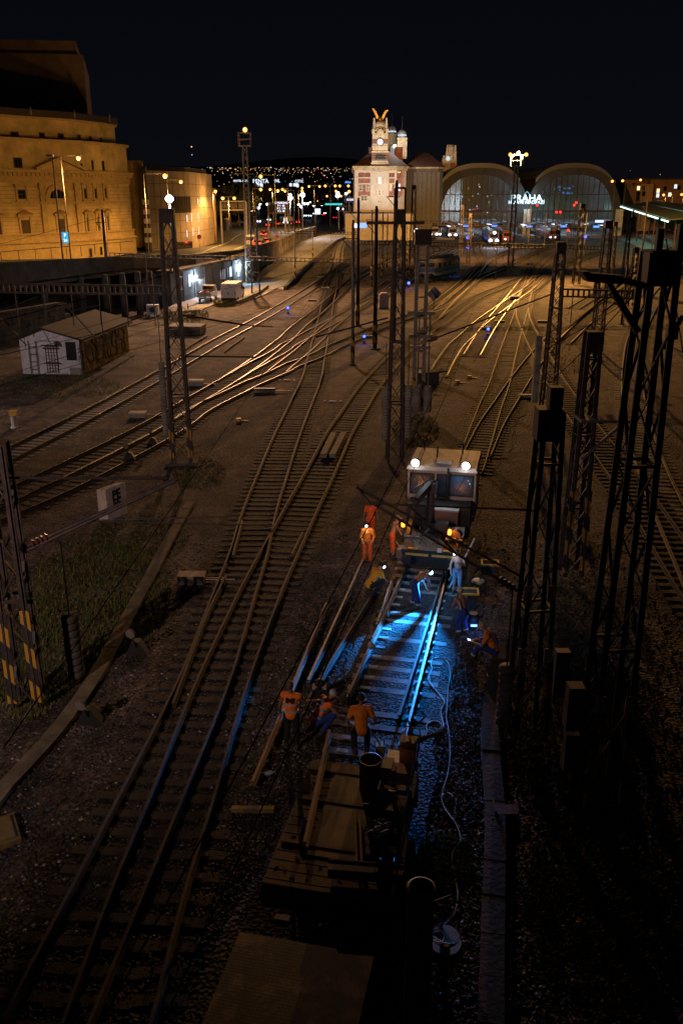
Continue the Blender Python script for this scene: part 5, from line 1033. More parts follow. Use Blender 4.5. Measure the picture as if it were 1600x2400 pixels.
# overhead wires
def wire(pts, lab, r=.011):
    mb = MB(); P = []
    for a, b in zip(pts, pts[1:]):
        a, b = Vector(a), Vector(b); n = 10
        for k in range(n): f = k/n; q = a.lerp(b, f); q.z -= (b-a).length*.006*4*f*(1-f); P.append(q)
    P.append(Vector(pts[-1])); mb.path(P, r, 4); return tag(mb.build('overhead_wire', mat('sooty_wire', (.008, .008, .008), 1.0, spec=0.0)), lab, 'wire', 'overhead wires')
z = 5.6
for lab_, k in (('branch track that leaves the glinting track behind the lamp mast towards the white cabinet', 'branch track'), ('shallow diagonal track crossing the wide dark tracks towards the diamond sign', 'shallow diagonal track'), ('track ending at the dark box beside the concrete weights', 'track ending at the dark box'), ('track leading straight up the yard behind the white rail vehicle', 'straight track behind the rail vehicle'), ('gleaming track curving right past the diamond sign towards the station', 'gleaming curved track')):
    c = TRACKS[lab_][1]; st = max(1, len(c)//6); wire([(c[i].x, c[i].y, 5.7) for i in range(0, len(c), st)], 'contact wire over the '+k, .014); wire([(c[i].x, c[i].y, 7.0) for i in range(0, len(c), st)], 'carrier wire over the '+k, .014)
wire([WT(-16, .1, z), WT(4, 0, z), WT(40, -.6, z)], 'contact wire over the track under repair'); wire([WT(-16, .1, z+1.3), WT(4, 0, z+1.1), WT(40, -.6, z+1.2)], 'carrier wire over the track under repair')
for k, lab in (('wide dark track running from the lower left corner straight up the yard', 'contact wire over the wide dark track'), ('track nearest the white hut, curving away in front of the van', 'contact wire over the track beside the hut'), ('glinting track running just right of the hut track, passing behind the lamp mast', 'contact wire over the glinting track')):
    c = TRACKS[k][1]; wire([(c[i].x, c[i].y, 5.7) for i in range(0, len(c), max(1, len(c)//5))], lab, .012)
for a, b, lab in [((0, 752, 40), (400, 640, 52), 'wire from the left edge to the tall left mast'), ((0, 700, 40), (92, 660, 60), 'short wire at the left edge'), ((1275, 820, 50), (1480, 700, 40), 'wire right of the capped mast'), ((1285, 900, 40), (1420, 770, 40), 'looping cable below the capped mast'), ((330, 590, 110), (395, 575, 105), 'wire bundle in front of the fluted tower'), ((0, 572, 105), (240, 508, 110), 'wire in front of the opera plinth'), ((1560, 560, 30), (1600, 830, 26), 'hanging cable at the right edge')]:
    wire([RY(a[0], a[1], a[2]), RY(b[0], b[1], b[2])], lab, .02)
mb = MB(); p = RY(1583, 760, 30)
for k in range(7): mb.ball((p.x-.07*k+.15, p.y, p.z+.2-.16*k), .1, n=8)
mb.box(p.x-.1, p.y, p.z-.5, .35, .25, .5); tag(mb.build('insulator_string', BLACK), 'dark insulator string hanging at the right edge', 'insulator')
# ------------------------------------------------------------------ flood towers and street lamps
def flood_tower(px, py, pt, w_, lab, lamps, pw):
    t, p, z = lattice(px, py, pt+25, w_, w_*.7, lab, 18, 0, 2.6, m=STEELL, head=False, group='floodlight towers', cat='floodlight tower', leg=.16)
    mb = MB(); mb.box(p.x, p.y, z, 1.9, 1.9, .12); 
    for sx in (-.9, .9):
        for sy in (-.9, .9): mb.bar((p.x+sx, p.y+sy, z), (p.x+sx, p.y+sy, z+1.9), .11)
    for h in (1.0, 1.9):
        for s_ in (-.9, .9): mb.bar((p.x-.9, p.y+s_, z+h), (p.x+.9, p.y+s_, z+h), .1); mb.bar((p.x+s_, p.y-.9, z+h), (p.x+s_, p.y+.9, z+h), .1)
    mb.build('lamp_cage', STEELL, t)
    for dx, dz, r in lamps: m_ = MB(); m_.ball((p.x+dx, p.y-.95, z+dz), r, n=12); m_.build('flood_lamp', LSOD, t)
    for (tx_, ty_, f_) in [(p.x+18, p.y-40, 1), (p.x+4, p.y-90, .8), (p.x+22, p.y+50, 4.5), (p.x-14, p.y+52, 4)][:2 if px < 800 else 4]: light('SPOT', (p.x, p.y-1.4, z+2.6), pw*f_, (1.0, 0.50, 0.25) if px < 800 else SODIUM, t, .35, (tx_, ty_, 0), 78 if f_ > 3 else 110, .9, 'flood_beam')
    return t
flood_tower(585, 665, 318, .95, 'tall lattice tower with a glowing sodium lamp cage, left of the road', [(.2, 2.3, .36)], 62000)
flood_tower(1194, 641, 365, .9, 'slim tower with three glowing sodium lamps in front of the halls', [(-1.4, 1.9, .32), (0, 2.1, .34), (1.4, 1.9, .32)], 120000)
def head(mb, p, L=.7): mb.box(p[0], p[1], p[2], L, .3, .16)
def street_lamp(hp, base, lab, m=LSOD, arm=1.6, pw=900, col=SOD2, r=.3, post_r=.1, lit=True, double=False, group='street lamps along the road', spot=True):
    """hp: lamp head point; base: post foot"""
    hp, base = Vector(hp), Vector(base); t = thing('street_lamp', lab, 'street lamp', base, 0, group); mb = MB(); mb.tube(base-Vector((0, 0, .3)), (base.x, base.y, hp.z+.15), post_r, post_r*.6, 8); mb.build('post', STEELL, t, True)
    heads = [hp] if not double else [hp, Vector((2*base.x-hp.x, hp.y, hp.z))]
    mb = MB()
    for q in heads: mb.bar((base.x, base.y, q.z+.12), (q.x, q.y, q.z+.18), .08)
    mb.build('arm', STEELL, t)
    for q in heads:
        mb = MB(); head(mb, (q.x, q.y, q.z+.05)); o = mb.build('lamp_head', STEELL, t)
        if lit:
            m_ = MB(); m_.ball((q.x, q.y, q.z-.12), r, r, r*.9, n=12); m_.build('lamp_glass', m, o); 
            if pw: light('SPOT', (q.x, q.y-.1, q.z-.35-r), pw*.9, col, t, .25, (q.x, q.y-.1, 0), 172, .55); light('POINT', (q.x, q.y-.12, q.z-.4-r), pw*.16, col, t, .25)
    return t
def lampY(hx, hy, bx, Y, lab, zb_=None, **k):
    hp = RY(hx, hy, Y); b = RY(bx, 500, Y); zr = zb_ if zb_ is not None else 3.5; street_lamp(hp, (b.x, Y, zr), lab, **k)
lampY(184, 368, 156, 121, 'lit sodium street lamp on a long arm in front of the opera pediment', 5.5, pw=12500, r=.30)
lampY(118, 368, 137, 98, 'unlit street lamp with a small blue sign, in front of the opera house', 6.0, lit=False)
lampY(424, 424, 396, 150, 'lit sodium lamp in front of the panelled block, lower one', 5, pw=9000, r=.3); lampY(387, 410, 343, 135, 'lit sodium lamp before the fluted tower, upper one', 5.2, pw=14500, r=.36)
lampY(397, 463, 400, 96, 'blazing white street lamp right above the tall left mast', 6.2, m=LWHT, pw=900, col=(.85, .9, 1.0), r=.42, group='white street lamps')
lampY(505, 447, 501, 205, 'lit sodium lamp at the right edge of the panelled block', 4, pw=7000, r=.36)
lampY(522, 463, 537, 195, 'double headed sodium lamp over the road junction', 4, pw=5200, double=True, r=.36)
lampY(554, 410, 599, 150, 'tall unlit lamp post with a long bent arm beside the floodlight tower', 4, lit=False)
lampY(611, 412, 646, 210, 'lit sodium lamp on the long arm right of the widest roof letters', 3.5, pw=6000, r=.42)
for i, (hx, hy, bx, Y, dbl) in enumerate([(651, 446, 675, 250, 0), (611, 443, 594, 250, 0), (633, 443, 640, 300, 0), (662, 443, 676, 285, 0), (668, 447, 690, 320, 0), (708, 440, 708, 330, 0), (708, 447, 700, 290, 0), (724, 436, 737, 340, 1), (762, 435, 774, 350, 1), (796, 435, 806, 360, 1), (766, 459, 766, 420, 0), (787, 447, 787, 400, 0), (818, 448, 818, 300, 0), (799, 459, 799, 410, 0), (743, 470, 743, 450, 0)]):
    lampY(hx, hy, bx, Y, ['sodium lamp left of the second pair of white letters', 'sodium lamp under the widest roof letters, left one', 'sodium lamp under the widest roof letters, right one', 'left one of two close sodium lamps over the message board', 'right one of two close sodium lamps over the message board', 'upper sodium lamp above the right white flood lamp', 'lower sodium lamp above the right white flood lamp', 'leftmost double sodium lamp near the clock building', 'middle double sodium lamp near the clock building', 'rightmost double sodium lamp near the clock building', 'far sodium lamp left of the overhead sign', 'far sodium lamp over the small overhead sign', 'sodium lamp nearest the clock building corner', 'far sodium lamp beside the cluster of white lamps', 'far small lamp between the double lamps'][i], 2.5, pw=4200 if i < 8 else 0, r=.42 if i < 8 else .5, double=bool(dbl))
for i, (hx, hy, Y, r) in enumerate([(680, 463, 300, .75), (680, 456, 340, .5), (709, 456, 310, .75), (791, 452, 380, .7), (791, 458, 370, .8), (811, 453, 360, .5)]):
    lampY(hx, hy, hx, Y, ['brightest white flood lamp right of the message board', 'smaller white lamp just above the left white flood lamp', 'bright white flood lamp under two sodium lamps', 'upper white lamp of the cluster near the overhead sign', 'lower white lamp of the cluster near the overhead sign', 'small white lamp left of the clock building'][i], 2, m=LWHT, pw=6000 if i in (0, 2) else 0, col=(.9, .93, 1), r=r, group='white street lamps')
for i, (hx, hy, Y) in enumerate([(627, 478, 400), (632, 481, 395), (610, 479, 410), (606, 486, 400), (582, 472, 420), (700, 479, 450), (714, 477, 470), (721, 477, 480), (727, 475, 490), (754, 479, 430), (706, 484, 440), (735, 481, 450), (787, 478, 430), (795, 478, 425), (792, 488, 380), (806, 489, 360), (1434, 424, 330), (1458, 423, 340), (1500, 421, 372)]):
    so = hx > 1430
    lampY(hx, hy, hx, Y, 'far sodium lamp post right of the halls' if so else 'small far white lamp beyond the road', 2, m=LSOD if so else LWHT, pw=0, r=.5 if so else .55, group='far lamps right of the halls' if so else 'small far white lamps')
for px, py, Y in [(1554, 456, 330), (1570, 455, 330), (1596, 455, 330)]: lampY(px, py, px, Y, 'low sodium lamp in front of the apartment house', 2, pw=700, r=.45, group='low lamps of the apartment house')
# the lamp on the viaduct just outside the left edge that lights the hut, the marker stone and the men
street_lamp((-37, 44, 12.6), (-46, 50, 6.2), 'street lamp on the viaduct left of the picture', m=LWHT, pw=0, r=.3, group='white street lamps')
light('SPOT', (-37, 44, 12.2), 10500, (1.0, 0.76, 0.74), bpy.data.objects['street_lamp'] if False else None, .35, (-22, 68, 0), 100, .9, name='viaduct_lamp_light')
bl = street_lamp((-20, -6, 16.6), (-24, -8, 9), 'street lamp on the bridge behind the viewpoint', m=LWHT, pw=0, r=.3, group='white street lamps')
light('SPOT', (-20, -6, 16.2), 29000, (1.0, 0.68, 0.58), bl, .35, (-4, 42, 0), 50, 1.0, name='bridge_lamp_light')
# ------------------------------------------------------------------ white hut
a = G(55, 876); b = G(193, 878); c = G(303, 824); d_ = (Vector((b.x-a.x, b.y-a.y, 0))).normalized(); Wd = (b-a).length; e_ = Vector((c.x-b.x, c.y-b.y, 0)); Ln = e_.length; e_.normalize()
hut = thing('hut', 'small hut with a white end wall, graffiti side and low dark roof', 'hut', (a.x, a.y, 0))
he = 2.85; hr = 3.6; ridge = 0.40
def HP(u, v, z): q = Vector((a.x, a.y, 0))+d_*u+e_*v; return Vector((q.x, q.y, z))
mb = MB(); mb.ext([HP(0, 0, -.1), HP(Wd, 0, -.1), HP(Wd, 0, he), HP(Wd*ridge, 0, hr), HP(0, 0, he)], e_*Ln, 0); mb.build('wall', mat('violet_white_plaster', (0.60, 0.58, 0.60), .9, 0, .22, 1.1, bump=.25), hut)
GR = mat('graffiti_wall', (0.035, 0.028, 0.015), .8, 0, .5, 1.6, c2=(0.26, 0.17, 0.03), lo=.46, hi=.54)
mb = MB(); mb.ext([HP(Wd+.001, .05, 0.02), HP(Wd+.001, Ln-.02, 0.02), HP(Wd+.001, Ln-.02, he-.02), HP(Wd+.001, .05, he-.02)], d_*.03); o = mb.build('graffiti_side', GR, hut)
mb = MB(); rr = random.Random(4); n_ = d_*.05
for k in range(13):
    v = .6+k*(Ln-1.2)/13; P = []
    for j in range(6): P.append(HP(Wd, v+rr.uniform(-.5, .6), .3+j*.5)+n_)
    mb.path(P, rr.uniform(.03, .07), 4)
mb.build('graffiti', mat('yellow_spray_paint', (0.50, 0.32, 0.06), .6, 0, .3, 2), o)
for k in range(4): v0 = 1.0+k*(Ln-2)/4; A_, B_ = HP(Wd, 0, 0), HP(Wd, Ln, 0); m_ = MB(); m_.ext([HP(Wd, v0, 1.2), HP(Wd, v0+1.1, 1.2), HP(Wd, v0+1.1, 2.8), HP(Wd, v0, 2.8)], d_*.06); m_.build('window', GLASSD, hut)
mb = MB()
for u0, z0, u1, z1 in [(-.35, he-.12, Wd*ridge, hr+.02), (Wd*ridge, hr+.02, Wd+.4, he-.14)]: mb.ext([HP(u0, -.35, z0), HP(u1, -.35, z1), HP(u1, -.35, z1+.14), HP(u0, -.35, z0+.14)], e_*(Ln+.6))
mb.build('roof', mat('brown_bitumen_roof', (0.026, 0.019, 0.017), .9, 0, .3, 1, bump=.2), hut)
def HA(u0, u1, z0, z1, o0, o1, name, m, par=None, bars=None):
    mb = MB(); mb.ext([HP(u0, -o0, z0), HP(u1, -o0, z0), HP(u1, -o0, z1), HP(u0, -o0, z1)], -e_*(o1-o0)); return mb.build(name, m, par or hut)
mb = MB(); mb.bar(HP(Wd+.42, -.35, he-.2), HP(Wd+.42, Ln+.3, he-.2), .11); mb.bar(HP(Wd+.1, -.06, .1), HP(Wd+.1, -.06, he-.2), .07); mb.build('gutter', STEEL, hut)
HA(2.1, 3.0, 0.1, 2.35, .0, .05, 'door', WHITEP); mb = MB()
for k in range(5): mb.bar(HP(2.1+.22*k, -.09, .15), HP(2.1+.22*k, -.09, 2.3), .035)
for k in range(9): mb.bar(HP(2.05, -.09, .2+.26*k), HP(3.05, -.09, .2+.26*k), .03)
for z in (.9, 2.1): mb.bar(HP(1.9, -.12, z), HP(3.2, -.12, z), .09)
mb.build('door_grille', STEEL, hut)
HA(1.75, 3.15, 2.45, 2.7, 0, .7, 'canopy', WHITEP); HA(1.95, 3.1, 2.36, 2.445, 0, .5, 'canopy_underside', BLACK)
HA(3.75, 4.55, 1.15, 2.6, 0, .05, 'window', GLASSD); mb = MB()
for k in range(6): mb.bar(HP(3.78+.15*k, -.07, 1.15), HP(3.78+.15*k, -.07, 2.6), .025)
mb.build('window_grille', STEEL, hut)
mb = MB()
for u in (.75, 1.35): mb.bar(HP(u, -.12, .05), HP(u, -.12, 2.7), .05)
for k in range(4): mb.bar(HP(.75, -.12, .4+.6*k), HP(1.35, -.12, .4+.6*k), .04)
mb.build('ladder', STEEL, hut)
mb = MB(); rr = random.Random(8)
for k in range(9):
    P = [HP(4.72+rr.uniform(-.05, .35), -.02, 1.1+.16*k+rr.uniform(-.1, .1)) for _ in range(5)]; mb.path(P, .018, 4)
mb.build('scribble', BLACK, hut); HA(3.9, Wd-.03, 0.0, .55, 0, .04, 'bare_plinth', CONC)
# ------------------------------------------------------------------ vehicles on the yard
def wheel(mb, x, y, z, r, w, ax=(1, 0, 0)): mb.lathe([(r*.6, -w/2), (r, -w/2+.02), (r, w/2-.02), (r*.6, w/2)], n=14, axis=ax, origin=(x, y, z))
def van(loc, rz, lab):
    t = thing('panel_van', lab, 'van', loc, 0); ROOT.pop(t.name, None); t.rotation_euler = (0, 0, rz)
    # local: +y forward
    prof = [(-2.9, .42), (-2.95, 1.5), (-2.86, 2.35), (-2.7, 2.5), (1.5, 2.5), (1.9, 2.35), (2.35, 1.45), (2.95, 1.15), (3.0, .42)]
    mb = MB(); mb.ext([(-1.0, y, z) for y, z in prof], (2.0, 0, 0)); body = mb.build('body', mat('white_van_paint', (0.72, 0.72, 0.72), .35, 0, .05, 2), t, local=True)
    mb = MB(); mb.box(0, -2.97, .35, 1.98, .14, .32); mb.build('bumper', BLACK, t, local=True)
    for sx in (-.5, .5): mb = MB(); mb.obox((sx, -2.95, 1.35), (.46, 0, 0), (0, .02, 0), (0, .03, .95)); o = mb.build('rear_door', mat('white_van_paint', (0, 0, 0)), t, local=True); k = MB(); k.box(sx*.1, -2.99, 1.15, .08, .06, .2); k.build('door_handle', BLACK, o, local=True)
    for sx in (-.93, .93): mb = MB(); mb.box(sx, -2.93, .85, .12, .1, .65); mb.build('tail_light', mat('red_plastic_lens', (0.4, 0.02, 0.02), .3), t, local=True)
    for sy in (-1.9, 1.85):
        for sx in (-.95, .95): mb = MB(); wheel(mb, sx, sy, .36, .36, .24); mb.build('wheel', BLACK, t, True, local=True)
    mb = MB(); mb.obox((1.005, 1.2, 1.85), (.01, 0, 0), (0, .5, 0), (0, 0, .35)); mb.obox((-1.005, 1.2, 1.85), (.01, 0, 0), (0, .5, 0), (0, 0, .35)); mb.obox((0, 2.12, 1.93), (.85, 0, 0), (0, .22, -.42), (0, .02, .01)); mb.build('windows', GLASSD, t, local=True)
    mb = MB(); mb.box(1.15, 1.75, 1.35, .22, .12, .36); mb.box(-1.15, 1.75, 1.35, .22, .12, .36); mb.build('mirrors', BLACK, t, local=True)
    mb = MB(); mb.box(0, -2.9, 2.32, .5, .06, .1); mb.build('brake_light', BLACK, t, local=True); return t
pv = G(545, 712); van((pv.x-.2, pv.y+2.6,   .12), R(-5), 'white high roofed panel van parked in the yard under the orange light')
def truck(loc, rz, lab):
    t = thing('flatbed_truck', lab, 'truck', loc, 0); ROOT.pop(t.name, None); t.rotation_euler = (0, 0, rz); PT = mat('dull_grey_truck_paint', (0.34, 0.36, 0.36), .5, 0, .2, 2)
    mb = MB(); mb.box(0, -.8, .75, 1.75, 2.6, .12)
    for sx in (-.86, .86): mb.box(sx, -.8, .87, .05, 2.6, .42)
    mb.box(0, -2.08, .87, 1.7, .05, .42); mb.build('flatbed', PT, t, local=True)
    mb = MB(); mb.ext([(-.85, y, z) for y, z in [(.65, .55), (.65, 1.95), (.85, 2.05), (1.65, 2.0), (2.1, 1.3), (2.3, 1.1), (2.3, .5)]], (1.7, 0, 0)); mb.build('cab', PT, t, local=True)
    mb = MB(); mb.box(0, .62, 1.5, 1.3, .06, .4); mb.obox((.86, 1.3, 1.6), (.01, 0, 0), (0, .35, 0), (0, 0, .28)); mb.obox((-.86, 1.3, 1.6), (.01, 0, 0), (0, .35, 0), (0, 0, .28)); mb.build('windows', GLASSD, t, local=True)
    for sy in (-1.4, 1.6):
        for sx in (-.75, .75): mb = MB(); wheel(mb, sx, sy, .33, .33, .22); mb.build('wheel', BLACK, t, True, local=True)
    mb = MB(); mb.box(0, -2.0, .45, 1.5, .1, .25); mb.build('bumper', PT, t, local=True); return t
pt_ = G(482, 712); tk = truck((pt_.x, pt_.y+2.2, .12), R(-5), 'small grey flatbed truck loaded with canisters, left of the white van')
for i, (dx, dy, col, lab) in enumerate([(-.45, -1.2, (0.5, .05, .04), 'left red canister on the truck bed'), (.35, -1.5, (0.5, .04, .03), 'right red canister at the tail of the truck bed'), (-.1, -.4, (0.04, .04, .05), 'dark machine on the truck bed behind the cab')]):
    c_, s_ = math.cos(R(-5)), math.sin(R(-5)); x, y = pt_.x+dx*c_-dy*s_, pt_.y+2.2+dx*s_+dy*c_; mb = MB(); mb.box(x, y, .99, .36, .5, .5, R(-12)); mb.box(x, y, 1.49, .12, .3, .1, R(-12)); mb.tube((x+.1, y-.1, 1.49), (x+.1, y-.1, 1.62), .05); tag(mb.build('canister' if i < 2 else 'engine', mat('canister_paint_%s' % 'abc'[i], col, .5)), lab, 'canister' if i < 2 else 'engine')
q = G(459, 694); mb = MB(); mb.box(q.x, q.y-.4, .12, .5, .5, .75); mb.box(q.x-.6, q.y-.9, .12, .25, .25, .35); tag(mb.build('red_bin', mat('red_bin_plastic', (0.55, 0.03, 0.03), .5)), 'small red bin at the foot of the barred gate', 'bin')
q = G(441, 728); mb = MB(); mb.lathe([(.1, -.06), (.38, -.06), (.38, .06), (.1, .06)], n=14, axis=(1, .2, .1), origin=(q.x, q.y, .5)); mb.bar((q.x, q.y, .5), (q.x+1.1, q.y+.3, .75), .07); mb.bar((q.x+.9, q.y+.1, .6), (q.x+.9, q.y+.5, .9), .06); tag(mb.build('drawbar_wheel', BLACK), 'loose dark wheel with a handle lying on the pale slab', 'wheel')
q = G(360, 742); t = thing('cooling_unit', 'pale boxy cooling unit standing on the grass left of the yard', 'cooling unit', (q.x, q.y, 0)); mb = MB(); mb.box(q.x, q.y, .25, 1.35, .9, 1.15); mb.build('casing', WHITEP, t); mb = MB()
for k in range(8): mb.box(q.x-.5+k*.14, q.y-.47, .4, .04, .05, .85)
mb.lathe([(.3, 0), (.32, .05), (.05, .06)], n=14, axis=(0, -1, 0), origin=(q.x, q.y-.46, .85)); mb.build('grille', STEEL, t); mb = MB(); mb.box(q.x-.5, q.y, 0, .15, .8, .26); mb.box(q.x+.5, q.y, 0, .15, .8, .26); mb.build('feet', STEEL, t)
q = G(445, 783); mb = MB(); mb.box(q.x-.3, q.y+.5, 0, 3.3, 2.4, .75, R(-6)); mb.box(q.x-.3, q.y+.5, .75, 3.5, 2.6, .14, R(-6)); tag(mb.build('concrete_pit_cover', CONC), 'low square concrete pit cover right behind the tall left mast', 'pit cover')
# ------------------------------------------------------------------ small lineside things
def dwarf(px, py, lab, h=.75):
    q = G(px, py+4); t = thing('dwarf_signal', lab, 'signal', (q.x, q.y, 0), 0, 'blue dwarf signals'); mb = MB(); mb.box(q.x, q.y, 0, .3, .3, h*.35); mb.tube((q.x, q.y, .2), (q.x, q.y, h*.6), .05); mb.build('stand', STEEL, t); mb = MB(); mb.box(q.x, q.y, h*.6, .36, .24, .5); mb.box(q.x, q.y-.2, h*.6+.42, .3, .2, .03); mb.build('housing', BLACK, t)
    mb = MB(); s_ = q.y; r = max(.10, .0016*s_); mb.ball((q.x, q.y-.16, h*.6+.26), r, r*.5, r, n=10); mb.build('lens', LBLU, t); light('POINT', (q.x, q.y-.5, h*.6+.3), 7+.25*s_, (0.05, .12, 1.0), t, .08, name='signal_glow'); return t
for px, py, lab in [(675, 731, 'blue dwarf signal between the glinting tracks beyond the tall left mast'), (1142, 783, 'blue dwarf signal nearest the middle, left of the straight track'), (1063, 644, 'blue dwarf signal just right of the locomotive'), (1038, 640, 'blue dwarf signal against the flank of the locomotive'), (1095, 582, 'blue dwarf signal below the longest beam'), (1095, 558, 'blue dwarf signal above the longest beam'), (957, 670, 'blue dwarf signal left of the twin post mast'), (1502, 621, 'blue dwarf signal beside the head of the largest mast'), (853, 801, 'blue dwarf signal at the foot of the dark striped post'), (1370, 556, 'far blue dwarf signal in front of the right hall pier')]: dwarf(px, py, lab)
for px, py, Y, m, lab in [(833, 529, 210, LHEAD, 'white signal light on the post left of the clock building'), (975, 541, 170, LHEAD, 'small white signal light left of the twin post mast'), (1258, 481, 290, LRED, 'red signal above the red train, left one'), (1344, 481, 290, LRED, 'red signal above the red train, middle one'), (1349, 475, 285, LRED, 'red signal above the red train, top one'), (1303, 497, 280, LRED, 'low red signal left of the red train'), (1312, 497, 280, LRED, 'low red signal right of the other low one'), (1330, 540, 240, LRED, 'small red ground signal near the right hall')]:
    q = RY(px, py, Y); t = thing('signal', lab, 'signal', (q.x, Y, 0), 0, 'colour light signals'); mb = MB(); mb.tube((q.x, Y, 0), (q.x, Y, q.z-.4), .09, n=6); mb.build('post', STEEL, t); mb = MB(); mb.box(q.x, Y, q.z-.5, .6, .3, 1.1); mb.build('housing', BLACK, t); mb = MB(); mb.ball((q.x, Y-.2, q.z), .34 if m is LRED else .45, n=10); mb.build('lens', m, t)
q = RY(846, 529, 212); mb = MB(); mb.box(q.x, 212, q.z-.5, 2.6, .3, 1.1); tag(mb.build('info_board', CANB), 'glowing blue info board on the post left of the clock building', 'board')
q = RY(1412, 518, 300); mb = MB(); mb.box(q.x, 300, q.z-.5, 5.0, .3, .8); tag(mb.build('info_board', emis('white_blue_board', (.4, .55, 1.0), 2)), 'glowing blue white board right of the right hall pier', 'board')
q = RY(1138, 557, 150); 
# relay cabinet
q = G(899, 724); t = thing('relay_cabinet', 'cream relay cabinet with two doors and sloped shoulders, left of the tall central mast', 'cabinet', (q.x, q.y, 0)); wq = 1.15
mb = MB(); mb.ext([(q.x-wq*.5, q.y, .2), (q.x+wq*.5, q.y, .2), (q.x+wq*.5, q.y, 1.65), (q.x+wq*.32, q.y, 1.95), (q.x-wq*.32, q.y, 1.95), (q.x-wq*.5, q.y, 1.65)], (0, .9, 0)); CRM = mat('cream_cabinet', (0.62, 0.50, 0.42), .6, 0, .1, 2); mb.build('casing', CRM, t)
for sx in (-.27, .27): mb = MB(); mb.box(q.x+sx, q.y-.02, .3, .5, .05, 1.3); o = mb.build('door', CRM, t); k = MB(); k.box(q.x+sx*.3, q.y-.06, .9, .05, .05, .2); k.build('door_handle', STEEL, o)
mb = MB(); mb.box(q.x, q.y+.45, 0, 1.25, 1.0, .2); mb.build('base', CONC, t)
q = RY(1017, 689, 112); t = thing('diamond_sign', 'pale diamond sign with a dark diagonal bar, standing between the far rails', 'sign', (q.x, 112, 0)); mb = MB(); rr_ = .95; mb.ext([(q.x-rr_, 112, q.z), (q.x, 112, q.z-rr_), (q.x+rr_, 112, q.z), (q.x, 112, q.z+rr_)], (0, .05, 0)); o = mb.build('panel', mat('lilac_white_panel', (.45, .42, .46), .6), t); k = MB(); k.bar((q.x-.38, 111.98, q.z+.5), (q.x+.38, 111.98, q.z-.5), .16, .03, up=(0, 1, 0)); k.build('bar', BLACK, o); mb = MB(); mb.tube((q.x, 112.06, 0), (q.x, 112.06, q.z), .05); mb.build('post', STEEL, t)
# hectometre stone
q0, q1 = G(234, 1222), G(256, 1216); hgt = HZ(q0.y, 1148); st = thing('marker_stone', 'pale pinkish slab shaped marker with big black characters on its right face', 'marker', (q0.x, q0.y, 0)); L_ = Vector((.62, 1.05, 0)); Wq = Vector((.38, .0, 0))
mb = MB(); P0 = Vector((q0.x, q0.y, -.1)); mb.ext([P0, P0+Wq, P0+Wq+L_, P0+L_], (0, 0, hgt+.1)); mb.build('slab', mat('pinkish_limewash', (0.52, 0.44, 0.38), .9, 0, .25, 3, bump=.2), st)
rgt = L_.normalized(); nrm_ = Vector((rgt.y, -rgt.x, 0)); cen = P0+Wq+L_*.5+nrm_*.012
for z, s in ((hgt*.73, 'PE'), (hgt*.44, 'FE')): text('characters', s, .62, cen+Vector((0, 0, z+.1)), rgt, (0, 0, 1), BLACK, st, .004, .02, .82)
# point machine boxes and yellow lids
def pbox(px, py, lab, w_=1.0, d_=.55, h=.35, m=None, rz=0.0, rod=True, name='point_machine', cat='point machine'):
    q = G(px, py); t = thing(name, lab, cat, (q.x, q.y, 0), 0, 'boxes beside the rails'); m = m or mat('cream_machine_lid', (0.46, 0.38, 0.25), .7, 0, .2, 4); mb = MB(); mb.box(q.x, q.y, 0.02, w_*.94, d_*.94, h*.7, rz); mb.build('casing', mat('grey_machine_casing', (.20, .18, .17), .7), t); mb = MB(); mb.box(q.x, q.y, .02+h*.7, w_, d_, h*.3, rz); mb.build('lid', m, t)
    if rod: mb = MB(); mb.bar((q.x+w_*.5, q.y-.05, .14), (q.x+w_*.5+1.1, q.y-.05, .14), .1, .05); mb.bar((q.x+w_*.5, q.y+.12, .14), (q.x+w_*.5+.8, q.y+.12, .14), .06, .05); mb.build('rod', STEEL, t)
    return t
pbox(450, 1366, 'pale lidded point machine left of the wide dark tracks'); pbox(325, 978, 'point machine with cream lid near the hut track', 1.1); pbox(461, 904, 'point machine with cream lid right of the tall left mast', 1.1, .6, .45)
pbox(620, 920, 'framed switch gear beside the shallow diagonal track', 1.6, .3, .3, STEEL); pbox(1205, 703, 'pale box with lamp beside the far crossing', 1.1, .6, .5)
for i, (px, py) in enumerate([(732, 706), (762, 677), (808, 640), (770, 626), (750, 651), (1270, 756), (1170, 756), (1140, 772), (1235, 932), (1226, 632), (860, 792)]): pbox(px, py, ['pale point machine left of the far crossing rails', 'pale point machine right of the yard kerb', 'pale point machine near the grey post', 'far pale point machine beyond the yard kerb', 'pale point machine in the middle of the far junction', 'pale point machine left of the capped mast', 'pale point machine beside the straight track', 'pale point machine behind the nearest blue signal', 'pale strip left of the dark switch boxes', 'pale point machine near the slim tower foot', 'pale box left of the dark striped post'][i], 1.2, .3, .22, rod=False)
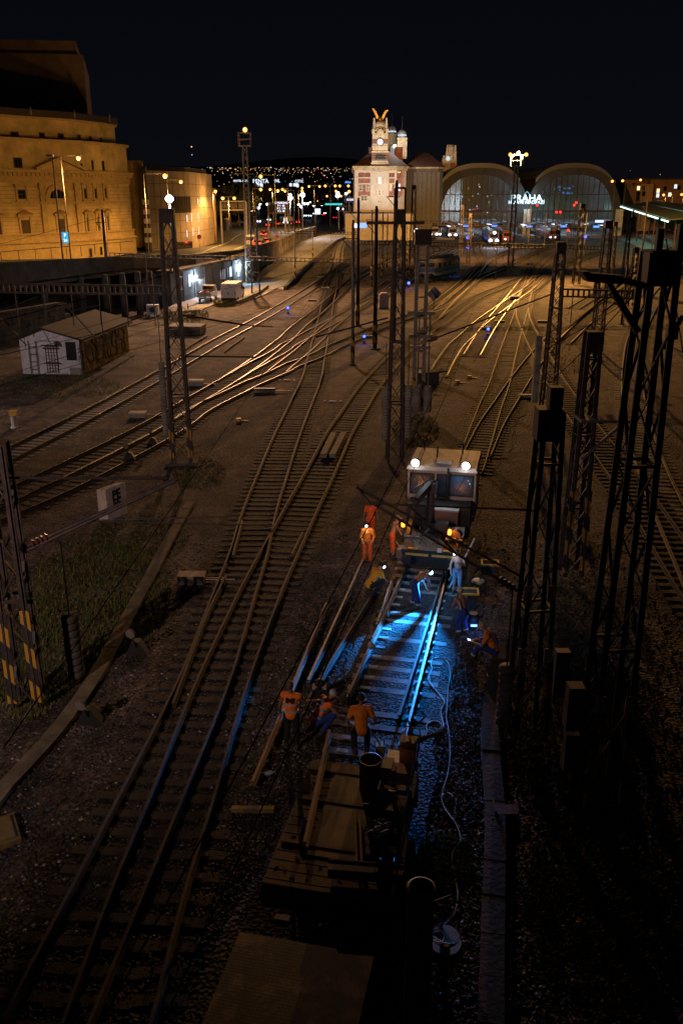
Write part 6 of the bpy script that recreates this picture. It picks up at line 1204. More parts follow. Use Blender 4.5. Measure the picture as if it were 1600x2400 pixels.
for i, (px, py, h) in enumerate([(303, 1080, .9), (358, 1045, .95), (320, 1536, .9), (208, 1700, .8)]):
    q = G(px, py); t = thing('switch_lever', ['hand switch lever with a round weight, nearer the tall left mast', 'hand switch lever with a round weight, closest to the tall left mast', 'hand switch lever with a round weight on the dark gravel left of the tracks', 'hand switch lever at the lower left beside the cable trough'][i] if i != 0 else 'hand switch lever with a round weight above the marker stone', 'switch lever', (q.x, q.y, 0), 0, 'hand switch levers'); mb = MB(); mb.ext([(q.x-.35, q.y, 0), (q.x+.35, q.y, 0), (q.x+.12, q.y, .45), (q.x-.12, q.y, .45)], (0, .3, 0)); mb.build('stand', BLACK, t); mb = MB(); mb.bar((q.x, q.y-.02, .3), (q.x-.05, q.y-.25, h), .05); mb.build('lever', STEEL, t); mb = MB(); mb.lathe([(.02, -.06), (.15, -.05), (.15, .05), (.02, .06)], n=12, axis=(.2, 1, .2), origin=(q.x-.05, q.y-.27, h)); mb.build('weight', mat('pale_weight', (.16, .14, .11), .7), t)
q = G(35, 1003); t = thing('bollard_post', 'stubby pedestal with a yellow cap at the left edge beside the hut track', 'pedestal', (q.x, q.y, 0)); mb = MB(); mb.lathe([(.25, 0), (.25, .08), (.17, .1), (.17, .75), (.2, .8)], q.x, q.y, 10); mb.build('body', WHITEP, t); mb = MB(); mb.box(q.x+.05, q.y, .78, .45, .35, .32); mb.build('cap', YEL, t)
q = G(1520, 915); mb = MB(); mb.box(q.x, q.y, 0, .35, .35, .9); mb.box(q.x, q.y, .9, .7, .45, .06); tag(mb.build('ground_post', STEEL), 'dark stub post with a flat cap at the far right', 'post')
q = G(1397, 842); mb = MB(); mb.box(q.x, q.y, 0, .9, .5, .25); mb.box(q.x, q.y, .25, 1.1, .6, .05); mb.build; tag(mb.build('ground_box', STEEL), 'flat dark box below the far slim mast', 'box')
for px, py, lab in [(560, 983, 'yellow marker cube on the gravel right of the tall left mast'), (1099, 881, 'yellow block lying right of the twin post mast'), (1071, 893, 'small yellowish block beside the other yellow block')]: q = G(px, py+5); mb = MB(); mb.box(q.x, q.y, 0, .32, .25, .22); mb.box(q.x+.35, q.y, 0, .5, .1, .06); tag(mb.build('marker_block', YEL), lab, 'block')
q = G(1017, 897); mb = MB(); mb.obox((q.x, q.y, .9), (.9, .25, .05), (-.1, .35, .05), (0, 0, .05)); mb.box(q.x-.5, q.y, 0, 1.6, 1.1, .85); tag(mb.build('dark_box', mat('black_box_paint', (.03, .03, .032), .7)), 'black box closing the track end beside the pale cylinders', 'box')
# marker boards (white bits on the ground)
for px, py, lab in [(779, 942, 'white clearance marker bar between the dark tracks'), (672, 893, 'pale clearance marker bar left of the wide dark track')]:
    q = G(px, py); mb = MB(); mb.box(q.x-.55, q.y, 0, .14, .14, .1); mb.box(q.x+.02, q.y, 0, .5, .12, .1); mb.box(q.x+.58, q.y, 0, .16, .14, .1); tag(mb.build('clearance_marker', WHITEP), lab, 'marker')
# cable troughs
def trough(px, wd, lab, m, hz=.14):
    c_ = smooth_pts([G(a, b, .14) for a, b in px], 1.0); t = thing('cable_trough', lab, 'cable trough', (c_[0].x, c_[0].y, 0), 0, 'cable troughs')
    for i in range(len(c_)-1):
        d = (c_[i+1]-c_[i]); mb = MB(); z = hz/2+random.uniform(-.012, .012); mb.bar((c_[i].x+d.x*.012, c_[i].y+d.y*.012, z), (c_[i+1].x-d.x*.012, c_[i+1].y-d.y*.012, z), wd*random.uniform(.98, 1.02), hz); mb.build('cover_slab', m, t)
trough([(-40, 1905), (10, 1840), (110, 1735), (205, 1610), (290, 1460), (345, 1360), (400, 1255), (440, 1185), (452, 1165)], .42, 'long concrete cable trough running diagonally at the lower left', mat('mossy_concrete', (0.15, 0.125, 0.085), .95, 0, .4, 1.3, bump=.3))
trough([(1150, 2400), (1155, 2150), (1160, 1900), (1147, 1700), (1165, 1560), (1172, 1470)], .46, 'concrete cable trough running down the right of the white cable', CONCD)
q = G(1183, 1908); mb = MB(); mb.box(q.x, q.y, 0, .5, .34, .14); mb.box(q.x+.26, q.y, 0, .04, .4, .24); mb.box(q.x-.26, q.y, 0, .04, .4, .24); tag(mb.build('small_crate', mat('orange_brown_wood', (.22, .11, .06), .8)), 'small brown crate lying right of the cable trough', 'crate')
q = G(15, 1960); mb = MB(); mb.box(q.x-.2, q.y, 0, .9, 1.0, .12, .5); mb.box(q.x-.2, q.y, .12, .7, .8, .05, .5); tag(mb.build('pit_lid', mat('dull_yellow_rim', (.2, .15, .05), .8)), 'square pit lid with a dull yellow rim at the lower left edge', 'pit lid')
mb = MB(); q = G(593, 1902); mb.box(q.x, q.y, 0, .98, .13, .12); tag(mb.build('marker_beam', wave_mat('yellow_grey_beam', (.20, .17, .12), (.36, .26, .07), .45, 'X')), 'yellowish beam lying across the gravel left of the wagon', 'beam')
q = G(625, 1820); mb = MB(); mb.caps((q.x-.12, q.y-.02, .06), (q.x+.1, q.y+.06, .07), .055, n=8); mb.tube((q.x+.1, q.y+.06, .07), (q.x+.2, q.y+.1, .07), .02); tag(mb.build('plastic_bottle', mat('clear_pale_plastic', (.5, .56, .66), .2)), 'crumpled clear plastic bottle lying on the gravel', 'bottle')
# ------------------------------------------------------------------ road traffic, signs, gantries
def car(loc, rz, lab, col, taxi=False, lit='rear', proto={}):
    t = thing('car', lab, 'car', loc, 0, 'cars on the elevated road'); ROOT.pop(t.name, None); t.rotation_euler = (0, 0, rz)
    P = mat('car_paint_%02d%02d%02d' % tuple(int(c*99) for c in col), col, .35, .2, .05, 2); prof = [(-2.1, .35), (-2.12, .85), (-1.75, 1.0), (-1.25, 1.42), (.35, 1.45), (1.0, .98), (1.95, .82), (2.1, .6), (2.1, .35)]
    mb = MB(); mb.ext([(-.88, y, z) for y, z in prof], (1.76, 0, 0)); mb.build('body', P, t, local=True); mb = MB(); mb.obox((0, -1.5, 1.21), (.72, 0, 0), (0, .26, .21), (0, -.02, .02)); mb.obox((0, .68, 1.22), (.72, 0, 0), (0, .3, -.21), (0, .02, .02))
    for sx in (-.885, .885): mb.obox((sx, -.4, 1.2), (.01, 0, 0), (0, .75, 0), (0, 0, .17))
    mb.build('windows', GLASSD, t, local=True)
    for sy in (-1.35, 1.3):
        for sx in (-.82, .82): mb = MB(); wheel(mb, sx, sy, .32, .32, .2); mb.build('wheel', BLACK, t, True, local=True)
    r = .24
    for sx in (-.66, .66):
        if lit in ('rear', 'both'): mb = MB(); mb.ball((sx, -2.12, .75), r*1.2, .08, r, n=8); mb.build('tail_light', LRED, t, local=True)
        if lit in ('front', 'both'): mb = MB(); mb.ball((sx, 2.1, .66), r*1.5, .1, r*1.5, n=8); mb.build('headlight', LHEAD, t, local=True)
    if lit == 'rear' and taxi: mb = MB(); mb.box(0, -1.3, 1.40, .4, .08, .08); mb.build('brake_light', LRED, t, local=True); mb = MB(); mb.box(0, -2.13, .55, .45, .04, .12); mb.build('number_plate', WHITEP, t, local=True)
    return t
for i, (px, py, rz, col, br, lit, lab) in enumerate([(626, 573, -8, (.05, .03, .03), True, 'rear', 'nearest car on the road with bright red brake lights'), (608, 578, -10, (.05, .02, .02), True, 'rear', 'low car half hidden behind the lattice mast, red lights on'), (622, 554, -8, (.10, .03, .03), True, 'rear', 'dark red car just ahead of the braking car'), (634, 531, -25, (.06, .02, .02), False, 'rear', 'red lit car near the message board'), (656, 528, -25, (.55, .40, .08), False, 'rear', 'yellow taxi right of the red lit car'), (685, 528, -25, (.03, .03, .04), False, 'rear', 'dark car with small tail lights behind the lamp post'), (704, 524, -25, (.05, .05, .06), True, 'rear', 'car with orange lit roof right of the dark car'), (558, 525, 120, (.3, .3, .32), False, 'front', 'pale car with bright headlights at the left bend'), (548, 528, 120, (.1, .1, .1), False, 'front', 'dark car behind the pale car at the left bend'), (613, 522, 150, (.2, .2, .22), False, 'front', 'car with white headlights coming towards the junction'), (636, 518, 150, (.2, .2, .2), False, 'front', 'far car with one bright headlight cluster'), (719, 508, 155, (.2, .2, .2), False, 'front', 'oncoming car left of the far stream'), (730, 508, 155, (.1, .1, .1), False, 'front', 'oncoming car right of the far stream'), (740, 503, 155, (.1, .1, .1), False, 'front', 'farthest oncoming car of the stream'), (762, 506, -30, (.05, .05, .05), False, 'rear', 'far car with red lights near the clock building'), (788, 513, -20, (.05, .03, .03), False, 'rear', 'car with red lights beside the bus shelter'), (765, 502, 150, (.2, .2, .2), False, 'front', 'far oncoming car beside the far red lights')]):
    q = on_road(px, py); car((q.x, q.y, q.z), R(rz), lab, col, br, lit)
    if i in (0, 1, 2): light('POINT', (q.x+.2, q.y-2.6, q.z+.7), 60, (1.0, .05, .03), None, .2, name='tail_light_glow')
q = on_road(586, 577); t = thing('delivery_van', 'white delivery van half hidden behind the floodlight tower', 'van', (q.x, q.y, q.z)); mb = MB(); mb.ext([(q.x-.95, q.y+y, q.z+z) for y, z in [(0, .4), (0, 2.2), (.2, 2.35), (3.4, 2.3), (4.2, 1.3), (5, 1.1), (5, .4)]], (1.9, 0, 0)); mb.build('body', WHITEP, t); mb = MB(); mb.box(q.x, q.y-.03, 1.3+q.z, 1.5, .05, .6); mb.build('rear_window', GLASSD, t)
for sx in (-.85, .85): mb = MB(); mb.box(q.x+sx, q.y-.04, q.z+.8, .18, .08, .5); mb.build('tail_light', LRED, t)
for sx in (-.8, .8): mb = MB(); wheel(mb, q.x+sx, q.y+.9, q.z+.35, .35, .22); mb.build('wheel', BLACK, t)
q = on_road(670, 526); t = thing('bus', 'brightly lit bus at the junction left of the dark car', 'bus', (q.x, q.y, q.z)); mb = MB(); mb.box(q.x, q.y+5, q.z+.35, 2.5, 10, 2.7, R(20)); mb.build('body', WHITEP, t); mb = MB(); mb.box(q.x+.2, q.y-.03, q.z+1.2, 2.2, .1, 1.5, R(20)); mb.build('lit_window', emis('lit_bus_window', (1.0, .8, .65), 1.5), t)
for sx in (-.9, .9): mb = MB(); mb.ball((q.x+sx, q.y-.1, q.z+.8), .25, n=8); mb.build('headlight', LHEAD, t)
def gantry(x0, x1, y0, y1, Y, lab, panel=None, lit=None):
    a, b = RY(x0, y0, Y), RY(x1, y0, Y); zt_, zb_ = a.z, RY(x0, y1, Y).z; t = thing('sign_gantry', lab, 'gantry', (a.x, Y, 0)); mb = MB()
    for x in (a.x, b.x): mb.box(x, Y, 2, .35, .35, zt_-2)
    for z in (zt_, zb_): mb.bar((a.x, Y, z), (b.x, Y, z), .28)
    mb.build('frame', STEELL, t)
    n = 3
    for k in range(n): mb = MB(); mb.box(a.x+(b.x-a.x)*(k+.5)/n, Y+.3, zb_+.3, (b.x-a.x)/n*.85, .12, zt_-zb_-.6); mb.build('sign_back', STEEL, t)
    return t
gantry(517, 576, 472, 492, 215, 'empty sign gantry seen from behind, right of the panelled block'); gantry(628, 668, 476, 500, 235, 'gantry frame around the lit message board')
q = RY(659, 486, 232); ms = thing('message_board', 'glowing message board with white dot lettering above the junction', 'sign', (q.x, 232, 0)); mb = MB(); mb.box(q.x, 232, q.z-1.5, 3.4, .3, 3.0); mb.build('panel', BLACK, ms)
MSG = emis('white_dot_lettering', (.8, .8, 1.0), 1.5)
for k, s in enumerate(['X PARKING', 'P 1  62', 'P 2  118', 'P 3  40']): text('lettering', s, .62, (q.x, 231.82, q.z+1.05-.66*k), (1, 0, 0), (0, 0, 1), MSG, ms, .02, .02)
t = gantry(794, 822, 485-2, 497-2, 330, 'small gantry beside the clock building'); q = RY(822, 468, 325); sgn = thing('road_sign', 'blue rectangular sign with a white bar left of the clock building', 'sign', (q.x, 325, 0)); mb = MB(); mb.box(q.x, 325, q.z-1.1, 4.4, .2, 2.2); mb.build('panel', mat('blue_sign_panel', (.06, .06, .25), .5), sgn); mb = MB(); mb.box(q.x, 324.85, q.z-.35, 3.0, .08, .7); mb.build('white_bar', emis('lit_white_bar', (.9, .85, .9), .8), sgn); mb = MB(); mb.tube((q.x+1.5, 325.2, 0), (q.x+1.5, 325.2, q.z), .15); mb.build('post', STEELL, sgn)
q = RY(773, 478, 380); t = thing('filling_station', 'filling station roof with a turquoise light strip, left of the clock building', 'canopy', (q.x, 380, 0)); mb = MB(); mb.box(q.x, 384, q.z-.6, 17, 8, 1.1); mb.build('roof', FAR, t); mb = MB(); mb.box(q.x+1.5, 379.9, q.z-.4, 7, .15, .6); mb.build('light_strip', emis('turquoise_strip', (.05, .8, .75), 1.0), t)
for dx in (-6, 6): mb = MB(); mb.box(q.x+dx, 384, 0, .5, .5, q.z-.6); mb.build('column', STEELL, t)
mb = MB(); mb.box(q.x-5, 379.8, q.z-4, 2.2, .2, 2.2); mb.build('lit_window', emis('lit_shop_window', (.8, .9, 1.0), 1.5), t)
# small blue parking sign on the opera lamp post, round no entry signs, toll booth
q = RY(154, 557, 97.8); bs = thing('parking_sign', 'small glowing blue sign on the lamp post in front of the opera', 'sign', (q.x, 97.8, 0)); mb = MB(); mb.box(q.x, 97.8, q.z-.55, .58, .12, 1.12); mb.build('panel', emis('lit_blue_panel', (.02, .42, .85), 1.0), bs); text('lettering', 'P', .5, (q.x, 97.72, q.z+.22), (1, 0, 0), (0, 0, 1), emis('lit_white_print', (.8, .95, 1), 1.4), bs, .005, .01); text('lettering', '24', .4, (q.x, 97.72, q.z-.28), (1, 0, 0), (0, 0, 1), emis('lit_white_print', (0, 0, 0), 1), bs, .005, .01)
for px, py, Y, lab in [(467, 555, 168, 'round red and blue no stopping sign before the panelled block'), (649, 554, 208, 'round red and blue no stopping sign right of the braking car')]:
    q = RY(px, py, Y); t = thing('round_sign', lab, 'sign', (q.x, Y, 0)); mb = MB(); mb.lathe([(.42, 0), (.42, .05)], n=20, axis=(0, -1, 0), origin=(q.x, Y, q.z)); mb.build('rim', mat('sign_red', (.4, .04, .05), .5), t); mb = MB(); mb.lathe([(.31, .05), (.31, .07)], n=20, axis=(0, -1, 0), origin=(q.x, Y, q.z)); mb.build('disc', mat('sign_blue', (.05, .06, .25), .5), t); mb = MB(); mb.bar((q.x-.22, Y-.09, q.z+.22), (q.x+.22, Y-.09, q.z-.22), .09, .02, up=(0, 1, 0)); mb.build('slash', mat('sign_red', (0, 0, 0)), t); mb = MB(); mb.tube((q.x, Y+.03, 1.5), (q.x, Y+.03, q.z), .05); mb.build('post', STEELL, t)
q = on_road(532, 541); t = thing('advert_column', 'round kiosk column with a yellow lit cap behind the double lamp', 'kiosk', (q.x, q.y, q.z)); mb = MB(); mb.lathe([(.75, q.z), (.75, q.z+3.6)], q.x, q.y, 14); mb.build('drum', mat('poster_drum', (.07, .06, .06), .6), t); mb = MB(); mb.lathe([(1.0, q.z+3.6), (1.0, q.z+3.8), (.5, q.z+4.2), (.05, q.z+4.3)], q.x, q.y, 14); mb.build('cap', mat('yellow_cap', (.7, .45, .06), .5), t)
mb = MB(); q0, q1 = on_road(500, 555), on_road(560, 553)
# locomotive
q = G(1000, 662); Lx, Ly = q.x, q.y+1; lo = thing('locomotive', 'white and blue electric locomotive standing right of the tall central mast', 'locomotive', (Lx, Ly, 0)); ROOT.pop(lo.name, None); lo.rotation_euler = (0, 0, R(-27))
LW_, LB_ = mat('grey_white_loco_paint', (.50, .49, .50), .5), mat('blue_loco_paint', (.07, .11, .30), .45)
mb = MB(); mb.ext([(x, 0, z) for x, z in [(-1.45, 1.0), (1.45, 1.0), (1.45, 3.1), (1.1, 3.6), (-1.1, 3.6), (-1.45, 3.1)]], (0, 12, 0)); body = mb.build('body', LW_, lo, local=True)
mb = MB(); mb.box(0, -.02, 1.55, 2.92, .06, .7); mb.box(1.46, 6, 1.5, .04, 11.8, .8); mb.build('blue_band', LB_, lo, local=True)
for sx in (-.72, .72): mb = MB(); mb.box(sx, -.02, 2.35, 1.15, .08, .75); mb.build('windscreen', GLASSD, lo, local=True); mb = MB(); mb.box(sx*1.2, -.06, 1.15, .4, .1, .25); mb.build('lamp_housing', BLACK, lo, local=True)
for k in range(4): mb = MB(); mb.box(1.47, 2.2+k*2.4, 2.3, .05, 1.2, .7); mb.build('side_window', GLASSD, lo, local=True)
mb = MB(); mb.box(0, 6, .45, 2.5, 10.5, .55); mb.build('underframe', BLACK, lo, local=True)
for sy in (1.8, 4, 8, 10.2):
    for sx in (-.75, .75): mb = MB(); wheel(mb, sx, sy, .55, .52, .14); mb.build('wheel', STEEL, lo, local=True)
mb = MB(); mb.box(0, 6, 3.6, 1.5, 9, .35); mb.bar((-.6, 3, 4), (-.6, 4.5, 4.9), .07); mb.bar((.6, 3, 4), (.6, 4.5, 4.9), .07); mb.bar((-.6, 4.5, 4.9), (-.6, 3.2, 5.5), .07); mb.bar((.6, 4.5, 4.9), (.6, 3.2, 5.5), .07); mb.bar((-.9, 3.2, 5.5), (.9, 3.2, 5.5), .1); mb.build('pantograph', STEEL, lo, local=True)
mb = MB(); mb.box(0, -.35, .95, 2.6, .25, .35)
for sx in (-.85, .85): mb.tube((sx, -.8, 1.1), (sx, -.3, 1.1), .22, n=10)
mb.build('buffer_beam', STEEL, lo, local=True)
# ------------------------------------------------------------------ rail crane vehicle on the repaired track
def local_thing(name, lab, cat, loc, rz, group=None):
    t = thing(name, lab, cat, loc, 0, group); ROOT.pop(t.name, None); t.rotation_euler = (0, 0, rz); return t
q = WT(15.1, .08); rv = local_thing('rail_crane_car', 'white cabbed rail crane vehicle with two blazing roof lamps and orange beacons', 'rail vehicle', q, RZT)
CABW = mat('pinkish_white_cab', (0.42, 0.35, 0.31), .6, 0, .2, 1.5); DARKM = mat('black_oily_machine', (0.016, 0.014, 0.014), .55, .2, .4, 4)
mb = MB(); W2 = 1.37
for x0, x1, z0, z1 in [(-W2, W2, 2.98, 3.12), (-W2, W2, 1.93, 2.07), (-W2, -W2+.08, 2.07, 2.98), (W2-.08, W2, 2.07, 2.98), (-.29, -.21, 2.07, 2.98), (.22, .30, 2.07, 2.98)]: mb.box((x0+x1)/2, .05, z0, x1-x0, .1, z1-z0)
mb.box(0, 2.5, 1.2, W2*2, .1, 1.92); mb.box(-W2+.05, 1.3, 1.2, .1, 2.3, .87); mb.box(W2-.05, 1.3, 1.2, .1, 2.3, .87); mb.box(-W2+.05, 1.3, 2.95, .1, 2.3, .17); mb.box(W2-.05, 1.3, 2.95, .1, 2.3, .17)
for y in (.4, 1.3, 2.3): mb.box(-W2+.05, y, 2.07, .1, .15, .88); mb.box(W2-.05, y, 2.07, .1, .15, .88)
mb.box(0, 1.3, 1.0, W2*2, 2.5, .2); mb.build('cab', CABW, rv, local=True)
mb = MB(); mb.ext([(-1.42, -.12, 3.13), (1.42, -.12, 3.13), (1.36, -.02, 3.26), (-1.36, -.02, 3.26)], (0, 2.75, 0)); mb.build('roof', CABW, rv, local=True)
mb = MB(); mb.box(.02, .75, 3.262, .62, .5, .1); mb.build('roof_hatch', CABW, rv, local=True)
for x0, x1 in [(-W2+.08, -.29), (-.21, .22), (.30, W2-.08)]:
    mb = MB(); mb.box((x0+x1)/2, .04, 2.08, x1-x0-.01, .03, .89); mb.build('windscreen', hall_glass(), rv, local=True)
    mb = MB(); fr = .05
    for a, b, c_, d in [(x0, x0+fr, 2.07, 2.98), (x1-fr, x1, 2.07, 2.98), (x0+fr, x1-fr, 2.07, 2.07+fr), (x0+fr, x1-fr, 2.98-fr, 2.98)]: mb.box((a+b)/2, -.012, c_, b-a, .02, d-c_)
    mb.build('window_seal', BLACK, rv, local=True)
for sx in (-1, 1): mb = MB(); mb.box(sx*(W2-.02), 1.3, 2.1, .03, 2.0, .83); mb.build('side_window', GLASSD, rv, local=True)
for sx, lx in ((-1, -1.06), (1, .95)):
    mb = MB(); mb.lathe([(.14, 0), (.17, .05), (.17, .16), (.1, .2)], n=14, axis=(0, 1, 0), origin=(lx, -.12, 3.42)); mb.box(lx, -.05, 3.26, .1, .1, .1); o = mb.build('roof_lamp', BLACK, rv, local=True); mb = MB(); mb.ball((lx, -.16, 3.42), .155, .06, .155, n=14); mb.build('lamp_glass', LWHT, o, local=True)
    light('SPOT', (lx, -.32, 3.42), 70, (.88, .93, 1.0), rv, .08, None, 130, .9, 'work_light'); bpy.context.collection.objects[-1].rotation_euler = (R(68), 0, R(180+sx*-38))
    light('POINT', (lx, -.42, 3.62), 9, (.88, .93, 1.0), rv, .1, name='work_light_spill')
for lx, ly in ((-.35, 1.4), (.62, 2.3), (-1.0, 2.35)): mb = MB(); mb.tube((lx, ly, 3.26), (lx, ly, 3.75), .035, n=6); mb.build('antenna', DARKM, rv, local=True)
mb = MB()
for sx in (-1, 1): mb.tube((sx*1.41, -.04, 1.3), (sx*1.41, -.04, 2.7), .018, n=6); mb.tube((sx*1.38, -2.9, 1.0), (sx*1.38, -2.9, 1.75), .018, n=6) if sx < 0 else None
mb.bar((-.9, -.04, 2.95), (-.6, -.05, 2.45), .02); mb.bar((.95, -.04, 2.95), (.7, -.05, 2.45), .02); mb.build('handrails', mat('worn_black_rail', (.05, .05, .05), .4), rv, local=True)
mb = MB(); rh = random.Random(3)
for k in range(5): x_ = -.9+.32*k; mb.path([(x_, -.9, 1.1), (x_+rh.uniform(-.2, .2), -1.6, 1.25), (x_+rh.uniform(-.3, .3), -2.3, 1.08), (x_*.8, -2.9, 1.1)], .022, 5)
mb.build('hoses', BLACK, rv, local=True); mb = MB()
for z_ in (1.35, 1.72): mb.box(0, -.001, z_, 2.7, .012, .012)
for x_ in (-.45, .45): mb.box(x_, -.001, 1.25, .012, .012, .65)
mb.build('panel_seams', BLACK, rv, local=True)
mb = MB(); mb.tube((.27, -.2, 1.1), (.27, -.2, 3.3), .045, n=8); mb.build('exhaust_pipe', DARKM, rv, local=True)
mb = MB(); mb.box(0, -.45, 1.0, 2.5, .8, .92); mb.build('engine_hood', DARKM, rv, local=True)
mb = MB(); mb.box(.28, -.7, 1.05, 1.05, .8, .75); mb.build('tool_chest', mat('brown_chest_paint', (.12, .075, .055), .6), rv, local=True)
mb = MB(); mb.box(.28, -.72, 1.803, 1.1, .86, .06); mb.build('chest_lid', mat('pale_grey_lid', (.30, .31, .32), .5), rv, local=True)
mb = MB(); mb.box(.02, -1.75, .85, 2.2, 3.3, .15); mb.box(0, 1.0, .75, 2.5, 4.5, .25); mb.build('deck', DARKM, rv, local=True)
mb = MB(); mb.tube((-.28, -1.15, 1.0), (-.28, -1.15, 2.9), .16, n=12); mb.box(-.28, -1.15, 1.0, .6, .6, .35); mb.box(-.28, -1.1, 2.55, .4, .45, .4); mb.build('crane_column', DARKM, rv, local=True)
mb = MB(); mb.bar((-.3, -1.2, 2.9), (-.75, -1.9, 2.45), .2, .25); mb.bar((-.75, -1.9, 2.45), (-.95, -2.5, 1.25), .16, .2); mb.build('crane_boom', DARKM, rv, local=True)
for dx in (-.1, .18): mb = MB(); mb.tube((-.2+dx, -.9, 3.05), (-.85+dx, -1.5, 2.75), .035, n=8); mb.build('hydraulic_ram', mat('chromed_steel', (.6, .6, .62), .2, 1.0), rv, local=True)
mb = MB(); mb.box(.25, -1.6, 1.0, .5, .4, .5); mb.build('control_box', DARKM, rv, local=True)
mb = MB(); mb.obox((.80, -1.9, 1.2), (.32, 0, 0), (0, .6, .03), (0, 0, .03)); mb.build('fender_plate', mat('grey_brown_plate', (.20, .165, .14), .6), rv, local=True)
mb = MB(); mb.lathe([(.08, -.09), (.24, -.09), (.24, .09), (.08, .09)], n=16, axis=(.3, 1, .3), origin=(.85, -2.35, 1.35)); mb.tube((.85, -2.5, 1.25), (.98, -2.7, 1.0), .05); mb.build('hose_reel', mat('brown_reel', (.14, .08, .06), .4, .3), rv, local=True)
mb = MB()
for k in range(5): mb.box(-.85+(k % 2)*.0, -1.5-.17*k, 1.02, .62, .06, .05)
mb.build('step_grille', STEELL, rv, local=True)
for x0, x1 in ((-.92, -.06), (.06, .92)): mb = MB(); mb.box((x0+x1)/2, -3.42, .78, x1-x0, .03, .09); mb.box((x0+x1)/2*1.35, -3.3, 1.002, (x1-x0)*.4, .08, .03); mb.build('yellow_stripe', YEL, rv, local=True)
mb = MB(); mb.box(0, -3.36, .62, 2.1, .1, .3); mb.box(0, -3.1, .25, 2.0, .3, .4)
for sx in (-.85, .85): mb.lathe([(.19, 0), (.19, .04), (.06, .05), (.06, .4)], n=12, axis=(0, 1, 0), origin=(sx, -3.75, .72))
mb.build('buffer_beam', DARKM, rv, local=True)
mb = MB(); mb.box(.35, -3.43, .98, .16, .02, .16); mb.build('white_plate', WHITEP, rv, local=True)
for sx in (-1, 1): mb = MB(); mb.box(sx*1.1, -.03, 1.35, .3, .03, .3); o = mb.build('warning_plate', mat('pink_white_plate', (.6, .4, .42), .6), rv, local=True); mb = MB(); mb.bar((sx*1.1-.12, -.055, 1.38), (sx*1.1+.12, -.055, 1.62), .06, .02, up=(0, 1, 0)); mb.build('red_bar', mat('sign_red', (0, 0, 0)), o, local=True)
for sy in (-2.2, 1.4):
    for sx in (-.75, .75): mb = MB(); wheel(mb, sx, sy, .62, .42, .13); mb.build('wheel', RUST, rv, True, local=True)
for lx, ly, lz in ((-1.16, -2.55, 1.62), (.62, -2.5, 1.42)):
    mb = MB(); mb.tube((lx, ly, .95), (lx, ly, lz-.06), .03); mb.box(lx, ly, lz-.1, .14, .14, .05); o = mb.build('beacon_base', BLACK, rv, local=True); mb = MB(); mb.lathe([(.065, lz-.05), (.075, lz+.05), (.06, lz+.14), (.01, lz+.16)], lx, ly, 12); mb.build('beacon', LORG, o, local=True); light('POINT', (lx, ly-.22, lz+.1), 22, ORANGE, rv, .07, name='beacon_light')
# two men's silhouettes are not modelled behind the glass; the cab keeps its seats
for sx in (-.7, .75): mb = MB(); mb.box(sx, 1.4, 1.3, .5, .5, .45); mb.box(sx, 1.65, 1.75, .5, .12, .6); mb.build('seat', BLACK, rv, local=True)
mb = MB(); mb.box(.55, .45, 1.2, 1.0, .4, .9); mb.box(.5, .6, 2.1, .35, .25, .06); mb.build('dashboard', mat('pale_grey_lid', (0, 0, 0)), rv, local=True)
for lx, lz, m_ in ((-.35, 2.9, LBLU), (1.05, 2.72, LORG), (1.12, 2.6, emis('cyan_dot', (.1, .7, 1.0), 6))): mb = MB(); mb.ball((lx, .12, lz), .03, n=8); mb.build('dashboard_lamp', m_, rv, local=True)
# ------------------------------------------------------------------ flat wagons
RUSTD = mat('rusty_brown_deck', (0.115, 0.062, 0.034), .75, .1, .45, 1.2, c2=(.20, .12, .05)); OCHD = mat('ochre_stained_deck', (0.12, 0.09, 0.02), .7, 0, .4, 1.5, c2=(.26, .19, .04))
q = WT(-5.85, .18); wg = local_thing('flat_wagon', 'small rusty flat wagon loaded with a barrel, rail and machinery, nearer the men', 'wagon', q, RZT, 'flat wagons')
mb = MB(); mb.box(0, 2.0, .92, 2.5, 4.0, .14); mb.build('deck', RUSTD, wg, local=True); mb = MB()
for k in range(15): mb.box(0, .15+k*.265, 1.0605, 2.46, .018, .004)
mb.build('plank_joints', BLACK, wg, local=True); mb = MB(); rq = random.Random(21)
for k in range(46): mb.obox((rq.uniform(-1.15, 1.15), rq.uniform(.1, 3.9), 1.07), (rq.uniform(.008, .05), rq.uniform(-.02, .02), 0), (.0, rq.uniform(.006, .02), 0), (0, 0, rq.uniform(.004, .01)))
o = mb.build('deck_debris', mat('grimy_debris', (.16, .13, .10), .9, 0, .5, 9), wg, local=True); o['kind'] = 'stuff'
mb = MB(); mb.box(-.1, 2.35, 1.0655, 1.0, 2.9, .012); mb.build('deck_plate', OCHD, wg, local=True)
mb = MB(); mb.box(0, -.03, .55, 2.5, .08, .48); mb.box(0, 4.03, .12, 2.5, .08, .91); mb.box(-1.22, 2, .7, .08, 3.9, .2); mb.box(1.22, 2, .7, .08, 3.9, .2); mb.build('frame', DARKM, wg, local=True)  # far end plate lengthened downward to block head lamp light under the deck
mb = MB()
for y in (1.2, 2.6): mb.box(-.1, y, 1.07, 2.2, .1, .022)
mb.box(-.2, 3.75, 1.062, 2.0, .28, .03); mb.build('deck_rib', RUSTD, wg, local=True)
for sy in (.8, 3.2):
    for sx in (-.75, .75): mb = MB(); wheel(mb, sx, sy, .5, .32, .13); mb.build('wheel', RUST, wg, True, local=True)
mb = MB(); mb.box(0.0, -.14, .68, .34, .12, .05); mb.box(0, -.14, .52, .34, .12, .05); mb.box(-.145, -.14, .57, .05, .12, .11); mb.box(.145, -.14, .57, .05, .12, .11); mb.build('coupling_bracket', mat('dull_orange_paint', (.42, .20, .03), .6), wg, local=True)
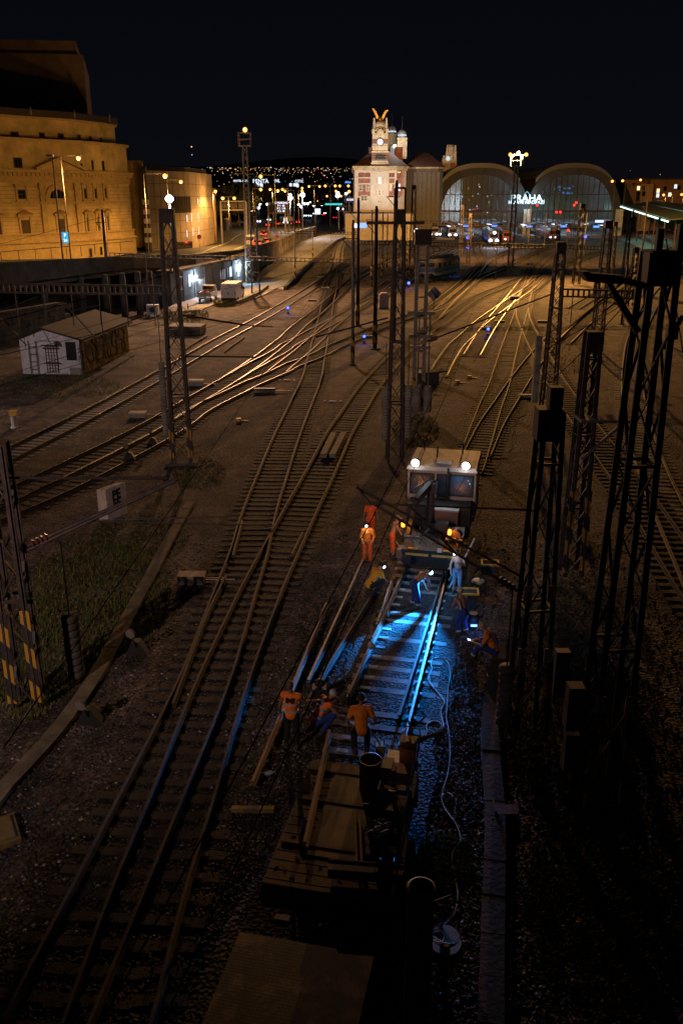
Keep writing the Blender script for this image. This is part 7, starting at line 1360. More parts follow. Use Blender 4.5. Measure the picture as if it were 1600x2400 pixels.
mb = MB(); mb.bar((.02, -.2, .6), (.06, -.75, .42), .05); mb.tube((0, -.12, .72), (.05, -.16, .95), .03); mb.build('drawbar', STEEL, wg, local=True)
for k, (s, x, z) in enumerate([('MVT', -1.0, .88), ('LOŽ. HMOTN. 10 t', -.55, .87), ('VL. HMOTNOST 3 t', -.55, .80), ('PV', .55, .86)]):
    me = text_mesh(s, .07, .001); me.transform(Matrix(((1, 0, 0, x), (0, 0, -1, -.075), (0, 1, 0, z), (0, 0, 0, 1)))); me.materials.clear(); me.materials.append(WHITEP); o = bpy.data.objects.new('lettering', me); COL.objects.link(o); o.parent = wg
q = WT(-13.2, .12); w2 = local_thing('flat_wagon', 'bare flat wagon with chequer plate deck at the bottom edge', 'wagon', q, RZT, 'flat wagons')
def chequer():
    m = mat('chequer_plate_steel', (0.014, 0.010, 0.008), .5, .3, .4, 1.3, c2=(.12, .085, .06), lo=.5, hi=.6); t = m.node_tree; b = t.nodes['Principled BSDF']; co = t.nodes.new('ShaderNodeTexCoord'); ck = t.nodes.new('ShaderNodeTexChecker'); ck.inputs['Scale'].default_value = 22
    mp = t.nodes.new('ShaderNodeMapping'); mp.inputs['Rotation'].default_value = (0, 0, R(45)); t.links.new(co.outputs['Object'], mp.inputs[0]); t.links.new(mp.outputs[0], ck.inputs['Vector']); bm = t.nodes.new('ShaderNodeBump'); bm.inputs['Strength'].default_value = .8; bm.inputs['Distance'].default_value = .02; t.links.new(ck.outputs['Fac'], bm.inputs['Height']); t.links.new(bm.outputs[0], b.inputs['Normal']); return m
mb = MB(); mb.box(0, 3.1, .94, 2.45, 6.0, .12); mb.build('deck', chequer(), w2, local=True); mb = MB(); mb.box(0, 6.13, .5, 2.45, .06, .5); mb.box(-1.2, 3.1, .7, .08, 5.9, .22); mb.box(1.2, 3.1, .7, .08, 5.9, .22); mb.build('frame', DARKM, w2, local=True)
for sy in (1.2, 5.0):
    for sx in (-.75, .75): mb = MB(); wheel(mb, sx, sy, .5, .32, .13); mb.build('wheel', RUST, w2, True, local=True)
# load on the wagon (wagon frame: s from -5.85, deck top 1.07)
ZD = 1.075
q = G(867, 1846, ZD); br = thing('barrel', 'open rusty steel barrel standing on the wagon deck', 'barrel', (q.x, q.y, ZD)); mb = MB(); n = 20; prof = [(.24, ZD), (.25, ZD+.02), (.24, ZD+.06), (.24, ZD+.3), (.252, ZD+.32), (.24, ZD+.34), (.24, ZD+.72), (.252, ZD+.75), (.225, ZD+.75), (.222, ZD+.05), (.01, ZD+.045)]; mb.lathe(prof, q.x, q.y, n); mb.build('drum', mat('dark_rusty_drum', (.06, .042, .036), .6, .3, .4, 5), br, True)
def on_deck(px, py): return G(px, py, ZD)
gr = thing('rail_grinder', 'grinding trolley with a pale frame, two orange brown engine blocks and a rail clamp', 'machine', tuple(on_deck(932, 1835))); c0 = on_deck(932, 1835); ORB = mat('orange_brown_engine', (.48, .20, .085), .5, 0, .3, 6); PALE = mat('pale_machine_frame', (.70, .67, .70), .45, .3, .2, 5)
fx, fy = nrm, dirT
def GD(u, v, z=0): return Vector((c0.x+fx.x*u+fy.x*v, c0.y+fx.y*u+fy.y*v, ZD+z))
def gbox(name, u, v, z, a, b, h, m, par=gr): mb = MB(); mb.box(*GD(u, v)[:2], ZD+z, a, b, h, RZT); return mb.build(name, m, par)
mb = MB()
for u in (-.3, .3): mb.bar(GD(u, -.75, .3), GD(u, .75, .3), .07, .08)
for v in (-.72, .7): mb.bar(GD(-.3, v, .3), GD(.3, v, .3), .07, .08)
mb.bar(GD(-.1, 0, .33), GD(-.1, .72, .33), .09, .04); mb.build('frame', PALE, gr)
mb = MB(); mb.bar(GD(-.33, -.1, .36), GD(.0, -.1, .36), .02); mb.box(*GD(-.15, .25)[:2], ZD+.32, .26, .8, .05, RZT); mb.build('frame_plate', PALE, gr)
gbox('engine_block', .15, .45, .36, .34, .42, .38, ORB); gbox('engine_cover', .15, .5, .745, .36, .3, .1, ORB); gbox('name_plate', .15, .44, .846, .12, .1, .012, WHITEP); gbox('engine_block', .08, -.35, .36, .46, .36, .3, ORB); gbox('fuel_tank', -.2, -.3, .36, .24, .4, .36, mat('dull_tank_paint', (.16, .12, .10), .5)); gbox('red_cap', -.05, -.5, .664, .08, .05, .03, mat('sign_red', (0, 0, 0)))
mb = MB(); mb.path([GD(.36, .85, .3), GD(.36, .85, .9), GD(.05, .85, .95), GD(-.0, .85, .3)], .022, 6); mb.path([GD(.36, -.6, .4), GD(.4, .1, .7), GD(.37, .8, .8)], .02, 6); mb.bar(GD(.15, .8, .85), GD(.45, 1.0, 1.15), .03); mb.bar(GD(.2, .75, .85), GD(.05, .95, 1.1), .03); mb.build('guide_bars', mat('chromed_steel', (0, 0, 0)), gr)
for u in (-.3, .34):
    for v in (-.55, .55): mb = MB(); wheel(mb, *GD(u, v, .14), .14, .07, (nrm.x, nrm.y, 0)); mb.build('wheel', STEEL, gr, True)
cv = thing('arched_guard', 'bent brown sheet metal guard leaning on the wagon below the grinding trolley', 'guard', tuple(on_deck(895, 1925))); mb = MB(); p0_, p1_, p2_ = on_deck(868, 1935)+Vector((0, 0, .35)), on_deck(915, 1915)+Vector((0, 0, .62)), on_deck(938, 1945)+Vector((0, 0, .1)); mb.bar(p0_, p1_, .34, .03, up=(0, -.3, 1)); mb.build('sheet', ORB, cv); mb = MB(); mb.bar(p1_, p2_, .1, .05); mb.tube(p1_+Vector((-.06, 0, 0)), p1_+Vector((.08, 0, -.02)), .06); mb.build('strut', ORB, cv); mb = MB(); mb.bar(p0_, p0_-Vector((0, .1, .4)), .04); mb.path([p0_+Vector((-.15, 0, .05)), p0_+Vector((-.16, 0, .2)), p0_+Vector((-.02, 0, .2))], .015, 5); mb.build('legs', STEELL, cv)
en = thing('dismantled_engine', 'dark oily heap of engine parts on the right of the wagon deck', 'engine', tuple(on_deck(893, 1985))); c1 = on_deck(893, 1985); rr = random.Random(11); mb = MB()
for k in range(9): mb.obox((c1.x+rr.uniform(-.22, .22), c1.y+rr.uniform(-.3, .3), ZD+rr.uniform(.12, .42)), (rr.uniform(.05, .14), .02, .01), (-.02, rr.uniform(.05, .16), .02), (0, 0, rr.uniform(.06, .14)))
mb.build('castings', mat('oily_casting', (.10, .075, .08), .4, .4, .4, 6), en); mb = MB()
for k in range(5): mb.tube((c1.x+rr.uniform(-.2, .2), c1.y+rr.uniform(-.3, .3), ZD+.45), (c1.x+rr.uniform(-.2, .2), c1.y+rr.uniform(-.3, .3), ZD+.55), .05, n=8)
mb.path([(c1.x-.2, c1.y+.15, ZD+.5), (c1.x-.32, c1.y+.05, ZD+.52), (c1.x-.3, c1.y-.1, ZD+.45), (c1.x-.12, c1.y-.05, ZD+.5)], .014, 5); mb.build('chrome_parts', mat('chromed_steel', (0, 0, 0)), en); mb = MB(); mb.path([(c1.x-.05, c1.y-.35, ZD+.02), (c1.x+.0, c1.y-.5, ZD+.05), (c1.x+.22, c1.y-.5, ZD+.05), (c1.x+.25, c1.y-.35, ZD+.02)], .03, 6); mb.build('base_frame', ORB, en)
p0_, p1_ = on_deck(770, 2052)+Vector((0, 0, .16)), on_deck(948, 2066)+Vector((0, 0, .16)); bk = thing('steel_roller', 'heavy dark steel bar with a bright worn top edge lying across the near wagon end', 'bar', tuple(p0_)); mb = MB(); mb.bar(p0_, p1_, .26, .22); mb.build('bar', DARKM, bk); mb = MB(); mb.bar(p0_+Vector((0, .13, .115)), p1_+Vector((0, .13, .115)), .035, .02); mb.build('worn_edge', mat('chromed_steel', (0, 0, 0)), bk); mb = MB(); d = (p1_-p0_).normalized(); mb.ext([p1_+d*.005+Vector((0, .14, .12)), p1_+d*.12+Vector((0, .02, .06)), p1_+d*.12+Vector((0, -.12, -.1)), p1_+d*.005+Vector((0, -.14, -.1))], (0, 0, .03)); mb.build('end_plate', STEELL, bk)
def deck_bar(a, b, lab, w_, h, m, z=0.0, nm='bar'): mb = MB(); mb.bar(on_deck(*a)+Vector((0, 0, h/2+z)), on_deck(*b)+Vector((0, 0, h/2+z)), w_, h); return tag(mb.build(nm, m), lab, nm)
deck_bar((831, 1908), (836, 2035), 'left one of two yellow timber posts lying along the wagon deck', .045, .1, mat('yellow_timber', (.42, .27, .07), .7), 0, 'timber_post'); deck_bar((842, 1918), (848, 2042), 'right one of two yellow timber posts lying along the wagon deck', .05, .1, mat('yellow_timber', (0, 0, 0)), 0, 'timber_post')
mb = MB(); p0_, p1_ = on_deck(772, 1722), on_deck(697, 2066); rail_mesh(mb, smooth_pts([p0_, p1_], 1.0), ZD-.05); tag(mb.build('loose_rail', [RUSTB, RUSTB]), 'brown rail lying lengthwise along the left of the wagon deck', 'rail')
mb = MB(); p0_, p1_ = on_deck(961, 1872), on_deck(936, 2046); rail_mesh(mb, smooth_pts([p0_, p1_], 1.0), ZD-.05); tag(mb.build('loose_rail', [RUST, RAILDULL]), 'greyish rail lying along the right edge of the wagon deck', 'rail')
jk = thing('hydraulic_jack', 'small yellowish jack standing on the sleepers in front of the barrel', 'jack', tuple(G(890, 1772))); q = G(890, 1772); mb = MB(); mb.box(q.x, q.y, .05, .22, .2, .3); mb.build('body', mat('dull_yellow_jack', (.24, .19, .06), .5), jk); mb = MB(); mb.bar((q.x, q.y, .35), (q.x-.2, q.y+.2, .6), .03); mb.path([(q.x+.1, q.y, .35), (q.x+.1, q.y, .5), (q.x+.02, q.y, .5)], .015, 5); mb.build('handle', STEELL, jk)
# yellow black tool boxes, lid, small lamp
def toolbox(px, py, lab, rz=0): q = G(px, py); t = thing('tool_box', lab, 'tool box', (q.x, q.y, 0), 0, 'yellow tool boxes'); mb = MB(); mb.box(q.x, q.y, 0, .62, .5, .28, rz); mb.build('case', mat('black_box_paint', (0, 0, 0)), t); mb = MB(); c_, s_ = math.cos(rz), math.sin(rz); L=lambda u, v: (q.x+u*c_-v*s_, q.y+u*s_+v*c_, .3); mb.bar(L(-.33, -.25), L(.33, -.25), .06); mb.bar(L(-.33, .25), L(.33, .25), .06); mb.bar(L(-.31, -.25), L(-.31, .25), .06); mb.bar(L(.31, -.25), L(.31, .25), .06); mb.build('rim', YEL, t); return t
toolbox(1147, 1336, 'yellow rimmed tool box on the gravel right of the man with the pole', -.1); toolbox(1098, 1404, 'yellow rimmed tool box behind the man in blue overalls', -.1)
q = G(1120, 1362, .05); mb = MB(); mb.lathe([(.24, .02), (.25, .06), (.2, .1), (.01, .11)], q.x, q.y, 18); tag(mb.build('ground_disc', mat('pale_green_lid', (.5, .55, .48), .5)), 'round pale green lid lying on the gravel', 'disc')
q = G(1107, 1472); wl = thing('work_lamp', 'dark work lamp housing with a glowing blue slot beside the man in blue overalls', 'lamp', (q.x, q.y, 0)); mb = MB(); mb.box(q.x, q.y, .0, .42, .4, .3); mb.lathe([(.2, .3), (.22, .45), (.15, .55)], q.x, q.y, 12); mb.build('housing', BLACK, wl); mb = MB(); mb.box(q.x, q.y-.215, .17, .2, .03, .06); mb.build('glowing_slot', emis('blue_slot', (.12, .3, 1.0), 5), wl); light('POINT', (q.x, q.y-.45, .35), 5, (.1, .25, 1.0), wl, .06)
# hook and chain at the gap
q = G(870, 1500, .6); hk = thing('chain_hook', 'blue lit chain hook hanging at the rusty rail', 'hook', tuple(q)); mb = MB()
for k in range(7): mb.lathe([(.035, -.012), (.05, -.012), (.05, .012), (.035, .012)], n=10, axis=(1, 0, 0) if k % 2 else (0, 1, 0), origin=(q.x, q.y, .5+.09*k))
mb.ball((q.x, q.y, .4), .13, .1, .12, 10); mb.build('chain', mat('pale_chain', (.4, .42, .45), .4, .6), hk)
# white cables
CBL = mat('pale_cable_sheath', (.55, .55, .55), .6, 0, .1, 4)
def cable(px, lab, r=.014, grp='pale cables'):
    P = [G(a, b, .03) for a, b in px]; c_ = smooth_pts([(p.x, p.y) for p in P], .08); mb = MB(); mb.path([(v.x, v.y, .03+.02*math.sin(i*.21)**2) for i, v in enumerate(c_)], r, 5); return tag(mb.build('cable', CBL), lab, 'cable', grp)
ZC = lambda p: zt(p, 5.227, 960, 1420); ZD6 = lambda p: zt(p, 2.24, 550, 1500)
cable(ZC([(235, 850), (270, 780), (255, 690), (300, 640), (380, 630), (440, 670), (485, 760), (490, 880), (470, 1000), (460, 1130), (455, 1260), (445, 1370), (470, 1500)])+ZD6([(1130, 600), (1118, 700), (1095, 780), (1085, 840), (1110, 900), (1160, 970), (1185, 1050), (1140, 1120), (1145, 1200), (1170, 1330)])+[(1065, 2140), (1040, 2170), (1030, 2200), (1012, 2245)], 'long pale cable looping down the gravel to the round reel')
cable(ZC([(235, 850), (220, 900), (240, 960), (330, 1050), (410, 1140), (425, 1190), (390, 1260), (375, 1330), (400, 1420), (415, 1500), (330, 1560), (250, 1560), (200, 1500), (220, 1440), (310, 1410), (380, 1440), (385, 1480), (330, 1530)])+[(1005, 1722), (975, 1732), (950, 1745), (938, 1760)], 'pale cable with a loop leading to the grinding trolley')
cable(ZC([(235, 840), (250, 940), (290, 1010), (420, 1180), (380, 1300), (410, 1450)])+[(1030, 1712), (1005, 1722)], 'second pale cable beside the loop')
cable(ZC([(940, 830), (965, 900), (955, 970), (910, 1030), (830, 1050)]), 'short pale cable end below the sitting man')
cable([(1048, 1858), (1060, 1864), (1056, 1872), (1042, 1873), (1036, 1866), (1042, 1859)], 'tiny loop of pale cable beside the long cable')
q = G(1043, 2205, .1); rl = thing('cable_reel', 'round pale cable reel disc on the dark gravel near the bottom', 'cable reel', (q.x, q.y, 0)); mb = MB(); mb.lathe([(.30, .0), (.31, .02), (.31, .05), (.30, .06)], q.x, q.y, 24); mb.lathe([(.1, .06), (.1, .2), (.27, .21), (.27, .225)], q.x, q.y, 20); mb.build('disc', mat('dusty_pink_disc', (.34, .29, .29), .6), rl); mb = MB(); mb.path([(q.x+.29*math.cos(a), q.y+.26*math.sin(a)+.05, .25+.04*math.sin(2*a)) for a in np.linspace(0, 6.2, 24)], .012, 5); mb.path([(q.x-.15+.12*math.cos(a), q.y-.02+.16*math.sin(a), .24) for a in np.linspace(0, 6.2, 18)], .012, 5); mb.build('cable_coil', CBL, rl)
# near post whose top reaches into the bottom of the frame
q = G(987, 2080, 7.0); np_ = thing('near_post', 'dark blue tubular post with an open top rising at the bottom right of the wagon', 'post', (q.x, q.y, 0)); mb = MB(); mb.tube((q.x, q.y, 0), (q.x, q.y, 6.9), .17, .135, 16); mb.build('shaft', mat('blue_black_post', (.03, .033, .06), .5, .3), np_, True); mb = MB(); mb.lathe([(.135, 6.9), (.15, 6.92), (.15, 7.0), (.12, 7.02), (.11, 6.9)], q.x, q.y, 16); mb.build('cap_ring', STEELL, np_); mb = MB(); mb.path([(q.x+.1, q.y, 6.8), (q.x+.3, q.y, 6.9), (q.x+.42, q.y+.05, 6.7), (q.x+.4, q.y+.05, 6.4)], .012, 5); mb.build('cable_stub', BLACK, np_)
# ------------------------------------------------------------------ people
def remesh(mb, name, m, parent, vox=.018, sm=4):
    me = mb.mesh('tmp'); o = bpy.data.objects.new('tmp', me); COL.objects.link(o); a = o.modifiers.new('r', 'REMESH'); a.mode = 'VOXEL'; a.voxel_size = vox; s = o.modifiers.new('s', 'SMOOTH'); s.iterations = sm; s.factor = .5
    dg = bpy.context.evaluated_depsgraph_get(); dg.update(); out = bpy.data.meshes.new_from_object(o.evaluated_get(dg)); bpy.data.objects.remove(o); bpy.data.meshes.remove(me); out.name = name; out.materials.clear()
    for x in (m if isinstance(m, list) else [m]): out.materials.append(x)
    out.polygons.foreach_set('use_smooth', [True]*len(out.polygons)); ob = bpy.data.objects.new(name, out); COL.objects.link(ob); ob.parent = parent; return ob
SKIN = mat('tanned_skin', (.42, .22, .14), .55, 0, .08, 6); SKIND = mat('dark_tanned_skin', (.22, .11, .07), .55, 0, .08, 6)
ORGV = mat('fluorescent_orange_cloth', (1.0, .21, .02), .75, 0, .15, 7, bump=.7, bscale=11); ORGS = mat('orange_cotton', (.92, .24, .02), .85, 0, .2, 7, bump=.8, bscale=12); REDO = mat('orange_red_workwear', (.85, .14, .03), .85, 0, .2, 7, bump=.8, bscale=10); AMB = mat('amber_cotton', (.85, .38, .03), .85, 0, .18, 7, bump=.8, bscale=12)
BLUT = mat('blue_work_cloth', (.02, .06, .30), .85, 0, .25, 7, bump=.8, bscale=11); DARKT = mat('black_work_cloth', (.015, .014, .016), .9, 0, .2, 5); DENIM = mat('faded_denim', (.16, .22, .32), .9, 0, .2, 6); HAIRM = mat('dark_hair', (.02, .014, .01), .7); HAIRB = mat('brown_hair', (.12, .075, .045), .7); CAPM = mat('beige_cap', (.42, .34, .27), .8); CAPG = mat('pale_grey_cap', (.45, .45, .5), .8); BOOT = mat('dusty_boot', (.06, .055, .05), .8)
REFL = mat('reflective_tape', (.70, .74, .78), .35, .2, .05, 5); BLUR = mat('blue_tape', (.10, .35, .75), .4)  # blue tape for the bands and letter of the crouching man's vest
V = Vector
def person(px, py, face, lab, P, k=1.0, skin=SKIN, shirt=None, trousers=DARKT, sleeves='short', hat=None, hair=HAIRM, lamp=None, straps=False, shorts=False, cuffs=False, z0=0.0, mark=None, marktape=None, boots=BOOT, loc=None):
    """P: joints in metres, +y forward, +x right. H hip, C chest, N neck, D head, then l/r: e elbow, w wrist, k knee, a ankle"""
    q = Vector(loc) if loc else G(px, py, z0); t = thing('person', lab, 'person', q, 0, None); ROOT.pop(t.name, None); t.rotation_euler = (0, 0, R(face)); t.scale = (k, k, k)
    H, C, N, D = V(P['H']), V(P['C']), V(P['N']), V(P['D']); up = (C-H).normalized(); rt = V(P.get('rt', (1, 0, 0))); fw = up.cross(rt)*-1
    fw = rt.cross(up)*-1 if rt.cross(up).y > 0 and False else up.cross(rt); 
    if fw.y < 0 and abs(fw.y) > .2: fw = -fw
    if abs(fw.y) <= .2 and fw.z > 0: fw = -fw
    rot = Matrix((rt, fw, up)).transposed(); S_ = {s: C+rt*(.185*sg)+up*.10 for s, sg in (('l', -1), ('r', 1))}; HJ = {s: H+rt*(.095*sg)-V((0, 0, .02)) for s, sg in (('l', -1), ('r', 1))}
    b = MB()
    def torso(mb, g=0.0):
        mb.ball(C, .165+g, .115+g, .19+g, 14, rot=rot); mb.ball((C+H)/2, .145+g, .105+g, .2+g, 14, rot=rot); mb.ball(H, .16+g, .12+g, .14+g, 14, rot=rot); mb.caps(S_['l'], S_['r'], .065+g, n=12); mb.caps(C, H, .11+g, .11+g, 12)
    def leg(mb, s, g=0.0, to='a'):
        kn, an = V(P[s+'k']), V(P[s+'a']); mb.caps(HJ[s], kn, .088+g, .060+g, 12)
        if to == 'a': mb.caps(kn, an, .062+g, .045+g, 12)
        else: mb.caps(kn, kn.lerp(an, .25), .064+g, .062+g, 12)
    torso(b); b.caps(C+up*.12, N+(D-N)*.3, .062, .054, 12)
    hd = (D-N).normalized(); hr_ = V(P.get('look', fw)); hr_ = (hr_-hd*hr_.dot(hd)); hr_ = hr_.normalized() if hr_.length > .1 else fw; hx = hr_.cross(hd); hrot = Matrix((hx, hr_, hd)).transposed()
    b.ball(D, .076, .095, .112, 14, rot=hrot); b.ball(D+hr_*.03-hd*.05, .055, .06, .06, 10, rot=hrot); b.caps(D+hr_*.09+hd*.015, D+hr_*.112-hd*.02, .012, .016, 8)
    for sg in (-1, 1): b.ball(D+hx*.078*sg-hr_*.005, .014, .025, .034, 8, rot=hrot)
    for s, sg in (('l', -1), ('r', 1)):
        el, wr = V(P[s+'e']), V(P[s+'w']); b.caps(S_[s], el, .055, .041, 12); b.caps(el, wr, .042, .029, 12); fd = (wr-el).normalized(); hp = wr+fd*.05; side = fd.cross(V((0, 0, 1))); side = side.normalized() if side.length > .1 else V((1, 0, 0)); nn = side.cross(fd)
        b.ball(hp, .042, .055, .02, 10, rot=Matrix((side, fd, nn)).transposed()); leg(b, s); an = V(P[s+'a']); fo = V(P.get(s+'t', (0, 1, 0))).normalized(); b.caps(an-fo*.04-V((0, 0, .035)), an+fo*.15-V((0, 0, .05)), .045, .035, 10)
    body = remesh(b, 'body', skin, t, .016)
    f = MB()
    for s, sg in (('l', -1), ('r', 1)):
        el, wr = V(P[s+'e']), V(P[s+'w']); fd = (wr-el).normalized(); side = fd.cross(V((0, 0, 1))); side = side.normalized() if side.length > .1 else V((1, 0, 0)); nn = side.cross(fd)
        if nn.z > 0: nn = -nn
        for j, L_ in enumerate((.062, .072, .068, .052)):
            r0 = wr+fd*.085+side*(-.03+.02*j); r1 = r0+fd*L_*.5+nn*.012; r2 = r1+fd*L_*.25+nn*L_*.45; f.caps(r0, r1, .0095, .0085, 6); f.caps(r1, r2, .0085, .007, 6)
        r0 = wr+fd*.03+side*.035*-sg; r1 = r0+fd*.035+side*.03*-sg+nn*.015; f.caps(r0, r1, .011, .0095, 6); f.caps(r1, r1+fd*.03+nn*.015, .0095, .008, 6)
    f.build('finger_set', skin, body, True, local=True)
    e_ = MB()
    for sg in (-1, 1): e_.ball(D+hx*.03*sg+hr_*.088+hd*.02, .011, n=8)
    e_.build('eyes', BLACK, body, True, local=True); e_ = MB(); e_.caps(D-hx*.02+hr_*.088-hd*.05, D+hx*.02+hr_*.088-hd*.05, .006, n=6); e_.build('mouth', mat('lip_skin', (.3, .11, .09), .5), body, True, local=True)
    # hair or hat
    h = MB()
    if hat: h.ball(D+hd*.035-hr_*.008, .092, .108, .095, 14, rot=hrot); hm = hat; nm = 'cap'; h.obox(D+hr_*.13+hd*.035, hx*.065, hr_*.06, hd*.006)
    else: h.ball(D+hd*.03-hr_*.022, .086, .094, .102, 14, rot=hrot); hm = hair; nm = 'hair'
    h.build(nm, hm, t, True, local=True)
    if shirt:
        s_ = MB(); torso(s_, .016)
        for s in 'lr':
            el = V(P[s+'e']); wr = V(P[s+'w'])
            if sleeves == 'short': s_.caps(S_[s], S_[s].lerp(el, .6), .07, .062, 12)
            elif sleeves == 'long': s_.caps(S_[s], el, .07, .056, 12); s_.caps(el, el.lerp(wr, .9), .056, .044, 12)
        so = remesh(s_, 'shirt' if sleeves != 'vest' else 'vest', shirt, t, .02)
        if marktape:
            m_ = MB()
            for f_ in (.25, .75): c_ = H.lerp(C, f_); m_.lathe([(.176, -.025), (.18, 0), (.176, .025)], n=20, axis=up, origin=(0, 0, 0)); 
            vs = m_.v; n0 = len(vs)//2
            for idx, f_ in enumerate((.25, .75)):
                c_ = H.lerp(C, f_)
                for j in range(idx*n0, (idx+1)*n0): v = V(vs[j]); x_ = v.dot(rt); y_ = v.dot(fw); vs[j] = tuple(c_+rt*x_*1.06+fw*y_*.80+up*v.dot(up))
            m_.build('reflective_band', marktape, so, local=True)
        if mark:
            me = text_mesh(mark[0], .17, .004, bold=.012); o0 = C-fw*.142+up*.03; ax = -rt if False else rt; M = Matrix(((ax.x*1.35, up.x, -fw.x, o0.x), (ax.y*1.35, up.y, -fw.y, o0.y), (ax.z*1.35, up.z, -fw.z, o0.z), (0, 0, 0, 1))); me.transform(M); me.materials.clear(); me.materials.append(mark[1]); o = bpy.data.objects.new('back_letter', me); COL.objects.link(o); o.parent = so
    tr_ = MB(); tr_.ball(H, .172, .134, .14, 14, rot=rot); tr_.caps(H, H.lerp(C, .3), .12, .12, 12); tr_.ball(H.lerp(C, .22), .155, .12, .09, 12, rot=rot)
    for s in 'lr': leg(tr_, s, .018, 'k' if shorts else 'a')
    tr = remesh(tr_, 'shorts' if shorts else 'trousers', trousers, t, .02)
    if cuffs:
        for s in 'lr': c_ = MB(); kn, an = V(P[s+'k']), V(P[s+'a']); c_.tube(kn.lerp(an, .72), kn.lerp(an, .84), .074, .072, 14); c_.build('reflective_band', REFL, tr, local=True)
    if straps:
        c_ = MB()
        for sg in (-1, 1): c_.path([H.lerp(C, .3)+rt*.09*sg-fw*.135, C+rt*.11*sg-fw*.14, C+rt*.12*sg+up*.185, C+rt*.10*sg+fw*.15, H.lerp(C, .3)+rt*.09*sg+fw*.135], .02, 6)
        c_.build('braces', trousers, tr, local=True)
    for s in 'lr': bo = MB(); an = V(P[s+'a']); fo = V(P.get(s+'t', (0, 1, 0))).normalized(); bo.caps(an+V((0, 0, .03)), an-V((0, 0, .03)), .062, .06, 10); bo.caps(an-fo*.05-V((0, 0, .045)), an+fo*.17-V((0, 0, .055)), .052, .044, 10); bo.build('boot', boots, t, True, local=True)
    if lamp:
        m_, pw, tg, col, ang = lamp; l_ = MB(); lp = D+hr_*.115+hd*.055; l_.ball(lp, .075 if pw > 1000 else .05, n=10); l_.build('head_lamp', m_, t, True, local=True)
        bpy.context.view_layer.update(); wp = t.matrix_world @ (lp+hr_*.09)
        if pw and tg is not None:
            o = light('SPOT', wp, pw, col, None, .04, tg, ang, .75, 'head_lamp_beam'); o.parent = t; o.matrix_parent_inverse = t.matrix_world.inverted()
        if pw > 1000: o = light('POINT', wp, 55, (.03, .4, 1.0), None, .04, name='head_lamp_spill'); o.parent = t; o.matrix_parent_inverse = t.matrix_world.inverted()
        elif pw and tg is None: o = light('POINT', wp, pw, col, None, .05, name='head_lamp_light'); o.parent = t; o.matrix_parent_inverse = t.matrix_world.inverted()
    return t
STAND = dict(H=(0, 0, .93), C=(0, .02, 1.30), N=(0, .02, 1.47), D=(0, .05, 1.66), le=(-.27, .0, 1.13), lw=(-.30, .12, .88), re=(.27, .0, 1.13), rw=(.30, .12, .88), lk=(-.11, .03, .5), la=(-.13, 0, .09), rk=(.11, .03, .5), ra=(.13, 0, .09))
def pose(base, **k): d = dict(base); d.update(k); return d
CROUCH = dict(H=(0, 0, .36), C=(0, .25, .68), N=(0, .34, .80), D=(0, .47, .90), le=(-.24, .45, .48), lw=(-.12, .68, .30), re=(.24, .45, .48), rw=(.12, .68, .30), lk=(-.22, .38, .48), la=(-.18, .10, .09), rk=(.22, .38, .48), ra=(.18, .10, .09), look=(0, .6, -.8))
BEND = dict(H=(0, -.08, .92), C=(0, .26, 1.14), N=(0, .40, 1.22), D=(0, .56, 1.27), le=(-.20, .42, .88), lw=(-.10, .52, .62), re=(.20, .42, .88), rw=(.10, .52, .62), lk=(-.12, .05, .5), la=(-.14, -.04, .09), rk=(.12, .02, .5), ra=(.16, 0, .09), look=(0, .5, -.85))
LB = emis('cyan_head_lamp', (.22, .70, 1.0), 14); LH = emis('pale_head_lamp', (.65, .78, 1.0), 8)
person(684, 1752, -12, 'man standing in an orange vest with a black back letter, right arm out', pose(STAND, re=(.30, .10, 1.22), rw=(.55, .22, 1.22), D=(-.02, .03, 1.66)), 1.10, SKIND, ORGV, DARKT, 'vest', hair=HAIRB, mark=('M', BLACK), marktape=mat('grey_tape', (.45, .40, .38), .5))
person(738, 1716, -62, 'crouching man in an orange vest and pale cap reaching for the rail', pose(CROUCH, le=(-.26, .55, .45), lw=(-.30, .82, .22), re=(.24, .5, .42), rw=(.05, .85, .18)), 1.12, SKIN, ORGV, BLUT, 'vest', hat=CAPG, mark=('M', BLUR), marktape=BLUR)
person(846, 1768, 2, 'man in a plain orange T-shirt seen from behind at the wagon end', pose(STAND, H=(0, 0, .66), C=(0, .12, 1.0), N=(0, .18, 1.15), D=(0, .24, 1.32), le=(-.31, .1, .80), lw=(-.26, .3, .62), re=(.31, .1, .80), rw=(.30, .3, .62), lk=(-.16, .30, .42), rk=(.16, .30, .42)), 1.14, SKIND, ORGS, DARKT, 'short', mark=None)
person(972, 1424, -58, 'bent over bare backed man in blue trousers with a cyan head lamp, between the rails', BEND, 1.0, SKIN, None, BLUT, lamp=(LB, 8000, tuple(G(856, 1560)), BLUE, 76), cuffs=True)
person(866, 1392, -55, 'man in an amber shirt crouching left of the gap with a head lamp', CROUCH, 1.08, SKIN, AMB, DARKT, 'short', lamp=(LH, 4, None, (.7, .8, 1), 60))
person(918, 1306, -78, 'bare chested man in orange red trousers leaning to the left beacon', pose(STAND, C=(0, .10, 1.27), N=(0, .16, 1.43), D=(0, .2, 1.62), le=(-.24, .30, 1.12), lw=(-.16, .56, 1.0), re=(.22, .32, 1.02), rw=(.12, .58, .94)), 1.0, SKIN, None, REDO, hat=mat('grey_helmet', (.35, .34, .36), .5), shorts=True)
person(868, 1262, 175, 'man in a red orange shirt standing behind the orange suited man', pose(STAND, D=(.0, .10, 1.62), look=(0, .7, -.7)), 1.0, SKIND, REDO, REDO, 'short', hair=HAIRM)
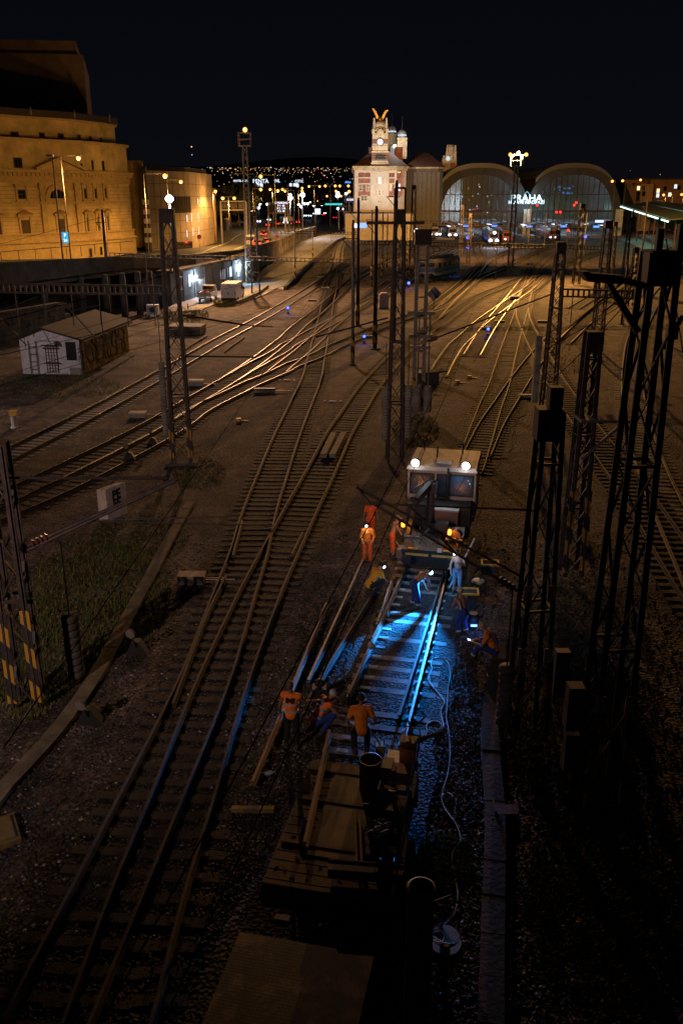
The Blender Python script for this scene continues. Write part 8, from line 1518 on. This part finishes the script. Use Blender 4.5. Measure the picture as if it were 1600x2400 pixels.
person(860, 1318, 178, 'man in a full orange work suit with a head lamp, hands in front', pose(STAND, le=(-.26, .06, 1.12), lw=(-.18, .24, .98), re=(.26, .06, 1.12), rw=(.18, .24, .98), D=(.02, .10, 1.63), look=(.1, .7, -.6)), .98, SKIN, ORGS, REDO, 'long', lamp=(LH, 5, None, (.75, .82, 1.0), 60), hair=HAIRM)
mp = person(1070, 1392, 165, 'bare chested man in denim shorts carrying a long pale pole over his shoulder', pose(STAND, le=(-.26, .14, 1.2), lw=(-.08, .30, 1.32), re=(.27, .10, 1.12), rw=(.20, .36, 1.02), D=(.06, .10, 1.64), look=(.5, .7, -.5), lk=(-.10, .12, .5), la=(-.14, .12, .09)), 1.0, SKIN, None, DENIM, lamp=(LH, 3, None, (.6, .75, 1), 60), shorts=True, hair=HAIRB)
person(1082, 1488, 20, 'bare backed man in blue overalls bending over the work lamp', pose(BEND, H=(0, -.05, .80), C=(.02, .18, 1.10), N=(.03, .28, 1.24), D=(.04, .36, 1.40), lk=(-.12, .12, .45), rk=(.12, .12, .45), le=(-.24, .32, .92), lw=(-.12, .5, .8), re=(.24, .32, .92), rw=(.10, .5, .8)), 1.0, SKIN, None, BLUT, hat=mat('white_cap', (.55, .53, .52), .8), straps=True, cuffs=True)
ph = person(1158, 1546, 75, 'sitting man in an orange T-shirt, blue bib trousers and beige cap, looking at his phone', dict(H=(0, 0, .30), C=(0, .18, .70), N=(0, .26, .86), D=(0, .40, .99), le=(-.25, .36, .52), lw=(-.10, .62, .52), re=(.25, .36, .50), rw=(.08, .62, .50), lk=(-.18, .42, .48), la=(-.16, .62, .09), rk=(.18, .42, .46), ra=(.16, .58, .09), look=(0, .7, -.7)), 1.1, SKIN, ORGS, BLUT, 'short', hat=CAPM, straps=True, cuffs=True)
bpy.context.view_layer.update(); q = ph.matrix_world @ V((0, .74, .53)); mb = MB(); mb.obox(q, (.02, .075, .01), (.04, -.01, 0), (0, 0, .006)); mb.quad(q+V((-.04, -.06, .009)), q+V((.04, -.06, .009)), q+V((.04, .06, .009)), q+V((-.04, .06, .009)), 1); tag(mb.build('phone', [BLACK, emis('phone_screen', (.7, .75, 1.0), 5)]), 'phone with a lit screen in the sitting man\'s hands', 'phone')
light('POINT', q+V((-.02, .0, .12)), .6, (.8, .8, 1.0), None, .03, name='phone_glow')
mb = MB(); mb.box(*(ph.matrix_world @ V((0, -.05, 0)))[:2], 0, .5, .45, .17); tag(mb.build('seat_block', CONCD), 'low concrete block the phone reader sits on', 'block')
# pole, shovel, tools
p0_, p1_ = RY(1112, 1262, 30.1), RY(1052, 1378, 29.2); mb = MB(); mb.tube(p0_, p1_, .035, n=8); pl = tag(mb.build('pole', mat('pale_pole', (.62, .62, .64), .5)), 'long pale pole carried slantwise over a shoulder', 'pole'); mb = MB(); m0 = p0_.lerp(p1_, .26); m1 = p0_.lerp(p1_, .30); mb.tube(m0, m1, .04, n=8); o = mb.build('orange_band', mat('dull_orange_paint', (0, 0, 0)), pl)
mb = MB(); a0 = RY(1058, 1326, 29.6); a1 = RY(1058, 1350, 29.5); a2_ = RY(1050, 1358, 29.4); mb.path([RY(1050, 1334, 29.6), RY(1056, 1326, 29.6), RY(1058, 1350, 29.5), RY(1051, 1360, 29.4)], .035, 6); tag(mb.build('rail_gauge', mat('pale_pole', (0, 0, 0))), 'pale angled rail gauge hanging from the pole bearer\'s hand', 'tool')
q0, q1 = G(988, 1385, .15), RY(997, 1345, 27.8); mb = MB(); mb.tube(q0, q1, .02, n=6); tag(mb.build('pry_bar', STEELL), 'short pry bar held by the bent man', 'tool')
q0 = RY(943, 1255, 31.5); tl = thing('rail_drill', 'small rail drill at the bare chested man\'s hands', 'tool', tuple(q0)); mb = MB(); mb.box(q0.x, q0.y, .35, .35, .5, .35, RZT); mb.build('motor', mat('grey_machine_casing', (0, 0, 0)), tl); mb = MB(); mb.bar((q0.x-.1, q0.y, .7), (q0.x-.3, q0.y+.2, .95), .04); mb.bar((q0.x+.1, q0.y-.2, .05), (q0.x+.1, q0.y-.2, .4), .05); mb.build('handle', STEELL, tl)
q = RY(748, 1617, 21.6); mb = MB(); mb.box(q.x, q.y, 0.0, .4, .35, .5); mb.ball((q.x+.02, q.y, .62), .17, .14, .12, 10); tag(mb.build('tar_bucket', BLACK), 'black bucket behind the crouching man in the orange vest', 'bucket')
# ------------------------------------------------------------------ gravel, litter and weeds
rr = np.random.RandomState(12)
def scatter(n, px0, px1, py0, py1, smin, smax, mats, probs, lab, name, cat, flat=.6, dens=None, avoid=True):
    mb = MB(); base = np.array([(1, 0, 0), (-1, 0, 0), (0, 1, 0), (0, -1, 0), (0, 0, 1), (0, 0, -1)], float); F = [(0, 2, 4), (2, 1, 4), (1, 3, 4), (3, 0, 4), (2, 0, 5), (1, 2, 5), (3, 1, 5), (0, 3, 5)]
    vs = []; fs = []; ms = []; c = 0
    for k in range(n):
        px, py = rr.uniform(px0, px1), rr.uniform(py0, py1)
        if dens is not None and not dens(px, py): continue
        q = G(px, py); s = rr.uniform(smin, smax); a = rr.uniform(0, 6.28); ca, sa = math.cos(a), math.sin(a); sc = rr.uniform(.55, 1.2, 3)*s
        b = base*sc*rr.uniform(.8, 1.2, (6, 1)); b[:, 2] *= flat; x = b[:, 0]*ca-b[:, 1]*sa; y = b[:, 0]*sa+b[:, 1]*ca; tz = b[:, 2]+rr.uniform(-.3, .3)*x
        for j in range(6): vs.append((q.x+x[j], q.y+y[j], s*.25+tz[j]))
        fs += [tuple(i+c for i in f) for f in F]; ms += [rr.choice(len(mats), p=probs)]*8; c += 6
    mb.v, mb.f, mb.m = vs, fs, [int(i) for i in ms]; return tag(mb.build(name, mats), lab, cat, kind='stuff')
ST = [mat('dark_ballast_stone', (.030, .026, .022), .8, 0, .3, 20), mat('mid_ballast_stone', (.068, .059, .051), .8, 0, .3, 20), mat('pale_ballast_stone', (.26, .235, .21), .6, 0, .2, 20)]
scatter(26000, -60, 1660, 1250, 2420, .022, .06, ST, [.52, .40, .08], 'dark ballast stones covering the near ground', 'ballast_stones', 'gravel')
scatter(11000, -60, 1660, 820, 1250, .014, .032, ST, [.1, .5, .4], 'ballast stones covering the middle ground', 'ballast_stones', 'gravel')
scatter(9000, 700, 1120, 1330, 1800, .02, .05, ST[:2]+[ST[1]], [.5, .3, .2], 'angular stones in the blue lit gap and between the sleepers', 'ballast_stones', 'gravel')
scatter(3800, 520, 780, 1550, 2420, .02, .05, ST[1:], [.6, .4], 'pale crushed stones left of the wagon', 'ballast_stones', 'gravel')
scatter(5200, 930, 1160, 1700, 2420, .02, .05, ST[1:], [.55, .45], 'pale crushed stones right of the wagon', 'ballast_stones', 'gravel')
GRS = [mat('dull_green_blade', (.075, .125, .025), .8, 0, .3, 8), mat('yellowed_blade', (.20, .16, .045), .8, 0, .3, 8)]
def weeds(n, cx, cy, rx, ry, hmin, hmax, pr, lab):
    mb = MB()
    for k in range(n):
        while True:
            u, v = rr.uniform(-1, 1, 2)
            if u*u+v*v < 1: break
        q = G(cx+rx*u, cy+ry*v); m = int(rr.rand() < pr)
        for j in range(4):
            a = rr.uniform(0, 6.28); h = rr.uniform(hmin, hmax); w_ = rr.uniform(.008, .018); l = rr.uniform(.03, .14); x, y = q.x+rr.uniform(-.07, .07), q.y+rr.uniform(-.07, .07)
            mb.add([(x-w_*math.sin(a), y+w_*math.cos(a), 0), (x+w_*math.sin(a), y-w_*math.cos(a), 0), (x+l*math.cos(a), y+l*math.sin(a), h)], [(0, 1, 2)], m)
    tag(mb.build('grass', GRS), lab, 'grass', kind='stuff')
weeds(2600, 235, 1400, 165, 135, .04, .2, .42, 'green weeds in the triangle left of the cable trough'); weeds(700, 330, 1260, 110, 60, .05, .14, .5, 'yellowish weeds behind the marker stone'); weeds(1000, 60, 1560, 100, 130, .06, .2, .3, 'weeds around the lower left mast')
weeds(700, 975, 1010, 55, 40, .06, .16, .4, 'weeds below the tall central mast'); weeds(1500, 1350, 1640, 190, 300, .06, .22, .45, 'dry weeds at the lower right'); weeds(900, 1040, 2020, 70, 60, .04, .12, .2, 'small weeds in the gravel beside the reel'); weeds(1200, 1420, 2100, 200, 260, .06, .2, .5, 'dark weeds in the lower right corner')
weeds(900, 430, 740, 60, 18, .15, .5, .6, 'dry grass left of the pale slab'); weeds(800, 140, 905, 140, 30, .08, .25, .6, 'dry grass in front of the hut'); weeds(500, 525, 712, 30, 10, .3, .9, .6, 'tall weeds before the white van'); weeds(900, 735, 585, 60, 18, .2, .5, .6, 'dry grass beside the curving track'); weeds(700, 1340, 800, 80, 80, .1, .3, .7, 'dry grass around the far slim mast'); weeds(600, 470, 1110, 60, 40, .04, .1, .4, 'weeds right of the tall left mast foot')
